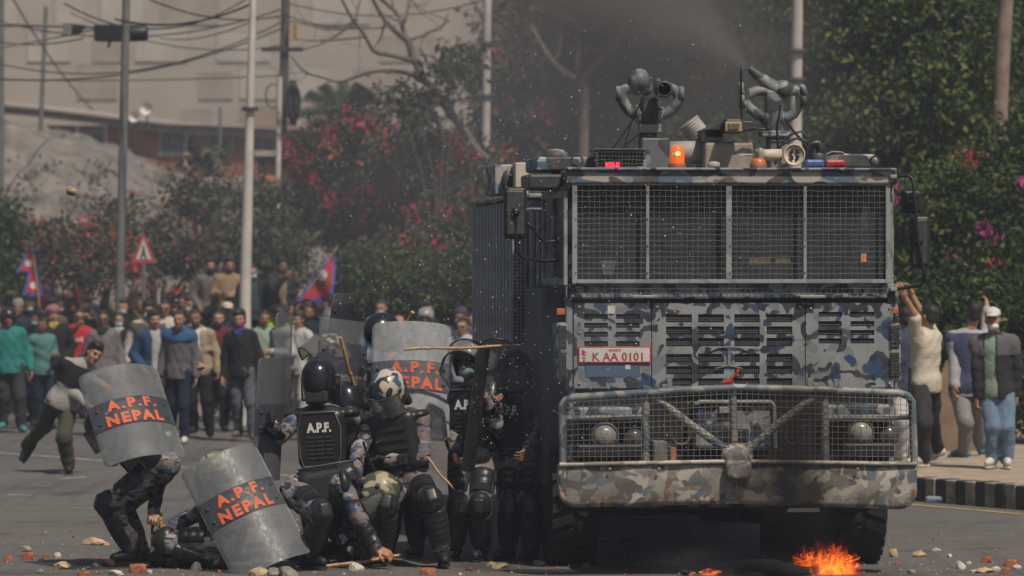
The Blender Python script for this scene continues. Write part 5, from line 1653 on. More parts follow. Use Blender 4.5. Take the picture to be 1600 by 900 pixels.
def cop(name_label, f, hmat=HELM_BLACK, hstyle='down', htext=None, vest='front', chest=None, gloves='', mask=False, bare=False, seed=1, grid=True, vtilt=0.0, skinm=None, arm_pads=True, thigh=True, brimcape=False, slots=True):
    gx = [f.an[a] for a in f.an] or [f.pel]
    base = np.mean(gx, 0) * [1, 1, 0]
    e = empty('person', base, label=name_label, cat='person', group='riot police officers beside the truck')
    parts = [(sub(V, base), Q, mi) for V, Q, mi in body_mesh(f, .026, .009, .0055)]
    put('body', merge(parts), [skinm or SKIN_COP, EYE, LIP], e)
    nz = wrinkle(.006, 24, seed)
    # combat shirt with sleeves to the wrist, collar
    pr = f.torso(.022) + f.arms(.019, cut=.03) + [cone(f.neck - f.up * .04, f.neck + f.up * .02, .075, .07, .02)]
    add_net('shirt', pr, .0125, UNIFORM, e, base, nz)
    # trousers, loose, bloused into the boots
    pr = [ell(f.pel + f.up * .04, (.185, .145, .14), f.M, .04)] + f.legs(.026, cut=.14)
    for a in f.kn: pr.append(ell(f.an[a] + (f.kn[a] - f.an[a]) * .36, (.078, .078, .07), None, .03))
    add_net('trousers', pr, .0135, UNIFORM, e, base, wrinkle(.009, 20, seed + 5))
    m = MB(); ang = np.linspace(0, 2 * math.pi, 24, endpoint=False)
    m.tube([f.pel + f.up * .10 + f.right * .185 * math.cos(a) + f.fwd * .142 * math.sin(a) for a in ang], .022, 6, closed=True)
    mbuild(m, 'belt', WEB, e, base)
    for a in f.an:
        add_net('boot', f.shoep(a, .006, True), .0115, BOOT, e, base)
        mbuild(f.sole(a, .01), 'boot_sole', RUBBER, e, base)
    # vest
    if vest:
        C_ = f.neck - f.pel; at = lambda t_, fo=0: f.pel + C_ * t_ + f.fwd * fo
        pr = [rbox(at(.60), (.200, .155, .245), f.M, .08, .03), rbox(at(.97), (.115, .11, .05), f.M, .035, .04)]
        for a in 'LR': pr.append(ell(f.sh[a] + f.up * .03, (.085, .10, .045), f.M, .02))
        pr.append(cone(f.neck + f.up * .0, f.neck + f.up * .2, .072, .08, .01, 's'))
        vo = add_net('vest', pr, .0125, ARMOUR, e, base)
        face_ = 1 if vest == 'front' else -1
        if vest == 'plain': face_ = 1
        # hard plate with recessed ribs
        n_ = f.fwd * face_; u = f.right * (-1 if face_ > 0 else 1); v = f.up
        c0 = at(.60) + n_ * .158
        M = np.stack([u, v, n_], 1)
        m = MB()
        if vest != 'plain':
            pts = [(-.14, -.215), (.14, -.215), (.165, -.13), (.175, .09), (.135, .215), (-.135, .215), (-.175, .09), (-.165, -.13)]
            def pl(pp, z0, z1):
                V = [c0 + M @ np.array([x, y, z0]) for x, y in pp] + [c0 + M @ np.array([x, y, z1]) for x, y in pp]
                n = len(pp); m.add(V, [tuple(range(n))[::-1], tuple(range(n, 2 * n))] + [(i, (i + 1) % n, n + (i + 1) % n, n + i) for i in range(n)])
            pl(pts, -.02, .012)
            po_ = mbuild(m, 'back_plate' if face_ < 0 else 'chest_plate', ARMOUR, e, base, .008)
            for i in range(6):
                for j in (-1, 0, 1):
                    m = MB(); y = .015 - i * .033; x = j * .075
                    m.box(x - .028, x + .028, y - .009, y + .009, .013, .020, M, c0); mbuild(m, 'rib', plain('plate_rib', (.034, .036, .04), .35, .2), po_, base, .004)
            m = MB(); m.tube([c0 + M @ np.array([x, y, .014]) for x, y in pts], .008, 5, closed=True); mbuild(m, 'plate_rim', plain('plate_rim_grey', (.075, .078, .082), .4, .2), po_, base)
            if chest:
                m = MB(); m.box(-.125, .125, .045, .145, .0125, .0155, M, c0); to = mbuild(m, 'name_panel', BLACK, po_, base)
                lettering_on(f, chest, c0 + M @ np.array([0, .095, .0165]), u, v, .080, LETW, po_, base, .05, sq=.84)
        else:
            for i in range(4):
                m = MB(); y = .10 - i * .075; m.box(-.12, .12, y - .014, y + .014, -.004, .008, M, c0); mbuild(m, 'strap', WEB, vo, base, .004)
            m = MB(); m.box(-.1, -.02, -.19, -.10, -.01, .03, M, c0); mbuild(m, 'pouch', WEB, vo, base, .012)
            m = MB(); m.box(.02, .1, -.19, -.10, -.01, .03, M, c0); mbuild(m, 'pouch', WEB, vo, base, .012)
        for a, sg in (('L', -1), ('R', 1)) if vest != 'plain' else ():
            V, Q = snet([ell(f.sh[a] + f.right * sg * .02 + f.up * .025, (.085, .105, .05), f.M), ], .014)
            put('shoulder_pad', mesh_of(V - base, Q, True), ARMOUR, e)
    # arm and leg guards
    for a in f.el:
        if arm_pads:
            out = nrm(f.el[a] - (f.sh[a] + f.wr[a]) / 2) if np.linalg.norm(f.el[a] - (f.sh[a] + f.wr[a]) / 2) > .04 else -f.fwd
            mbuild(guard_shell(f, f.el[a] + (f.sh[a] - f.el[a]) * .12, f.el[a] + (f.wr[a] - f.el[a]) * .75, out, .068, .058, 1.5, 4, .006), 'forearm_guard', ARMOUR, e, base)
        if a in gloves:
            V, Q = snet([(p[0], p[1] - .006, p[2] + .006, p[3], p[4]) if 0 else p for p in f.handp(a)], .0058)
            # glove: the hand shape pushed out along its normals
            me = mesh_of(V - base, Q, True); nn = np.empty(len(me.vertices) * 3); me.vertices.foreach_get('normal', nn)
            co = (V - base) + nn.reshape(-1, 3) * .004; me.vertices.foreach_set('co', co.ravel()); put('glove', me, GLOVE, e)
    for a in f.kn:
        hip, kn, an = f.hip[a], f.kn[a], f.an[a]
        fw = kn - (hip + an) / 2; fw = nrm(fw) if np.linalg.norm(fw) > .06 else nrm(nrm(f.toe.get(a, f.fwd)) * 1.0)
        s1 = nrm(an - kn); fs = nrm(fw - s1 * np.dot(fw, s1))
        mbuild(guard_shell(f, kn + (an - kn) * .14, kn + (an - kn) * .86, fs, .103, .080, 1.75, 6, .008), 'shin_guard', ARMOUR, e, base)
        ax = nrm(hip - an); fk = nrm(fw - ax * np.dot(fw, ax) * .5)
        Mk = np.stack([np.cross(fk, ax), fk, ax], 1); Mk[:, 0] = nrm(Mk[:, 0]); Mk[:, 2] = nrm(np.cross(Mk[:, 0], Mk[:, 1]))
        V, Q = snet([ell(kn + fk * .022, (.096, .09, .118), Mk), rbox(kn + fk * .105, (.045, .018, .06), Mk, .016, .02)], .012)
        put('knee_guard', mesh_of(V - base, Q, True), ARMOUR, e)
        if thigh:
            s2 = nrm(kn - hip); ft = nrm(fw + f.fwd * .3 - s2 * np.dot(fw + f.fwd * .3, s2))
            mbuild(guard_shell(f, hip + (kn - hip) * .38, hip + (kn - hip) * .82, ft, .126, .108, 1.0, 3, .004), 'thigh_guard', ARMOUR, e, base)
        m = MB(); c = kn + (an - kn) * .45
        for t_ in (.3, .6):
            c = kn + (an - kn) * t_; x = nrm(np.cross(s1, fs)); m.tube([c + (x * math.cos(q) + fs * math.sin(q)) * .074 for q in np.linspace(0, 2 * math.pi, 14, endpoint=False)], .009, 4, closed=True)
        mbuild(m, 'strap', WEB, e, base)
    helmet(f, e, base, hmat, hstyle, htext, True, grid, vtilt)
    if mask:
        V, Q = snet([ell(f.hp((0, .052, -.062)), np.array((.064, .068, .052)) * f.k, f.hM)], .009)
        put('face_mask', mesh_of(V - base, Q, True), MASKB, e)
    if brimcape:
        V, Q = snet([ell(f.hp((.12, -.06, -.03)), (.10, .075, .02), f.hM)], .011)
        put('neck_flap', mesh_of(V - base, Q, True), WEB, e)
    return e


def cpose(*a, **k):
    return pose(*a, k=1.08, wide=.19, **k)


# ---- the ten officers
A = cpose(31.5, (250, 727), (198, 668), (-.75, -.3, 0), (164, 668, -.05), (-.8, -.4, -.5),
         {'L': ((178, 715, -.1), (206, 668, -.15)), 'R': ((246, 752, 1), (240, 800, -1))},
         {'L': ((172, 788, -1), (208, 862, 1)), 'R': ((192, 792, 1), (222, 860, 1))}, toes={'L': (-.85, -.5, 0), 'R': (-.85, -.3, 0)})
A.curl['R'] = 1.0
cop('riot officer crouching behind the left shield, legs and baton hand showing below it', A, HELM_BLACK, 'down', seed=11)
B = cpose(31.4, (352, 842), (350, 768), (-1, -.25, 0), (338, 742, -.02), (-.8, -.5, -.2),
         {'R': ((303, 805, 1), (266, 824, -1)), 'L': ((372, 808, -.1), (410, 815, -.1))},
         {'L': ((262, 846, -1), (348, 880, 1, 1)), 'R': ((256, 874, 1), (340, 884, 1, 1))}, toes={'L': (.9, 0, -.4), 'R': (.9, 0, -.4)})
B.curl['R'] = 1.0; B.hand['R'] = (np.array([-.75, -.2, -.45]), np.array([.35, .75, -.4]))
cop('kneeling riot officer hunched behind the tilted shield with a bare hand on a stick', B, HELM_OLIVE, 'down', seed=12, skinm=SKIN_RED)
Cc = cpose(32.0, (510, 752), (503, 640), (.15, 1, 0), (499, 596), (.2, 1, -.15),
          {'L': ((436, 682, -1), (424, 662, -1)), 'R': ((572, 690, 1), (590, 730, -1))},
          {'L': ((488, 806, 1), (500, 868, -1)), 'R': ((540, 806, 1), (545, 868, -1))}, toes={'L': (.1, 1, 0), 'R': (.2, 1, 0)})
Cc.curl['L'] = .9
cop('riot officer turned away showing a ribbed black back plate with white letters', Cc, HELM_BLACK, 'down', vest='back', chest='A.P.F.', seed=13, gloves='L')
E_ = cpose(31.45, (468, 770), (548, 756), (.1, -.1, -1), (590, 772, -.05), (.42, -.45, -.8),
          {'R': ((562, 812, -1), (590, 858, 1)), 'L': ((585, 805, 1), (575, 852, 1))},
          {'R': ((500, 802, -1), (480, 868, 1)), 'L': ((510, 815, 1), (462, 868, 1))}, toes={'R': (.75, -.6, 0), 'L': (.75, -.3, 0)})
E_.curl['R'] = .75; E_.hand['R'] = (np.array([.75, -.2, -.35]), np.array([0, .5, -.85]))
cop('riot officer bent double reaching down to the ground, olive camouflaged helmet low', E_, HELM_OLIVE, 'down', vest='back', seed=14, skinm=SKIN_RED, vtilt=.0)
D = cpose(31.75, (634, 750), (616, 648), (-.3, -1, 0), (606, 613, -.10), (-.52, -.62, -.58),
         {'R': ((560, 705, -1), (556, 740, -1)), 'L': ((662, 714, -1), (604, 720, -1))},
         {'R': ((604, 790, -1), (598, 864, 1)), 'L': ((674, 782, -1), (692, 864, 1))}, toes={'R': (-.4, -.9, 0), 'L': (.1, -1, 0)})
D.curl['R'] = .8; D.curl['L'] = .7
cop('riot officer looking down with blue and cream camouflaged helmet and black vest', D, HELM_CAMO, 'down', vest='plain', seed=15, gloves='LR', arm_pads=False, brimcape=True)
Ff = cpose(32.45, (630, 690), (612, 568), (-.35, -1, 0), (597, 524), (-.6, -.75, -.2),
          {'L': ((672, 630, -1), (640, 600, -1)), 'R': ((580, 630, -1), (602, 585, -1))},
          {'R': ((612, 782, -1), (606, 858, 1)), 'L': ((648, 782, -1), (652, 860, 1))})
cop('riot officer standing behind the upright shield, glossy black lettered helmet above it', Ff, HELM_BLACK, 'none', ('A.P.F.', 'NEPAL'), seed=16)
Gg = cpose(32.8, (535, 695), (530, 596), (-1, -.35, 0), (515, 556), (-1, -.4, -.25),
          {'L': ((520, 650, -1), (548, 606, -1)), 'R': ((498, 640, 1), (525, 590, -1))},
          {'L': ((525, 782, -1), (530, 855, 1)), 'R': ((545, 785, -1), (552, 856, 1))})
Gg.curl['L'] = 1
cop('riot officer facing left in a pale camouflaged helmet at the back of the huddle', Gg, HELM_CAMO, 'up', seed=17)
Jj = cpose(32.15, (560, 752), (548, 668), (-.3, 1, 0), (541, 632), (-.3, 1, -.4),
          {'L': ((530, 715, 1), (535, 745, 1)), 'R': ((588, 705, 1), (590, 740, 1))},
          {'L': ((548, 808, 1), (556, 866, -1)), 'R': ((580, 808, 1), (585, 866, -1))})
cop('riot officer ducking low between the others, only a black helmet top showing', Jj, HELM_BLACK, 'none', vest='back', seed=18)
Hh = cpose(32.15, (740, 708), (738, 610), (-.3, -1, 0), (732, 566), (-.35, -1, -.12),
          {'R': ((704, 672, -.6), (712, 710, -1)), 'L': ((772, 664, -1), (758, 622, -1))},
          {'R': ((716, 790, -1), (710, 862, 1)), 'L': ((750, 790, -1), (752, 864, 1))})
Hh.curl['L'] = 1
cop('riot officer in a pale blue face mask standing between the shields', Hh, HELM_BLACK, 'up', None, chest='A.P.F.', mask=True, seed=19, grid=False)
Ii = cpose(32.2, (812, 712), (810, 622), (-.6, -1, 0), (803, 582), (-.6, -.8, -.1),
          {'R': ((778, 672, -1), (776, 634, -1)), 'L': ((848, 672, -1), (826, 700, -1))},
          {'R': ((796, 790, -1), (794, 860, 1)), 'L': ((828, 790, -1), (832, 862, 1))})
Ii.curl['R'] = 1
cop('riot officer pressed against the truck side in dark smoke with visor down', Ii, HELM_BLACK, 'down', chest='A.P.F.', seed=20, grid=True)

# ---- shields
SHIELD = clear('shield_plastic', (.145, .158, .172), .44, .28, .34, .35)
SHIELD_L = clear('pale_shield', (.38, .41, .44), .42, .30, .32, .4)
SHIELD_D = clear('dark_shield', (.085, .09, .098), .90, .42, .1, .3)
SHIELD_K = clear('black_shield', (.022, .025, .03), .72, .3, .15, .4)
SHIELD_C = clear('clear_shield', (.15, .165, .18), .40, .12, .25, .6)
BAND = clear('shield_band', (.04, .05, .08), .28, .35, .2, .4)
LETR = plain('orange_red_lettering', (.52, .10, .04), .6, .25, 14)


def shield(label, c, u, v, W, H, text=None, mat=None, toff=(0, 0), curv=.52, band=True, group='riot shields'):
    """curved sheet: u = reading direction, v = up the sheet; bulges towards u x v"""
    mat = mat or SHIELD
    c = np.asarray(c, float); u = nrm(u); v = nrm(v - u * np.dot(u, v)); n_ = np.cross(u, v)
    e = empty('riot_shield', c, label=label, cat='riot shield', group=group)
    def pt(s_, t_, o=0.0):
        a = s_ / curv
        return u * (curv + o) * math.sin(a) + v * t_ + n_ * ((curv + o) * math.cos(a) - curv)
    r_ = .055; rows = []
    ts_ = np.concatenate([-H / 2 + r_ * (1 - np.cos(np.linspace(0, math.pi / 2, 6))), np.linspace(-H / 2 + r_, H / 2 - r_, 16)[1:-1], H / 2 - r_ * (1 - np.cos(np.linspace(math.pi / 2, 0, 6)))])
    nu = 20
    def sheet(ts_, hw, o0, o1, name, mat_):
        V = []
        for o in (o0, o1):
            for t_ in ts_:
                for k in range(nu + 1): V.append(pt(hw(t_) * (2 * k / nu - 1), t_, o))
        m = nu + 1; nr_ = len(ts_); off = nr_ * m; Fc = []
        for i in range(nr_ - 1):
            for k in range(nu):
                a = i * m + k; Fc += [(off + a, off + a + 1, off + a + m + 1, off + a + m), (a + m, a + m + 1, a + 1, a)]
        for k in range(nu): Fc += [(k, k + 1, off + k + 1, off + k), ((nr_ - 1) * m + k + 1, (nr_ - 1) * m + k, off + (nr_ - 1) * m + k, off + (nr_ - 1) * m + k + 1)]
        for i in range(nr_ - 1):
            for k in (0, nu): Fc.append((i * m + k, off + i * m + k, off + (i + 1) * m + k, (i + 1) * m + k))
        return put(name, mesh_of(V, Fc, True), mat_, e)
    def hw(t_):
        d = max(0, abs(t_) - (H / 2 - r_))
        return W / 2 - r_ + math.sqrt(max(0, r_ * r_ - d * d))
    sheet(ts_, hw, 0, .004, 'sheet', mat)
    if band:
        bz = toff[1]
        sheet(np.linspace(bz - .125, bz + .125, 6), lambda t_: W / 2 - .004, .0045, .008, 'backing_band', BAND)
        for sx in (-1, 1):
            for tz in (-.06, .06):
                m = MB(); p = pt(sx * W * .40, bz + tz, .008); m.lathe([(.014, 0), (.014, .004), (.008, .009), (0, .010)], p, nrm(pt(sx * W * .40, 0, .05) - pt(sx * W * .40, 0, 0)), 10); m.build('rivet', DARKMET, e)
        m = MB(); m.tube([pt(-.12, bz, -.012), pt(-.11, bz, -.07), pt(.11, bz, -.07), pt(.12, bz, -.012)], .012, 6); m.build('handle', BLACK, e)
    if text:
        for s, t0, h_, wmax in text:
            T, Fc = text_mesh(s, 1.0, .052, 1.3)
            bm = bmesh.new(); vs = [bm.verts.new(p) for p in T]
            for q in Fc:
                try: bm.faces.new([vs[i] for i in q])
                except ValueError: pass
            for x in np.linspace(T[:, 0].min(), T[:, 0].max(), 20)[1:-1]:
                bmesh.ops.bisect_plane(bm, geom=bm.verts[:] + bm.edges[:] + bm.faces[:], plane_co=(x, 0, 0), plane_no=(1, 0, 0))
            bm.verts.index_update()
            T2 = np.array([p.co[:] for p in bm.verts]); F2 = [[p.index for p in q.verts] for q in bm.faces]; bm.free()
            kx = wmax / (T[:, 0].max() - T[:, 0].min()); kz = h_ / (T[:, 1].max() - T[:, 1].min())
            put('lettering', mesh_of([pt(x * kx + toff[0], y * kz + t0 + toff[1], .0105) for x, y, _ in T2], F2), LETR, e)
    return e


def pv(dx, dy, dz): return np.array([dx, dy, -dz], float)      # photo pixels right, metres-like depth, pixels down


TXT = [('A.P.F.', .068, .095, .40), ('NEPAL', -.060, .100, .46)]
shield('scuffed shield with red letters tilted left over the crouching officer, leftmost shield', P(209, 640, 31.0), pv(73, 30, -8), pv(-53, 93, -135), .70, .88, TXT, toff=(0, .0))
shield('scuffed shield with red letters resting on the ground before the kneeling officer', P(386, 793, 30.95), pv(65, 25, -26), pv(-93, 69, -166), .70, 1.02, TXT, toff=(.0, .07))
shield('upright scuffed shield with red letters behind the camouflaged helmet', P(642, 592, 31.97), pv(1, .05, .03), pv(-.02, .3, -1), .68, .96, TXT, SHIELD_L, toff=(.03, .03))
shield('grey shield held edge on at the left of the officer showing his back', P(434, 655, 31.75), pv(.34, 1, 0), pv(.10, .12, -1), .60, .98, None, SHIELD_D)
shield('clear narrow shield standing edge on above the grey one', P(452, 540, 32.4), pv(.22, 1, 0), pv(.04, .05, -1), .5, .55, None, SHIELD_C, band=False)
shield('clear tilted shield in front of the pale camouflaged helmet', P(540, 560, 32.25), pv(.75, .55, .1), pv(.30, .25, -1), .5, .62, None, SHIELD_C)
shield('small dark shield raised above the huddle behind the slanting stick', P(540, 497, 33.0), pv(.42, .9, 0), pv(.22, .1, -1), .42, .42, None, SHIELD_D)
shield('long dark shield held edge on in front of the masked officer', P(752, 640, 31.55), pv(.16, 1, 0), pv(.14, .03, -1), .5, .98, None, SHIELD_K, band=False)
mb = MB()
o = empty('riot_shield', P(765, 560, 31.9), label='clear shield with a black rubber rim arching above the level stick', cat='riot shield', group='riot shields')
mb.tube([P(x, y, 31.9) - P(765, 560, 31.9) for x, y in ((742, 640), (744, 560), (750, 538), (765, 528), (785, 531), (800, 538))], .012, 6); mb.build('rim', BLACK, o)
T_ = []
V, Fc = [], []
for i, (x, y) in enumerate(((745, 640), (747, 560), (753, 541), (765, 532), (785, 535), (799, 541))):
    V += [P(x, y, 31.92) - P(765, 560, 31.9), P(max(x + 6, 785 + i * 2), max(y, 560), 31.97) - P(765, 560, 31.9)]
Fc = [(2 * i, 2 * i + 2, 2 * i + 3, 2 * i + 1) for i in range(5)]
put('sheet', mesh_of(V, Fc, True), SHIELD_C, o, solid=.004)

# ---- sticks
def stick(label, p0, p1, Y0, Y1, r=.013, mat=BAMBOO):
    a, b = P(*p0, Y0), P(*p1, Y1); n = 9
    m = MB(); d = b - a
    pts = [d * t_ + np.array([.006 * math.sin(5 * t_ + r * 900), .004 * math.cos(7 * t_), .005 * math.sin(9 * t_)]) for t_ in np.linspace(0, 1, n)]
    m.tube(pts, [r * (1 + .10 * math.sin(i * 2.4)) for i in range(n)], 8)
    ax = nrm(d)
    for t_ in (.2, .45, .72): m.lathe([(r, -.006), (r * 1.18, 0), (r, .006)], d * t_, ax, 8)
    return tag(m.build('bamboo_stick', mat, loc=a), label, 'stick', 'bamboo sticks held by officers')
hw_ = A.wr['R']
stick('dark stick hanging from the crouching officer hand down to the road', (240, 808), (234, 884), hw_[1], hw_[1] - .1, .012, plain('dark_stick', (.10, .075, .055), .6, .4, 12))
hb_ = B.wr['R'] + nrm(B.hand['R'][0]) * .085
bp = lambda w_: (800 + w_[0] * FPX / w_[1], HOR - (w_[2] - CAMZ) * FPX / w_[1])
bx, by = bp(hb_)
stick('light stick held upright by the kneeling officer bare hand', (bx - 1, 801), (bx + 1, 884), hb_[1] + .03, hb_[1] - .02, .014)
stick('long yellow stick slanting across the huddle above the black helmet', (530, 527), (555, 606), 31.9, 32.1, .015)
stick('stick held level across the masked officer helmet', (632, 546), (814, 540), 31.72, 31.85, .012)
stick('short stick end poking up behind the upright shield', (620, 540), (644, 488), 32.3, 32.15, .017)
stick('thin stick hanging at the hip between the shin guards', (668, 715), (708, 765), 31.5, 31.45, .010)
stick('stick lying on the road under the reaching hand', (500, 887), (628, 868), 31.15, 31.5, .014)
stick('short stick hidden at the belt of the officer looking down', (568, 690), (585, 740), 31.35, 31.4, .011, BLACK)

# ------------------------------------------------------------------ the crowd: a few posed bodies, copied with their own clothes
def stand(armL, armR, walk=0.0, lean=0.0, hturn=0.0):
    """figure facing -Y, feet at the origin"""
    f = Fig((0, .0, .93), (0, .02 - lean, 1.455), (0, -1, 0), (0, -.02 - lean * 1.3, 1.615), (math.sin(hturn), -math.cos(hturn), -.04), 1.0, .162)
    for a, arm in (('L', armL), ('R', armR)):
        sg = 1 if a == 'L' else -1                     # facing the camera: own left is +x
        (ex, ey, ez), (wx, wy, wz) = arm
        f.el[a] = np.array([ex * sg, ey, ez]); f.wr[a] = np.array([wx * sg, wy, wz])
        f.kn[a] = np.array([.105 * sg, -.03 - walk * sg * .16, .50]); f.an[a] = np.array([.115 * sg, .04 - walk * sg * .26, .092 + (.05 if walk and sg < 0 else 0)])
        f.toe[a] = np.array([.25 * sg, -1, 0])
    return f
SIDE = ((.245, .03, 1.13), (.265, -.05, .885))
POCK = ((.285, .07, 1.14), (.20, -.07, .96))
BENT = ((.235, .0, 1.13), (.13, -.23, 1.17))
PHON = ((.20, -.19, 1.24), (.075, -.34, 1.46))
UPAR = ((.27, -.06, 1.63), (.22, -.13, 1.87))
CROS = ((.23, -.05, 1.14), (-.02, -.20, 1.13))
POSES = {
    'side': stand(SIDE, SIDE, .25, .02), 'walk': stand(SIDE, BENT, .6, .04), 'pocket': stand(POCK, POCK, .1),
    'phone': stand(PHON, PHON, .1), 'phone1': stand(SIDE, PHON, .2), 'raise': stand(SIDE, UPAR, .2, .0), 'raise2': stand(UPAR, UPAR, .2), 'cross': stand(CROS, BENT, .15), 'turn': stand(SIDE, POCK, .3, .02, .8), 'turnl': stand(BENT, SIDE, .3, .02, -.9),
}
def open_slab(f, w_):                                    # strip of shirt visible down the front
    return f.torso(.046, .05) + [half(f.pel + f.right * w_, f.right), half(f.pel - f.right * w_, -f.right), half(f.pel + f.fwd * .02, -f.fwd), half(f.pel + f.up * .02, -f.up)]
MESH = {}
for i, (pn, f) in enumerate(POSES.items()):
    d = {}
    f.curl['L'] = f.curl['R'] = .8 if 'phone' in pn else .35
    d['body'] = merge(body_mesh(f, .03, .0095, .0085))
    def M_(prims, h, nz=None):
        V, Q = snet(prims, h, nz); return mesh_of(V, Q, True)
    col = [cone(f.neck - f.up * .05, f.neck + f.up * .025, .085, .072, .02)]
    d['open'] = M_(f.torso(.034) + [ell(f.pel - f.up * .06, (.19, .155, .20), f.M, .05), half(f.pel - f.up * .09, -f.up)] + [rbox(f.pel + f.up * .22 + f.fwd * .2, (.062, .17, .42), f.M, .02, .004, 's')] + f.arms(.024, cut=.04) + col + [cone(f.neck + f.up * .0, f.neck + f.up * .2, .058, .07, .004, 's'), rbox(f.neck + f.fwd * .12, (.05, .10, .09), f.M, .02, .004, 's')], .0175, wrinkle(.008, 22, i))
    d['jacket'] = M_(f.torso(.026) + [ell(f.pel - f.up * .06, (.19, .155, .20), f.M, .05), half(f.pel - f.up * .09, -f.up)] + f.arms(.024, cut=.04) + col + [cone(f.neck + f.up * .0, f.neck + f.up * .2, .058, .07, .004, 's')], .0185, wrinkle(.008, 22, i))
    d['tshirt'] = M_(f.torso(.026) + [ell(f.pel - f.up * .06, (.18, .145, .20), f.M, .05), half(f.pel - f.up * .10, -f.up)] + [cone(f.sh[a], f.sh[a] + (f.el[a] - f.sh[a]) * .75, .07, .064, .03) for a in 'LR'] + [cone(f.neck + f.up * .01, f.neck + f.up * .2, .062, .07, .004, 's')], .0185, wrinkle(.007, 22, i + 40))
    d['trousers'] = M_([ell(f.pel + f.up * .02, (.175, .135, .15), f.M, .04)] + f.legs(.026, cut=.03) + [], .0185, wrinkle(.009, 18, i + 80))
    d['front'] = M_(f.torso(.018, .05) + [ell(f.pel - f.up * .04, (.172, .138, .17), f.M, .05), half(f.pel - f.up * .11, -f.up), cone(f.neck + f.up * .0, f.neck + f.up * .2, .062, .07, .004, 's')], .0185, wrinkle(.006, 24, i + 7))
    d['yoke'] = M_(f.torso(.042, .05) + [cone(f.sh[a], f.sh[a] + (f.el[a] - f.sh[a]) * .2, .066, .066, .03) for a in 'LR'] + col + [half(f.pel + f.up * .40, -f.up)], .016)
    d['vest'] = M_(f.torso(.048, .05) + [half(f.neck - f.up * .01, f.up)], .018, wrinkle(.006, 20, i + 9))
    for a in 'LR': d['shoe' + a] = M_(f.shoep(a, .004), .013)
    MESH[pn] = d
# head gear shared by all (drawn on an upright head looking along -Y)
H0_ = Fig((0, 0, -.7), (0, 0, -.155), (0, -1, 0), (0, 0, 0), (0, -1, 0))
Eh = lambda c, r, k=.02, op='u': ell(H0_.hp(c), np.array(r), H0_.hM, k, op)
Rh = lambda c, r, rr, op='u', k=.01: rbox(H0_.hp(c), np.array(r), H0_.hM, rr, k, op)
def gear(prims, h=.0095, nz=None):
    V, Q = snet(prims, h, nz); return mesh_of(V, Q, True)
GEAR = {
    'short': gear([Eh((0, -.022, .048), (.083, .100, .085)), Eh((0, -.05, -.02), (.076, .066, .06), .03), Rh((0, .10, -.02), (.09, .07, .085), .03, 's')], .0095, wrinkle(.004, 90, 1)),
    'thick': gear([Eh((0, -.02, .062), (.092, .105, .092)), Eh((.02, .04, .105), (.06, .055, .035), .03), Eh((0, -.055, -.02), (.082, .07, .07), .03), Rh((0, .11, -.025), (.072, .07, .085), .03, 's')], .0095, wrinkle(.008, 70, 2)),
    'long': gear([Eh((0, -.025, .05), (.09, .105, .09)), Eh((0, -.06, -.07), (.088, .06, .12), .04), Rh((0, .10, -.04), (.066, .08, .10), .03, 's')], .0095, wrinkle(.006, 70, 3)),
    'cap': gear([Eh((0, -.015, .062), (.088, .106, .077)), Rh((0, .0, -.05), (.2, .2, .09), .01, 's'), Eh((0, .115, .048), (.066, .075, .010), .012)], .009),
    'beanie': gear([Eh((0, -.02, .055), (.090, .108, .098)), Rh((0, .02, -.10), (.2, .2, .11), .01, 's')], .009),
    'helmet': gear([Eh((0, -.01, .035), (.118, .138, .125)), Eh((0, -.05, -.03), (.11, .09, .10), .03), Rh((0, .13, -.08), (.082, .13, .115), .05, 's'), Rh((0, .0, -.22), (.2, .3, .10), .02, 's')], .0105),
    'hood': gear([Eh((0, -.03, .03), (.105, .118, .115)), Eh((0, -.05, -.09), (.10, .09, .08), .05), Rh((0, .13, -.01), (.066, .13, .105), .05, 's')], .0105, wrinkle(.005, 50, 5)),
    'mask': gear([Eh((0, .048, -.066), (.063, .066, .046))], .0085),
    'bandana': gear([Eh((0, .040, -.065), (.070, .076, .062)), Eh((0, .0, -.13), (.08, .085, .04), .03)], .0095, wrinkle(.004, 70, 6)),
    'beard': gear([Eh((0, .032, -.078), (.060, .064, .046)), Rh((0, .10, -.046), (.026, .05, .012), .008, 's')], .0085, wrinkle(.003, 90, 7)),
    'scarf': gear([Eh((0, .005, -.135), (.085, .09, .04)), Eh((.02, .07, -.17), (.05, .03, .06), .03)], .0105, wrinkle(.006, 60, 8)),
    'turban': gear([Eh((0, -.015, .07), (.108, .122, .085)), Rh((0, .05, -.07), (.2, .2, .10), .01, 's')], .0105, wrinkle(.007, 60, 9)),
}
m = MB()
for x in (-.032, .032): m.ball(H0_.hp((x, .100, .0)), (.026, .006, .018), 10)
m.tube([H0_.hp(p) for p in ((-.078, .0, .008), (-.062, .085, .008), (0, .108, .006), (.062, .085, .008), (.078, .0, .008))], .003, 5)
g_ = m.build('glasses', BLACK); GEAR['glasses'] = g_.data; bpy.data.objects.remove(g_)
m = MB(); m.box(-.085, .085, -.010, .0, -.045, .045); m.box(-.078, .078, -.0115, -.0102, -.040, .040)
g_ = m.build('phone', BLACK); GEAR['phone'] = g_.data; bpy.data.objects.remove(g_)
m = MB()
V, Fc = arc_sheet(H0_, .155, -.12, .05, 1.2); m.add(V, Fc, True)
g_ = m.build('face_shield', BLACK); GEAR['face_shield'] = g_.data; bpy.data.objects.remove(g_)
GNAME = {'short': 'hair', 'thick': 'hair', 'long': 'hair', 'mask': 'face_mask', 'glasses': 'sunglasses'}
for pn in MESH:
    for me in MESH[pn].values(): me.materials.clear()
for me in GEAR.values(): me.materials.clear()

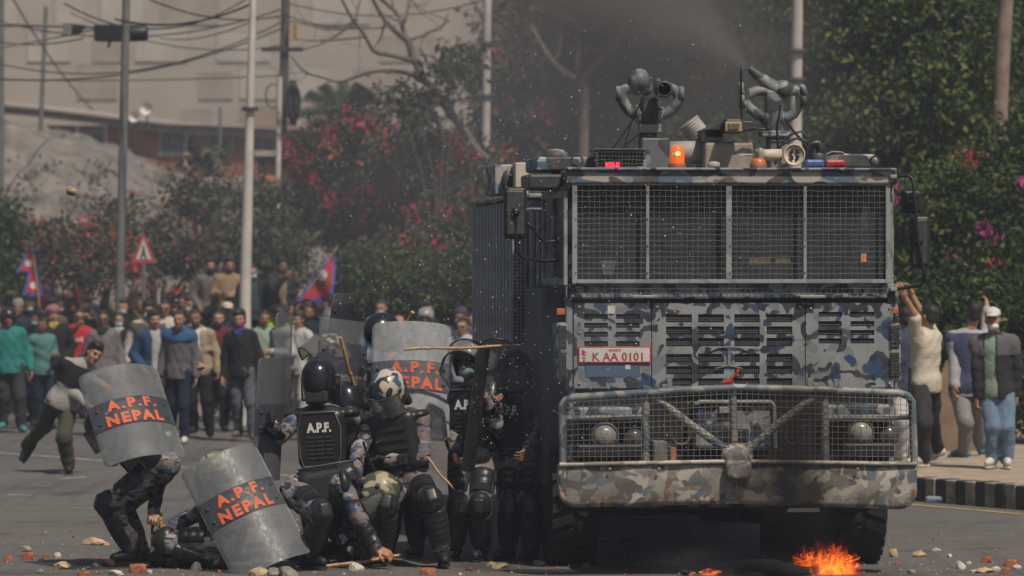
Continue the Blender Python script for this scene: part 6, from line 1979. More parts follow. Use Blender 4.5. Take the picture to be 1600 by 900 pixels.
TONES = [(.27, .145, .09), (.32, .18, .115), (.22, .115, .07), (.36, .20, .125)]
def link_part(name, me, mats, parent):
    mats = mats if isinstance(mats, list) else [mats]
    while len(me.materials) < len(mats): me.materials.append(mats[len(me.materials)])
    o = bpy.data.objects.new(name, me); COL.objects.link(o); o.parent = parent
    for i, mt in enumerate(mats):
        o.material_slots[i].link = 'OBJECT'; o.material_slots[i].material = mt
    return o

SHOEM = {'w': plain('white_shoe', (.5, .48, .44), .6, .2, 20), 'k': plain('black_shoe', (.02, .02, .02), .5, .3, 20), 'b': plain('brown_shoe', (.14, .09, .06), .6, .3, 20), 't': plain('teal_shoe', (.05, .2, .22), .6, .3, 20)}
GCROWD = 'protesters in the crowd behind the officers'
NP = 0
def crowd(label, px, ytop, Y, pn, rz, top, pants, head=('short',), hc=None, acc=(), tone=None, shoe='k', kind='jacket', front=None, yoke=None, vest=None, hr=0.0, lift=None):
    """head top seen at (px, ytop); the figure is sized so that its feet stand on the road"""
    global NP
    tone = NP % 4 if tone is None else tone; NP += 1
    ztop = CAMZ - (ytop - HOR) * Y / FPX
    gap = 0.0
    s_ = ztop / 1.745
    if lift is not None: gap = lift; s_ = (ztop - lift) / 1.745
    s_ = min(1.12, max(.9, s_))
    e = empty('person', ((px - 800) * Y / FPX, Y, gap), R(rz), label, 'person', GCROWD)
    e.scale = (s_ * (1 + .07 * math.sin(NP * 1.7)), s_ * (1 + .08 * math.sin(NP * 2.9)), s_)
    e.rotation_euler = (R(3.0 * math.sin(NP * 2.3)), R(3.0 * math.sin(NP * 4.1)), R(rz + 14 * math.sin(NP * 5.3)))
    D_ = MESH[pn]; f = POSES[pn]
    link_part('body', D_['body'], [skin(TONES[tone]), EYE, LIP], e)
    link_part('jacket' if kind == 'open' else kind, D_['open' if front else kind], [cloth(_dk(top))], e)
    link_part('trousers', D_['trousers'], [cloth(_dk(pants))], e)
    for a in 'LR': link_part('shoe', D_['shoe' + a], [SHOEM[shoe]], e)
    if front: link_part('shirt_front', D_['front'], [cloth(front)], e)
    if yoke: link_part('yoke', D_['yoke'], [cloth(yoke)], e)
    if vest: link_part('vest', D_['vest'], [cloth(vest)], e)
    Mh = Matrix([list(r_) for r_ in (f.hM @ H0_.hM.T)]).to_4x4()
    def wear(g, mats, dz=0):
        o = link_part(GNAME.get(g, g), GEAR[g], mats, e)
        o.matrix_basis = Matrix.Translation([float(c) for c in f.head]) @ Mh
        return o
    for g in head:
        if g in ('short', 'thick', 'long'): wear(g, [HAIR])
        elif g == 'helmet': wear(g, [plain('crowd_helmet', hc or (.02, .02, .022), .3, .2, 20)])
        elif g: wear(g, [cloth(hc or (.1, .1, .1))])
    for g in acc:
        if isinstance(g, tuple): g, c_ = g
        else: c_ = None
        if g == 'phone':
            for a in 'R':
                o = link_part('phone', GEAR['phone'], [BLACK], e)
                o.location = [float(c) for c in (f.wr['L'] + f.wr['R']) / 2 + [0, -.03, .11]] if pn == 'phone' else [float(c) for c in f.wr['R'] + [0.02, -.03, .11]]
                if pn != 'phone': o.rotation_euler = (0, R(80), 0)
        elif g == 'glasses': wear(g, [BLACK])
        elif g == 'beard': wear(g, [HAIR])
        elif g == 'face_shield': wear(g, [VISOR])
        else: wear(g, [cloth(c_ or (.30, .45, .52))])
    return e

_dk = lambda c: tuple(x * .82 for x in c)
BK = (.018, .019, .022); NAVY = (.02, .03, .055); GRY = (.15, .15, .16); DGR = (.05, .05, .055); OLV = (.07, .07, .045); TEAL = (.03, .22, .21); WHT_ = (.5, .49, .47); MAR = (.12, .025, .03); BEI = (.34, .27, .19); JEAN = (.07, .10, .15); LJEAN = (.16, .20, .26); BRN = (.13, .085, .06); RED_ = (.42, .03, .035); KHA = (.22, .18, .13); PGR = (.28, .36, .30); LBL = (.24, .36, .48)
MB_ = ('mask', (.32, .48, .56)); MW_ = ('mask', (.55, .57, .58))
L = crowd
# front rank, left to right
L('man in a teal sweater and dark motorcycle helmet at the left edge', 20, 482, 54.5, 'side', 20, TEAL, DGR, ('helmet',), BK, shoe='t')
L('man in a black jacket with pale blue mask beside the teal sweater', 52, 484, 56.5, 'turnl', -20, BK, NAVY, ('thick',), None, (MB_,), kind='jacket')
L('person in a dusty teal pullover reaching towards the left behind the stone thrower', 66, 500, 55.5, 'turnl', 30, (.09, .22, .22), NAVY, ('short',), shoe='k')
L('man in a black jacket with yellow collar and patterned headscarf', 88, 478, 57.5, 'pocket', 5, BK, DGR, ('turban',), (.25, .12, .14), (('scarf', (.40, .36, .06)),))
L('man in a bright red shirt with a white mark and black beard', 116, 482, 59, 'phone1', 0, RED_, DGR, ('short',), None, ('glasses', 'beard'))
L('man in a dark top filming with a phone held up in both hands', 142, 466, 61, 'phone', -5, DGR, NAVY, ('short',), None, ('phone',))
L('man with glasses in a grey hooded sweatshirt behind the stone thrower', 165, 484, 53.5, 'side', 15, (.17, .16, .17), JEAN, ('short',), None, ('glasses', ('scarf', (.03, .03, .035))), shoe='b')
L('man in black with a pale blue mask and raised hand beside the grey sweatshirt', 184, 466, 60, 'raise', 0, BK, BK, ('thick',), None, (MB_,))
L('youth with a blue mask pulled to the chin standing behind two masked men', 201, 472, 62, 'side', -10, GRY, NAVY, ('short',), None, (MB_,))
L('man in black clothes with a blue mask in front of the raised hand', 187, 487, 57, 'pocket', 0, BK, NAVY, ('short',), None, (MB_, ('scarf', (.5, .5, .48))))
L('man in an olive vest with cream sleeves and a blue mask', 223, 470, 56.5, 'side', -5, (.5, .47, .42), DGR, ('thick',), None, (MB_,), vest=(.10, .085, .06))
L('young man in a blue track jacket over a grey shirt', 247, 484, 54, 'pocket', 10, (.03, .07, .15), DGR, ('thick',), front=(.33, .33, .34))
L('man in a white shirt and dark glasses looking over the blue track jacket', 256, 468, 57.5, 'side', 0, WHT_, NAVY, ('short',), None, ('glasses',))
L('man in a grey zip jacket with blue shoulders in the middle of the left crowd', 277, 482, 51.5, 'side', 0, (.13, .12, .135), NAVY, ('short',), None, (('scarf', (.03, .03, .04)),), yoke=(.03, .09, .19), shoe='w', kind='jacket')
L('man in an open beige jacket over a white shirt with phone at his face', 315, 482, 53, 'phone1', 5, BEI, BK, ('short',), None, ('phone', ('mask', (.07, .07, .08))), front=(.52, .51, .5))
L('bearded man in a maroon shirt beside the beige jacket', 338, 484, 55, 'walk', 0, MAR, BK, ('short',), None, ('beard',), tone=3)
L('man in a dark grey coat between the maroon shirt and the black jacket', 362, 482, 58, 'side', 0, DGR, NAVY, ('short',), None, ('beard',))
L('man in black jacket and grey jeans, red and blue scarf over his mouth', 384, 484, 52, 'side', -20, BK, (.10, .115, .135), ('thick',), None, (('bandana', (.20, .04, .09)), ('scarf', (.05, .07, .25))), shoe='b')
L('young man in a pale green shirt behind the scarfed man', 407, 484, 54.5, 'side', 10, PGR, JEAN, ('short',))
L('man in a white and grey shirt seen from the side facing left', 447, 480, 53, 'turnl', -50, (.42, .42, .43), DGR, ('thick',), tone=1, vest=(.22, .23, .25))
L('man in a white long shirt behind the edge-on shield', 470, 486, 54, 'side', -30, WHT_, WHT_, ('thick',))
L('man wearing a grey helmet and clear face shield behind the huddle', 512, 484, 52, 'side', -10, DGR, DGR, ('helmet',), (.13, .14, .15), ('face_shield',))
L('man in a dark cap and navy coat left of the raised shield', 496, 470, 58, 'side', 10, NAVY, BK, ('cap',), (.03, .03, .04))
L('man in a yellow cap near the large flag', 483, 458, 60, 'side', 0, BRN, BK, ('cap',), (.5, .38, .14))
L('man in a white head cloth under the large flag', 462, 464, 61, 'side', 10, LBL, BK, ('turban',), (.48, .48, .48))
L('grey haired man in a checked brown shirt near the flag pole foot', 530, 474, 60, 'turn', 0, BRN, DGR, ('short',), tone=2)
L('man with a pale mask right of the dark raised shield', 572, 462, 60, 'side', 5, DGR, BK, ('short',), None, (MW_,), tone=1)
L('youth in a light blue shirt and mask behind the black lettered helmet', 590, 466, 58, 'pocket', -5, LBL, NAVY, ('short',), None, (MB_,))
L('man in a brown top looking across the shield top', 606, 470, 60, 'side', 0, BRN, BK, ('thick',), tone=3)
L('bald man low behind the short stick end', 627, 492, 56, 'side', 0, GRY, BK, (), tone=1)
L('person in a pale grey motorcycle helmet above the upright shield', 657, 482, 56, 'side', -15, DGR, BK, ('helmet',), (.24, .25, .27))
L('man in a dark jacket turned right behind the grey helmet', 673, 470, 59, 'turn', 30, BK, BK, ('thick',), tone=3)
L('man in sunglasses and a white shirt above the masked officer', 726, 495, 52, 'side', 0, (.40, .42, .46), NAVY, ('short',), None, ('glasses',), tone=3)
L('man in a dark purple cap with a blue mask above the masked officer', 713, 480, 55, 'side', 0, (.10, .09, .12), BK, ('beanie',), (.06, .05, .075), (MB_,))
L('man in a white shirt half hidden by the truck body', 744, 488, 56, 'side', 0, WHT_, BK, ('short',))
# people standing up on the low wall
L('man with a dark face cloth standing on the low wall, leftmost of the four', 326, 402, 61, 'pocket', 5, (.16, .14, .14), DGR, ('thick',), None, (('bandana', (.02, .02, .024)),), lift=.72)
L('bearded man in a tan shirt standing on the low wall', 352, 402, 60.5, 'cross', -5, (.30, .21, .13), DGR, ('thick',), None, ('beard',), lift=.72)
L('man in a black hooded top and blue mask standing on the low wall', 402, 413, 60, 'side', 5, BK, BK, ('short',), None, (MB_,), lift=.66, front=(.03, .06, .06))
L('man in an open dark jacket pointing from the low wall, rightmost of the four', 434, 402, 60, 'phone1', 35, (.03, .033, .04), DGR, ('thick',), None, (), lift=.72, front=(.20, .16, .10))
# second and third ranks
rows = [
 ('man with a red headband far left under the small flag', 30, 452, 70, 'side', BK, ('turban',), (.30, .08, .05), ()),
 ('person in a grey knit cap holding the small flag at far left', 34, 440, 74, 'raise', NAVY, ('beanie',), (.12, .12, .13), ()),
 ('person in a yellow top at the left frame edge', 6, 446, 72, 'side', (.40, .30, .06), ('short',), None, ()),
 ('man in a black helmet behind the red headband', 52, 458, 66, 'side', BK, ('helmet',), (.05, .05, .055), ()),
 ('man in a brown coat behind the headscarf man', 72, 450, 72, 'turn', BRN, ('thick',), None, ()),
 ('man in grey holding both hands to his head in the far left ranks', 98, 448, 73, 'raise2', GRY, ('short',), None, ()),
 ('tanned man in a maroon jacket far behind the red shirt', 122, 444, 74, 'side', MAR, ('thick',), None, ()),
 ('man in navy behind the phone filmer', 150, 452, 70, 'pocket', NAVY, ('short',), None, (MB_,)),
 ('person with a white phone held high near the grey pole', 182, 450, 68, 'raise', KHA, ('short',), None, ()),
 ('person in a bright red cap left of the blue and red flag', 212, 456, 69, 'side', DGR, ('cap',), (.45, .04, .04), ()),
 ('man with short hair holding the blue and red flag', 238, 450, 68, 'raise', BK, ('short',), None, ()),
 ('person in a grey hood beside the flag holder', 226, 462, 65, 'side', GRY, ('hood',), (.12, .12, .13), ()),
 ('man in a white cap behind the dark glasses man', 268, 456, 66, 'side', BRN, ('cap',), (.5, .5, .5), ()),
 ('person in a red cap above the blue shouldered jacket', 281, 450, 68, 'side', DGR, ('cap',), (.42, .05, .05), (MB_,)),
 ('man in black turned right above the phone hider', 298, 458, 65, 'turn', BK, ('thick',), None, ()),
 ('woman with long hair in a rose top in the middle ranks', 305, 472, 61, 'side', (.26, .10, .11), ('long',), None, ()),
 ('person with dark hair in khaki behind the bearded man', 330, 466, 63, 'side', KHA, ('thick',), None, ()),
 ('man in a pale cap between the low wall and the maroon shirt', 347, 472, 59, 'side', NAVY, ('cap',), (.46, .43, .36), ()),
 ('man in a brown jacket looking left under the low wall', 368, 468, 62, 'turnl', BRN, ('short',), None, ('beard',)),
 ('man in a dark hood close to the white pole foot', 390, 462, 64, 'side', BK, ('hood',), (.04, .04, .045), ()),
 ('person in a lime safety vest behind the side facing man', 424, 476, 58, 'side', (.36, .55, .06), ('short',), None, ()),
 ('man in a navy jacket below the pointing man', 437, 462, 64, 'side', NAVY, ('short',), None, ()),
 ('man in a grey shirt between the yellow cap and the raised shield', 507, 466, 64, 'side', GRY, ('thick',), None, (MB_,)),
 ('man in a dark blue cap far behind the flag', 520, 460, 66, 'side', DGR, ('cap',), (.03, .05, .12), ()),
 ('woman in a red shawl far behind the dark raised shield', 545, 462, 66, 'side', (.30, .06, .05), ('long',), None, ()),
 ('man in a beige coat behind the yellow slanting stick', 558, 470, 62, 'side', BEI, ('short',), None, ('glasses',)),
 ('man in a black jacket at the back right of the crowd', 640, 466, 66, 'side', BK, ('thick',), None, ()),
 ('person in a grey cap near the truck body, far back', 700, 470, 64, 'side', GRY, ('cap',), (.16, .16, .17), ()),
 ('man in a green shirt far back by the truck body', 688, 466, 67, 'side', (.08, .13, .08), ('short',), None, ()),
 ('man in a tan shirt far back behind the grey helmet', 622, 464, 68, 'turn', KHA, ('short',), None, ()),
 ('man with a white mask at the very left behind the teal sweater', 2, 470, 60, 'side', GRY, ('thick',), None, (MW_,)),
 ('man in brown partly hidden behind the black jacket with yellow collar', 104, 466, 66, 'side', BRN, ('short',), None, ()),
 ('bearded man in grey between the red shirt and the phone filmer', 131, 472, 63, 'side', GRY, ('thick',), None, ('beard',)),
 ('man in navy with a scarf behind the olive vest', 212, 474, 63, 'side', NAVY, ('short',), None, (('scarf', (.2, .2, .22)),)),
 ('man in a mustard jumper behind the grey zip jacket', 292, 468, 62, 'side', (.30, .22, .07), ('short',), None, ()),
 ('man in a white shirt behind the yellow cap man', 480, 474, 58, 'side', (.44, .44, .43), ('short',), None, ('beard',)),
 ('youth in a blue shirt behind the white long shirt', 456, 472, 60, 'side', (.06, .12, .24), ('short',), None, ()),
]
for i, (lab, px, yt, Y, pn, top, hd_, hc, acc) in enumerate(rows):
    crowd(lab, px, yt, Y, pn, (i * 37) % 50 - 25, top, (NAVY, BK, DGR, JEAN)[i % 4], hd_, hc, acc, shoe='kwb'[i % 3])
rr = random.Random(4)
FRONT = [(o.location.x / o.location.y, o['label']) for o in COL.objects if o.get('group') == GCROWD]
CN = {BK: 'black', NAVY: 'navy', DGR: 'dark grey', GRY: 'grey', MAR: 'maroon', BRN: 'brown', KHA: 'khaki', (.08, .09, .12): 'slate blue', LBL: 'light blue'}
USED = set()
def back_label(px, top, head, acc):
    lab = min(FRONT, key=lambda q: abs(q[0] - (px - 800) / FPX))[1].split()
    cut = next((i for i, w_ in enumerate(lab) if i > 4 and w_ in ('standing', 'behind', 'beside', 'looking', 'over', 'near', 'in', 'at', 'with', 'and', 'between', 'seen', 'far', 'above', 'under', 'hiding', 'holding', 'facing', 'partly')), 7)
    nb = ' '.join(lab[:min(cut, 7)]).rstrip(',')
    who = {'cap': 'capped', 'beanie': 'knit-capped', 'thick': 'thick-haired', 'short': 'short-haired'}[head[0]] + (' masked' if acc and acc[0] in (MB_, MW_) else ' bearded' if acc else '')
    for rel in ('behind', 'just left of', 'just right of', 'far behind', 'deep behind', 'close behind', 'half hidden by', 'in the ranks behind'):
        s_ = f'{who} person in {CN[top]} {rel} the {nb}'
        if s_ not in USED: break
    USED.add(s_); return s_
for i in range(92):
    px = rr.uniform(-10, 560) if i % 5 else rr.uniform(520, 745); Y = rr.uniform(62, 84) if i % 2 else rr.uniform(60.5, 64)
    tp = rr.choice([BK, BK, NAVY, DGR, GRY, MAR, BRN, KHA, (.08, .09, .12), LBL]); hd2 = rr.choice([('short',), ('thick',), ('short',), ('cap',), ('beanie',)]); ac2 = rr.choice([(), (), (MB_,), ('beard',), (MW_,)])
    crowd(back_label(px, tp, hd2, ac2), px, 390 + 4992 / Y * rr.uniform(.86, 1.0), Y, rr.choice(['side', 'walk', 'pocket', 'turn', 'turnl', 'raise', 'raise2', 'phone', 'phone1', 'cross']), rr.uniform(-40, 40), tp, rr.choice([BK, NAVY, DGR]), hd2, rr.choice([BK, (.2, .2, .2), NAVY]), ac2)
# white mark on the red shirt
redman = next(o for o in COL.objects if o.get('label', '').startswith('man in a bright red shirt'))
m = MB()
for k in range(3):
    x = -.055 + k * .042; h_ = .035 + k * .022
    V, Fc = prism([np.array([x, 0, 0]), np.array([x + .03, 0, 0]), np.array([x + .03 - .02, 0, h_]), np.array([x - .012, 0, h_ * .75])], -.006, 0); m.add(V, Fc)
m.build('chest_mark', plain('print_white', (.55, .55, .52), .7, .05), redman, (0, -.158, 1.22))
# low wall some of them stand on
tag(MB().box(0, 2.2, -.35, .35, -.02, .70).build('low_wall', plain('old_concrete', (.26, .24, .21), .9, .3, 2), loc=((305 - 800) * 60.6 / FPX, 60.5, 0), bevel=.02), 'low concrete wall behind the crowd that four men stand on', 'wall')

# ---------------------------------------------------------------- flags
FRED = cloth((.36, .03, .045)); FBLU = cloth((.05, .10, .34)); FWHT = cloth((.52, .45, .46))
def flag(label, Y, pole0, pole1, outline, inner, emblem, hold=None):
    o = P(*pole0, Y)
    e = empty('flag', o, label=label, cat='flag', group='flags waved in the crowd')
    MB().tube([np.zeros(3), P(*pole1, Y) - o], .012, 6).build('flag_pole', BAMBOO, e)
    def cloth_poly(pts, dy, name, mat):
        bm = bmesh.new(); vs = [bm.verts.new(P(x, y, Y + dy) - o) for x, y in pts]
        bm.faces.new(vs)
        for k in range(1, 12):
            xs_ = [p[0] for p in pts]; xx = min(xs_) + (max(xs_) - min(xs_)) * k / 12
            bmesh.ops.bisect_plane(bm, geom=bm.verts[:] + bm.edges[:] + bm.faces[:], plane_co=P(xx, pts[0][1], Y + dy) - o, plane_no=(1, 0, .25))
        bmesh.ops.triangulate(bm, faces=bm.faces[:])
        for v in bm.verts: v.co.y += .05 * math.sin(v.co.x * 14 + v.co.z * 6)
        me = bpy.data.meshes.new(name); bm.to_mesh(me); bm.free()
        return put(name, me, mat, e, solid=.006)
    cloth_poly(outline, 0, 'border', FBLU); cloth_poly(inner, -.012, 'field', FRED)
    for k, (x, y, r_) in enumerate(emblem):
        cloth_poly([(x + r_ * (1 + .18 * (j % 2)) * math.cos(j * math.pi / 10), y + r_ * (1 + .18 * (j % 2)) * math.sin(j * math.pi / 10)) for j in range(20)], -.024, 'emblem', FWHT)
    return e
flag('large crimson pennant flag with blue border and white emblem above the crowd', 57, (452, 500), (528, 384), [(527, 385), (524, 420), (521, 462), (500, 470), (462, 471), (495, 425)], [(521, 395), (519, 425), (517, 458), (498, 466), (470, 467), (498, 428)], [(503, 430, 8)])
flag('small crimson pennant flag at far left of the crowd', 59, (62, 480), (49, 376), [(49, 376), (26, 426), (44, 426), (36, 462), (68, 462)], [(48, 386), (31, 423), (47, 424), (42, 458), (62, 458)], [(44, 412, 5), (52, 446, 5)])
flag('narrow folded red and blue flag above the left crowd', 67, (218, 480), (232, 430), [(232, 432), (222, 462), (229, 466), (236, 446)], [(232, 437), (225, 461), (229, 462), (234, 446)], [])
tag(MB().tube([P(85, 470, 72) - P(85, 470, 72), P(62, 405, 72) - P(85, 470, 72)], .02, 6).build('banner_pole', FBLU, loc=P(85, 470, 72)), 'slanting blue flag pole beside the small flag', 'flag pole')

# ------------------------------------------------------------------ people posed on their own
def citizen(label, f, base, top, pants, head, hc=None, acc=(), shoe='w', kind='long', vest=None, front=None, tone=1, group=None, seed=3, q=.03):
    e = empty('person', base, label=label, cat='person', group=group)
    put('body', merge([(sub(V, base), Q, mi) for V, Q, mi in body_mesh(f, .026, .009, .0062)]), [skin(TONES[tone]), EYE, LIP], e)
    pr = f.torso(q) + [cone(f.neck - f.up * .05, f.neck + f.up * .01, .08, .07, .02)] + [ell(f.pel - f.up * .05, (.19, .155, .20), f.M, .05), half(f.pel - f.up * .09, -f.up)]
    if front: pr.append(rbox(f.pel + f.up * .22 + f.fwd * .2 + f.right * .03, (.062, .17, .44), f.M, .02, .004, 's'))
    if kind == 'long': pr += f.arms(.022, cut=.04)
    else: pr += [cone(f.sh[a], f.sh[a] + (f.el[a] - f.sh[a]) * .78, .076, .072, .03) for a in f.el]
    add_net('jacket' if front else 'shirt', pr, .014, cloth(top), e, base, wrinkle(.007, 22, seed))
    add_net('trousers', [ell(f.pel + f.up * .02, (.172, .135, .14), f.M, .04)] + f.legs(.028, cut=.0), .014, cloth(pants), e, base, wrinkle(.009, 18, seed + 3))
    if vest: add_net('vest', f.torso(q + .016) + [half(f.neck - f.up * .0, f.up)] + ([half(f.pel + f.up * .2, -f.up)] if seed == 31 else []), .014, cloth(vest), e, base, wrinkle(.006, 18, seed + 4))
    if front: add_net('shirt_front', f.torso(q - .016) + [cone(f.neck - f.up * .05, f.neck + f.up * .015, .075, .066, .02), ell(f.pel - f.up * .03, (.17, .135, .17), f.M, .05), half(f.pel - f.up * .07, -f.up)], .013, cloth(front), e, base, wrinkle(.005, 24, seed + 8))
    for a in f.an: add_net('shoe', f.shoep(a, .004), .012, SHOEM[shoe], e, base); mbuild(f.sole(a), 'sole', SHOEM['w' if shoe in 'wt' else 'k'], e, base)
    Mh = Matrix([list(r_) for r_ in (f.hM @ H0_.hM.T)]).to_4x4()
    def wear(g, mats):
        o = link_part(GNAME.get(g, g), GEAR[g], mats, e); o.matrix_basis = Matrix.Translation([float(c) for c in (f.head - base)]) @ Mh @ Matrix.Scale(f.k, 4)
    for g in head: wear(g, [HAIR] if g in ('short', 'thick') else [cloth(hc)])
    for g, c_ in acc: wear(g, [cloth(c_)])
    return e
# the stone thrower
T1 = pose(44.6, (98, 628), (128, 572), (.5, -.9, -.2), (147, 553, -.05), (.45, -.85, -.2),
          {'R': ((112, 612, -1), (134, 632, -1)), 'L': ((140, 592, -.6), (163, 604, -.5))},
          {'R': ((70, 664, .8), (42, 694, 1)), 'L': ((100, 684, -1), (107, 727, .4))}, k=1.0, toes={'L': (.15, -1, 0), 'R': (-.5, -.3, -.8)})
citizen('young man bending to throw a stone, grey hooded top and olive trousers', T1, np.array([T1.pel[0], 44.6, 0]), (.25, .24, .24), (.052, .055, .04), ('thick',), shoe='k', vest=(.018, .018, .02), seed=31)
# the four men on the right pavement
GR = 'onlookers on the right pavement'
W1 = pose(42.4, (1446, 600), (1446, 520), (-.75, .55, 0), (1450, 494, -.02), (-.75, .6, .1),
          {'L': ((1428, 490, -1), (1413, 462, -.5)), 'R': ((1444, 496, .4), (1425, 460, .6))},
          {'L': ((1444, 660, -1), (1443, 714, .6)), 'R': ((1456, 660, 1), (1466, 703, 1))}, k=1.03, toes={'L': (-.9, -.3, 0), 'R': (-.8, .2, -.25)})
citizen('man in a cream shirt beside the truck with both arms raised', W1, np.array([W1.pel[0], 42.4, .2]), (.46, .43, .36), (.035, .033, .036), ('short',), kind='half', tone=3, group=GR, seed=32, q=.035)
W2 = pose(44.2, (1512, 606), (1514, 520), (.1, 1, 0), (1523, 490, 0), (.2, 1, .05),
          {'L': ((1492, 566, -.5), (1491, 602, -1)), 'R': ((1542, 512, .5), (1542, 482, .6))},
          {'L': ((1508, 658, -.6), (1507, 704, .6)), 'R': ((1526, 656, .8), (1534, 700, .6))}, k=1.05, toes={'L': (-.6, .6, 0), 'R': (.3, 1, 0)})
citizen('man in a blue vest turned away with one hand raised', W2, np.array([W2.pel[0], 44.2, .2]), (.30, .30, .33), (.19, .19, .195), ('short',), shoe='t', vest=(.055, .065, .125), tone=3, group=GR, seed=33)
W3 = pose(41.9, (1556, 610), (1553, 528), (-.25, -1, 0), (1551, 500, -.03), (-.15, -1, .0),
          {'R': ((1527, 574, -.5), (1528, 618, -.4)), 'L': ((1590, 574, .0), (1588, 616, -.6))},
          {'R': ((1552, 668, -.5), (1550, 716, .4)), 'L': ((1574, 668, -.4), (1574, 716, .4))}, k=1.0, toes={'R': (-.45, -1, 0), 'L': (-.1, -1, 0)})
citizen('man in a white cap, white mask, black and grey jacket and blue jeans', W3, np.array([W3.pel[0], 41.9, .2]), (.028, .028, .032), (.13, .20, .29), ('short', 'cap'), (.52, .51, .5), (('mask', (.60, .60, .60)),), tone=1, group=GR, seed=34, front=(.20, .26, .22), q=.04)
cap_man = next(o for o in COL.objects if o.get('label', '').startswith('man in a white cap, white'))
V, Q = snet([ell(p_[1] * .5 + p_[2] * .5, (p_[2] - p_[1]) / 2) if 0 else p_ for p_ in W3.torso(.048)[:1] + W3.torso(.048)[3:]] + [cone(W3.sh[a], W3.sh[a] + (W3.el[a] - W3.sh[a]) * .35, .088, .08, .03) for a in 'LR'] + [half(W3.pel + W3.up * .36, -W3.up), cone(W3.neck - W3.up * .02, W3.neck + W3.up * .25, .085, .10, .004, 's'), rbox(W3.neck + W3.fwd * .2 - W3.up * .2 + W3.right * .03, (.066, .2, .4), W3.M, .01, .004, 's')], .013)
put('yoke', mesh_of(V - np.array([W3.pel[0], 41.9, .2]), Q, True), cloth((.10, .10, .11)), cap_man)
m = MB(); c = W3.wr['L'] + (W3.el['L'] - W3.wr['L']) * .06 - np.array([W3.pel[0], 41.9, .2]); d_ = nrm(W3.el['L'] - W3.wr['L'])
m.lathe([(.034, -.012), (.036, 0), (.034, .012)], c, d_, 14); m.build('wristwatch', plain('watch', (.6, .58, .52), .3, .1, metal=.6), cap_man)
W4 = pose(43.6, (1412, 606), (1414, 520), (-.5, .8, 0), None, None, {'L': ((1398, 566, -.5), (1396, 600, -1)), 'R': ((1430, 560, .5), (1424, 600, .6))},
          {'L': ((1408, 658, -.6), (1408, 708, .6)), 'R': ((1420, 656, .8), (1424, 706, .6))}, k=1.0)
citizen('man in a navy shirt and pale trousers mostly hidden behind the truck corner', W4, np.array([W4.pel[0], 43.6, .2]), (.04, .05, .09), (.42, .42, .43), ('short',), tone=2, group=GR, seed=36)
# brown board leaning in the hedge
V, Fc = prism([np.array([-.42, 0, 0]), np.array([.45, 0, .0]), np.array([.38, 0, .95]), np.array([.02, 0, 1.05])], 0, .03)
o = put('board', mesh_of(V, Fc), plain('brown_board', (.16, .115, .075), .9, .3, 4), loc=((1482 - 800) * 45.6 / FPX, 45.6, .2), bevel=.004); o.rotation_euler = (R(-10), 0, R(8))
tag(o, 'brown board leaning against the hedge between two onlookers', 'board')

# ------------------------------------------------------------------ stones, bricks and rubble
ST_G = plain('grey_stone', (.20, .19, .17), .95, .4, 14, bmp=.6); ST_T = plain('tan_stone', (.40, .30, .19), .95, .3, 14, bmp=.6)
ST_O = plain('orange_brick', (.31, .105, .055), .95, .45, 18, bmp=.6); ST_P = plain('pale_stone', (.46, .43, .38), .95, .25, 14, bmp=.6); ST_D = plain('dark_brick', (.10, .06, .05), .95, .3, 14, bmp=.6)
def rock_mesh(sx, sy, sz, seed, brick=False):
    r = np.random.default_rng(seed)
    bm = bmesh.new(); bmesh.ops.create_icosphere(bm, subdivisions=3, radius=1)
    Pn = [(nrm(r.normal(size=3)), r.uniform(.55, .85)) for _ in range(9)]
    if brick: Pn = [(np.array(d, float), .72) for d in ((1, 0, 0), (-1, 0, 0), (0, 1, 0), (0, -1, 0), (0, 0, 1), (0, 0, -1))] + Pn[:2]
    for v in bm.verts:
        p = np.array(v.co[:])
        for n_, d in Pn:
            k = p @ n_
            if k > d: p = p - n_ * (k - d)
        p = p + nrm(p) * (.05 * math.sin(p[0] * 9 + seed) * math.sin(p[1] * 8) + .04 * math.sin(p[2] * 17 + p[0] * 13 + seed))
        v.co = p * [sx, sy, sz]
    me = bpy.data.meshes.new('rock'); bm.to_mesh(me); bm.free(); me.update(); return me
NM = {id(ST_G): 'stone', id(ST_T): 'stone', id(ST_P): 'stone', id(ST_O): 'brick_piece', id(ST_D): 'brick_piece'}
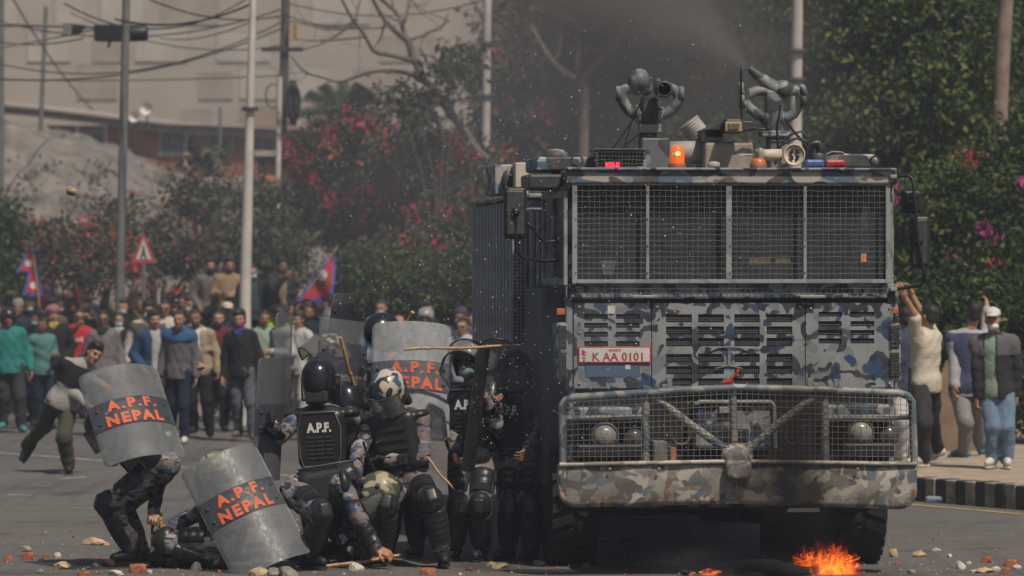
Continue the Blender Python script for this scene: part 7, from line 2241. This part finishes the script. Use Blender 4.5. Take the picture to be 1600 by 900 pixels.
STONES = [  # px, py of its foot, half width px, half height px, material, label
 (150, 851, 19, 6, ST_T, 'large flat tan stone alone on the road left of the crouching officer'),
 (39, 862, 11, 5, ST_G, 'grey stone on top of the orange brick at far left'), (44, 874, 10, 7, ST_O, 'orange brick piece among stones at far left'), (14, 878, 6, 6, ST_O, 'small orange brick piece nearest the left edge'),
 (97, 889, 11, 7, ST_T, 'brownish stone with a pale face at the lower left'), (71, 872, 5, 4, ST_O, 'small orange brick bit between two tan stones'), (89, 872, 6, 5, ST_P, 'small pale stone right of the orange bit'), (65, 877, 5, 3, ST_G, 'little grey stone left of the pale one'),
 (148, 887, 6, 5, ST_G, 'small grey stone in front of the boot'), (131, 899, 10, 4, ST_O, 'reddish brick piece at the bottom edge at left'), (182, 899, 12, 5, ST_P, 'flat pale stone at the bottom edge before the boot'),
 (215, 894, 14, 8, ST_O, 'half orange brick lying right by the crouching officer boot'), (169, 886, 9, 8, ST_D, 'dark brick lump behind the crouching officer heel'), (234, 896, 5, 3, ST_P, 'white chip beside the half brick'), (63, 895, 6, 4, ST_G, 'small grey stone near the bottom left corner'),
 (306, 891, 8, 7, ST_P, 'pale grey stone below the kneeling officer knees'), (406, 904, 15, 9, ST_T, 'left rough lump of the three under the tilted shield'), (428, 902, 12, 8, ST_G, 'middle rough lump of the three under the tilted shield'), (449, 904, 16, 10, ST_G, 'right rough grey lump of the three under the tilted shield'),
 (557, 892, 10, 8, ST_P, 'round pale stone beside the stick on the ground'), (669, 897, 13, 6, ST_O, 'red brick piece in front of the knee guards'), (735, 891, 8, 4, ST_D, 'small dark brick bit before the masked officer'), (768, 884, 9, 4, ST_T, 'thin tan slab at the feet of the masked officer'), (783, 889, 13, 5, ST_T, 'wider tan slab beside the thin one'), (842, 884, 9, 5, ST_G, 'grey stone near the left front tyre'), (915, 889, 8, 6, ST_D, 'dark lump below the left front tyre'),
 (980, 850, 14, 6, ST_D, 'dark lump under the truck between the wheels'), (945, 852, 9, 5, ST_D, 'smaller dark lump under the truck by the left tyre'),
 (1397, 870, 7, 7, ST_T, 'tan stone right of the right front tyre'), (1437, 870, 9, 6, ST_T, 'tan broken stone right of the tyre, second from it'), (1403, 884, 5, 3, ST_O, 'small red brick bit right of the tyre'), (1464, 861, 6, 3, ST_P, 'white flat chip on the road at right'), (1484, 871, 4, 3, ST_P, 'little pale pebble at right'), (1500, 889, 8, 7, ST_P, 'pale pointed stone in the right foreground'), (1513, 882, 4, 3, ST_P, 'small white stone right of the pointed one'),
 (1541, 879, 8, 6, ST_O, 'rounded orange brick piece in the right foreground'), (1578, 884, 11, 6, ST_O, 'brown brick half nearest the right edge'), (1537, 895, 13, 5, ST_T, 'long tan brick at the lower right'), (1556, 893, 8, 5, ST_P, 'pale stone touching the long tan brick'), (1521, 895, 5, 3, ST_P, 'white bit left of the long tan brick'), (1571, 897, 8, 6, ST_O, 'orange lump at the bottom right'), (1590, 889, 6, 4, ST_P, 'small pale stone at the far right'), (1424, 897, 6, 4, ST_G, 'small grey stone at the bottom right of the tyre'), (1350, 868, 6, 5, ST_G, 'grey stone by the right tyre'),
 (300, 868, 3, 2, ST_O, 'tiny orange chip near the kneeling officer'), (186, 871, 4, 2, ST_O, 'tiny orange chip by the leftmost boot'), (150, 872, 4, 2, ST_O, 'tiny brick chip left of the boot'), (1205, 858, 11, 7, ST_T, 'tan stone jammed under the right front tyre'),
]
for i, (px, py, hw_, hh_, mt, lab) in enumerate(STONES):
    g = G(px, min(py, 905)); s_ = FPX / g[1]
    o = put(NM[id(mt)], rock_mesh(hw_ / s_ / .8, hw_ / s_ * .8, hh_ / s_ / .75, i + 50, mt in (ST_O,)), mt, loc=(g[0], g[1], hh_ / s_ * .62))
    o.rotation_euler.z = (i * 1.3) % .5 - .25
    tag(o, lab, 'brick' if mt in (ST_O, ST_D) else 'stone', 'stones and bricks scattered on the road')
for px, py, Y, hw_, hh_, lab in ((112, 299, 31.5, 9, 8, 'stone flying through the air at upper left'), (313, 573, 38, 7, 6.5, 'stone in mid air in front of the beige jacket'), (1205, 851, 30.6, 10, 6, 'pale stone in front of the right tyre above the smoke')):
    if py > 800: continue
    s_ = FPX / Y
    tag(put('stone', rock_mesh(hw_ / s_ / .98, hw_ / s_ * .8, hh_ / s_ / .92, int(px), False), plain('brown_stone', (.27, .21, .14), .95, .4, 30, bmp=.6), loc=P(px, py, Y)), lab, 'stone', 'stones in the air')
# fine rubble: hundreds of chips nobody could count
m = MB(); r = np.random.default_rng(5)
me_parts = []
for k in range(900):
    px = r.uniform(-20, 1620); py = 900 - abs(r.normal()) * 28 if k % 3 else r.uniform(820, 905)
    if py < 800: continue
    g = G(px, py); a = r.uniform(.004, .013) * (1 if r.random() < .9 else 1.8)
    M3 = np.linalg.qr(r.normal(size=(3, 3)))[0]
    V = (np.array([(1, 0, 0), (-1, 0, 0), (0, 1, 0), (0, -1, 0), (0, 0, .7), (0, 0, -.7)]) * a * r.uniform(.5, 1.2, (6, 1))) @ M3.T + g + [0, 0, a * .4]
    me_parts.append((V, [(0, 2, 4), (2, 1, 4), (1, 3, 4), (3, 0, 4), (2, 0, 5), (1, 2, 5), (3, 1, 5), (0, 3, 5)], int(r.choice(4, p=[.35, .25, .25, .15]))))
me = merge(me_parts); me.polygons.foreach_set('use_smooth', [False] * len(me.polygons))
tag(put('rubble', me, [ST_G, ST_T, ST_O, ST_P]), kind='stuff')
# water bottle and litter by the kerb
g = K0 + KD * .25 - KN * .10
m = MB(); m.lathe([(.0, 0), (.032, .002), (.034, .05), (.03, .10), (.034, .15), (.033, .19), (.013, .23), (.013, .25), (0, .25)], (0, 0, 0), (.9, -.3, 0), 12)
bt_ = m.build('plastic_bottle', clear('bottle_plastic', (.30, .40, .48), .6, .15, .1), loc=(g[0], g[1], .036)); tag(bt_, 'crushed pale blue plastic bottle lying at the kerb foot', 'bottle')
g = K0 + KD * 2.35 - KN * .06
V, Q = snet([ell((0, 0, .05), (.13, .06, .05)), ell((.08, -.03, .03), (.09, .06, .03))], .012, wrinkle(.014, 40, 77))
tag(put('plastic_bag', mesh_of(V, Q, True), plain('dusty_plastic', (.36, .34, .31), .5, .2), loc=(g[0], g[1], 0)), 'crumpled pale plastic bag at the gap in the striped kerb', 'bag')

# ------------------------------------------------------------------ fire in front of the bumper
def fire_mat():
    m, t, b = newmat('flame')
    out = t.nodes['Material Output']; t.nodes.remove(b)
    co = t.nodes.new('ShaderNodeTexCoord').outputs['Object']
    f = noise(t, 22, 4, .6, co, stretch=(1.6, 1, .35), dist=.6)
    f2 = noise(t, 30, 3, .6, co, stretch=(1.8, 1, .3), off=(4, 2, 0))
    em = t.nodes.new('ShaderNodeEmission')
    t.links.new(ramp(t, f, [(.30, (.75, .04, .004)), (.48, (1, .13, .012)), (.62, (1, .30, .04)), (.75, (1, .55, .16))]), em.inputs[0])
    t.links.new(ramp(t, f, [(.3, 0.25), (.7, 1)]), em.inputs[1])
    mu = N(t, 'ShaderNodeMath', operation='MULTIPLY'); mu.inputs[1].default_value = 1.3
    t.links.new(em.inputs[1].links[0].from_socket, mu.inputs[0]); t.links.new(mu.outputs[0], em.inputs[1])
    tr = t.nodes.new('ShaderNodeBsdfTransparent'); mx = t.nodes.new('ShaderNodeMixShader')
    lw = N(t, 'ShaderNodeLayerWeight', Blend=.45)
    a = ramp(t, f2, [(.36, 0), (.52, 1)])
    iv = N(t, 'ShaderNodeMath', operation='SUBTRACT'); iv.inputs[0].default_value = 1; t.links.new(lw.outputs['Facing'], iv.inputs[1])
    ml = N(t, 'ShaderNodeMath', operation='MULTIPLY'); t.links.new(a, ml.inputs[0]); t.links.new(iv.outputs[0], ml.inputs[1])
    t.links.new(ml.outputs[0], mx.inputs[0]); t.links.new(tr.outputs[0], mx.inputs[1]); t.links.new(em.outputs[0], mx.inputs[2]); t.links.new(mx.outputs[0], out.inputs[0])
    return m
FIRE = fire_mat()
FVOL = {}
def fire_vol():
    m = bpy.data.materials.new('fire_volume'); m.use_nodes = True; t = m.node_tree; t.nodes.remove(t.nodes['Principled BSDF'])
    co = t.nodes.new('ShaderNodeTexCoord').outputs['Object']       # x, y in -1..1, z 0..1
    sx = t.nodes.new('ShaderNodeSeparateXYZ'); t.links.new(co, sx.inputs[0])
    def mth(op, a, b=None, c=None):
        n = N(t, 'ShaderNodeMath', operation=op)
        for i_, v_ in enumerate((a, b, c)):
            if v_ is None: continue
            if isinstance(v_, (int, float)): n.inputs[i_].default_value = v_
            else: t.links.new(v_, n.inputs[i_])
        return n.outputs[0]
    nz = noise(t, 3.4, 5, .62, co, dist=1.1, stretch=(1.5, 1.5, .75), off=(3, 1, 2))
    nz2 = noise(t, 7.5, 4, .6, co, dist=.8, stretch=(1.5, 1.5, .45), off=(1, 5, 0))
    r2 = mth('ADD', mth('MULTIPLY', sx.outputs[0], sx.outputs[0]), mth('MULTIPLY', sx.outputs[1], sx.outputs[1]))
    env = mth('SUBTRACT', 1.0, r2)                                  # wide at the base
    zz = mth('MULTIPLY', sx.outputs[2], 1.15)
    f = mth('ADD', mth('MULTIPLY', mth('SUBTRACT', nz, .5), 3.2), mth('SUBTRACT', mth('MULTIPLY', env, .75), zz))
    f = mth('ADD', f, mth('MULTIPLY', mth('SUBTRACT', nz2, .5), 2.0))
    core = ramp(t, f, [(.12, 0), (.30, .35), (.62, 1)])
    edge = mth('MULTIPLY', core, ramp(t, sx.outputs[2], [(0.0, .5), (.12, 1), (.85, 1), (1.0, 0)]))
    v = N(t, 'ShaderNodeVolumePrincipled', Density=0.0); v.inputs['Color'].default_value = (.1, .05, .03, 1)
    t.links.new(mth('MULTIPLY', edge, 2.0), v.inputs['Density'])
    t.links.new(mth('MULTIPLY', edge, 26.0), v.inputs['Emission Strength'])
    t.links.new(ramp(t, f, [(.15, (.85, .035, .003)), (.45, (1, .11, .008)), (.8, (1, .26, .03))]), v.inputs['Emission Color'])
    t.links.new(v.outputs[0], t.nodes['Material Output'].inputs['Volume'])
    try: m.cycles.volume_step_rate = .25
    except Exception: pass
    return m
FV = fire_vol()
def fire(label, px, py, wpx, hpx, n, seed):
    g = G(px, py); s_ = g[1] / FPX; r = np.random.default_rng(seed)
    e = empty('fire', g, label=label, cat='fire', group='flames on the road')
    m = MB(); m.box(-1, 1, -1, 1, 0, 1)
    o = m.build('flame_body', FV, e); o.scale = (wpx * s_ * .62, wpx * s_ * .30, hpx * s_ * 1.25)
    m = MB()
    for k in range(n):
        u_ = r.uniform(-1, 1); x = u_ * wpx * s_ * .5; y = r.normal() * wpx * s_ * .12
        H_ = hpx * s_ * (.55 - .2 * abs(u_)) * r.uniform(.4, 1.0); w_ = r.uniform(.006, .016) * (hpx / 60) ** .5
        z0 = r.uniform(.2, .75) * hpx * s_ * (1 - .4 * abs(u_))
        ph = r.uniform(0, 6.3); lean = r.normal() * .5 - .1
        pts = [(x + H_ * (lean * t_ ** 1.5) + .035 * math.sin(ph + 6 * t_), y + .02 * math.cos(ph + 4 * t_) * t_, z0 + H_ * t_) for t_ in np.linspace(0, 1, 9)]
        m.tube(pts, [w_ * q for q in (.05, .5, .95, 1.1, .85, .65, .4, .2, .02)], 7, cap=False)
    m.build('flames', FIRE, e, kind='stuff')
    for k in range(max(1, n // 6)):
        put('ember', rock_mesh(.05, .05, .03, k + seed), plain('charred', (.012, .011, .011), .9, .3), e, (r.uniform(-1, 1) * wpx * s_ * .45, r.normal() * .1, .015))
    return e
fire('bright orange fire burning on the road before the right front wheel', 1290, 897, 96, 48, 26, 3)
fire('low flicker of flame at the bottom edge, right of the smallest flame', 1108, 899, 28, 12, 5, 4)
fire('smallest flame at the bottom edge under the bumper', 1074, 899, 16, 9, 3, 5)
# burnt tyre the fire feeds on
g = G(1215, 896)
m = MB(); ang = np.linspace(0, 2 * math.pi, 26, endpoint=False)
m.tube([(.30 * math.cos(a), .22 * math.sin(a), .05 + .03 * math.sin(2 * a)) for a in ang], [.055 + .012 * math.sin(3 * a) for a in ang], 10, closed=True)
tag(m.build('burnt_tyre', plain('burnt_rubber', (.02, .02, .022), .9, .4, 20, bmp=.8), loc=g), 'charred tyre lying in smoke beside the fire', 'tyre')

# ------------------------------------------------------------------ spray, smoke and haze
m = MB(); r = np.random.default_rng(9)
for k in range(800):
    px = r.normal(740, 110) if k % 2 else r.uniform(470, 1180); py = r.uniform(20, 700)
    Y = r.uniform(30.2, 31.2) if px > 740 else r.uniform(30.3, 34)
    c = P(px, py, Y); a = r.choice([.0028, .0038, .0055], p=[.6, .3, .1])
    m.add(c + a * np.array([(1, 0, 0), (-1, 0, 0), (0, 1, 0), (0, -1, 0), (0, 0, 1.5), (0, 0, -1.5)]), [(0, 2, 4), (2, 1, 4), (1, 3, 4), (3, 0, 4), (2, 0, 5), (1, 2, 5), (3, 1, 5), (0, 3, 5)], True)
tag(m.build('water_droplets', plain('water_drop', (.7, .72, .75), .1, .05)), kind='stuff')


def smoke_mat(name, col, dens, scale, lo=.42, hi=.72, aniso=.2, power=1.0, stretch=(1, 1, 1), seed=0.):
    m = bpy.data.materials.new(name); m.use_nodes = True; t = m.node_tree
    t.nodes.remove(t.nodes['Principled BSDF']); out = t.nodes['Material Output']
    co = t.nodes.new('ShaderNodeTexCoord').outputs['Object']
    v = N(t, 'ShaderNodeVolumePrincipled', Anisotropy=aniso); v.inputs['Color'].default_value = (*col, 1)
    ln = N(t, 'ShaderNodeVectorMath', operation='LENGTH'); t.links.new(co, ln.inputs[0])
    mr = N(t, 'ShaderNodeMapRange', interpolation_type='SMOOTHSTEP'); t.links.new(ln.outputs['Value'], mr.inputs[0])
    mr.inputs[1].default_value = 1.0; mr.inputs[2].default_value = .15; mr.inputs[3].default_value = 0; mr.inputs[4].default_value = 1
    f = ramp(t, noise(t, scale, 4, .6, co, dist=.4, off=(seed, seed * 2, seed), stretch=stretch), [(lo, 0), (hi, 1)])
    a = N(t, 'ShaderNodeMath', operation='MULTIPLY'); t.links.new(mr.outputs[0], a.inputs[0]); t.links.new(f, a.inputs[1])
    b = N(t, 'ShaderNodeMath', operation='MULTIPLY'); t.links.new(a.outputs[0], b.inputs[0]); b.inputs[1].default_value = dens
    t.links.new(b.outputs[0], v.inputs['Density']); t.links.new(v.outputs[0], out.inputs['Volume'])
    return m


def puff(name, c, s, mat, rot=(0, 0, 0)):
    bm = bmesh.new(); bmesh.ops.create_icosphere(bm, subdivisions=3, radius=1.0)
    me = bpy.data.meshes.new(name); bm.to_mesh(me); bm.free()
    o = put(name, me, mat, loc=c); o.scale = s; o.rotation_euler = rot
    return tag(o, kind='stuff')


# cannon jet: a widening cone of spray from the right nozzle
noz = np.array((truck.matrix_basis @ Vector([float(c) for c in tl(1170, 106, .9)])))
d_ = nrm(P(1010, -25, 33.5) - noz); up_ = nrm(P(1090, -60, 33.5) - noz)
m = MB(); L_ = 2.2
m.tube([(0, 0, L_ * t_) for t_ in np.linspace(0, 1, 8)], [.03 + .80 * t_ for t_ in np.linspace(0, 1, 8)], 20)
mt = bpy.data.materials.new('jet_spray'); mt.use_nodes = True; t = mt.node_tree; t.nodes.remove(t.nodes['Principled BSDF'])
co = t.nodes.new('ShaderNodeTexCoord').outputs['Object']
v = N(t, 'ShaderNodeVolumePrincipled', Anisotropy=.3); v.inputs['Color'].default_value = (.38, .37, .375, 1)
sx = t.nodes.new('ShaderNodeSeparateXYZ'); t.links.new(co, sx.inputs[0])
rad = N(t, 'ShaderNodeVectorMath', operation='MULTIPLY'); t.links.new(co, rad.inputs[0]); rad.inputs[1].default_value = (1, 1, 0)
ln = N(t, 'ShaderNodeVectorMath', operation='LENGTH'); t.links.new(rad.outputs[0], ln.inputs[0])
wd = N(t, 'ShaderNodeMath', operation='MULTIPLY_ADD'); t.links.new(sx.outputs[2], wd.inputs[0]); wd.inputs[1].default_value = .80 / L_; wd.inputs[2].default_value = .03
dv = N(t, 'ShaderNodeMath', operation='DIVIDE'); t.links.new(ln.outputs['Value'], dv.inputs[0]); t.links.new(wd.outputs[0], dv.inputs[1])
mr = N(t, 'ShaderNodeMapRange', interpolation_type='SMOOTHSTEP'); t.links.new(dv.outputs[0], mr.inputs[0]); mr.inputs[1].default_value = 1; mr.inputs[2].default_value = .1; mr.inputs[3].default_value = 0; mr.inputs[4].default_value = 1
fa = N(t, 'ShaderNodeMath', operation='DIVIDE'); fa.inputs[0].default_value = .30; t.links.new(wd.outputs[0], fa.inputs[1])
fm = N(t, 'ShaderNodeMath', operation='MINIMUM'); t.links.new(fa.outputs[0], fm.inputs[0]); fm.inputs[1].default_value = 3.5
nz_ = ramp(t, noise(t, 3.0, 4, .6, co, stretch=(1, 1, .45)), [(.30, .12), (.68, 1)])
a = N(t, 'ShaderNodeMath', operation='MULTIPLY'); t.links.new(mr.outputs[0], a.inputs[0]); t.links.new(fm.outputs[0], a.inputs[1])
b = N(t, 'ShaderNodeMath', operation='MULTIPLY'); t.links.new(a.outputs[0], b.inputs[0]); t.links.new(nz_, b.inputs[1])
b2 = N(t, 'ShaderNodeMath', operation='MULTIPLY'); t.links.new(b.outputs[0], b2.inputs[0]); b2.inputs[1].default_value = 2.6
t.links.new(b2.outputs[0], v.inputs['Density']); t.links.new(v.outputs[0], t.nodes['Material Output'].inputs['Volume'])
o = m.build('cannon_spray', mt, loc=noz); o.rotation_euler = Vector([float(c) for c in d_]).to_track_quat('Z', 'Y').to_euler(); o['kind'] = 'stuff'

puff('grey_smoke', P(1010, 45, 37), (2.0, 1.4, 1.25), smoke_mat('drifting_spray', (.24, .235, .245), 2.5, 1.7, .36, .70, seed=1.))
puff('grey_smoke', P(880, 130, 38), (1.5, 1.2, 1.2), smoke_mat('thin_grey_smoke', (.27, .28, .31), .65, 1.8, .36, .75, seed=6.))
puff('drifting_mist', P(640, 230, 46), (4.6, 2.6, 2.9), smoke_mat('background_mist', (.42, .44, .48), .16, 1.3, .22, .78, seed=7.))
puff('drifting_mist', P(1060, 130, 43), (2.9, 2.0, 2.2), smoke_mat('roof_mist', (.30, .305, .33), .30, 1.4, .26, .76, seed=8.))
puff('drifting_mist', P(150, 330, 47.5), (4.4, 1.6, 2.4), smoke_mat('left_mist', (.40, .42, .46), .14, 1.2, .25, .8, seed=9.))
puff('dark_smoke', P(1258, 720, 30.1), (.52, .34, .98), smoke_mat('fire_smoke', (.05, .042, .04), 8.0, 1.9, .34, .66, stretch=(1, 1, .6), seed=2.))
puff('dark_smoke', P(848, 640, 30.9), (.42, .45, .95), smoke_mat('dark_blue_smoke', (.05, .055, .07), 2.0, 1.7, .34, .7, seed=3.))
puff('blue_smoke', P(925, 560, 30.2), (.85, .28, .85), smoke_mat('thin_blue_smoke', (.25, .30, .38), 1.05, 1.6, .30, .74, seed=4.))
puff('ground_smoke', P(1120, 880, 30.5), (.85, .32, .17), smoke_mat('pale_ground_smoke', (.32, .33, .36), 1.6, 1.8, .38, .72, seed=5.))

# dusty air over the whole street
HZ = bpy.data.materials.new('dusty_air'); HZ.use_nodes = True; t = HZ.node_tree; t.nodes.remove(t.nodes['Principled BSDF'])
v = N(t, 'ShaderNodeVolumePrincipled', Anisotropy=.25, Density=HAZE); v.inputs['Color'].default_value = (.62, .70, .86, 1)
t.links.new(v.outputs[0], t.nodes['Material Output'].inputs['Volume'])
m = MB(); m.box(-178, 178, -6, 198, -1, 23)
tag(m.build('haze', HZ), kind='stuff')
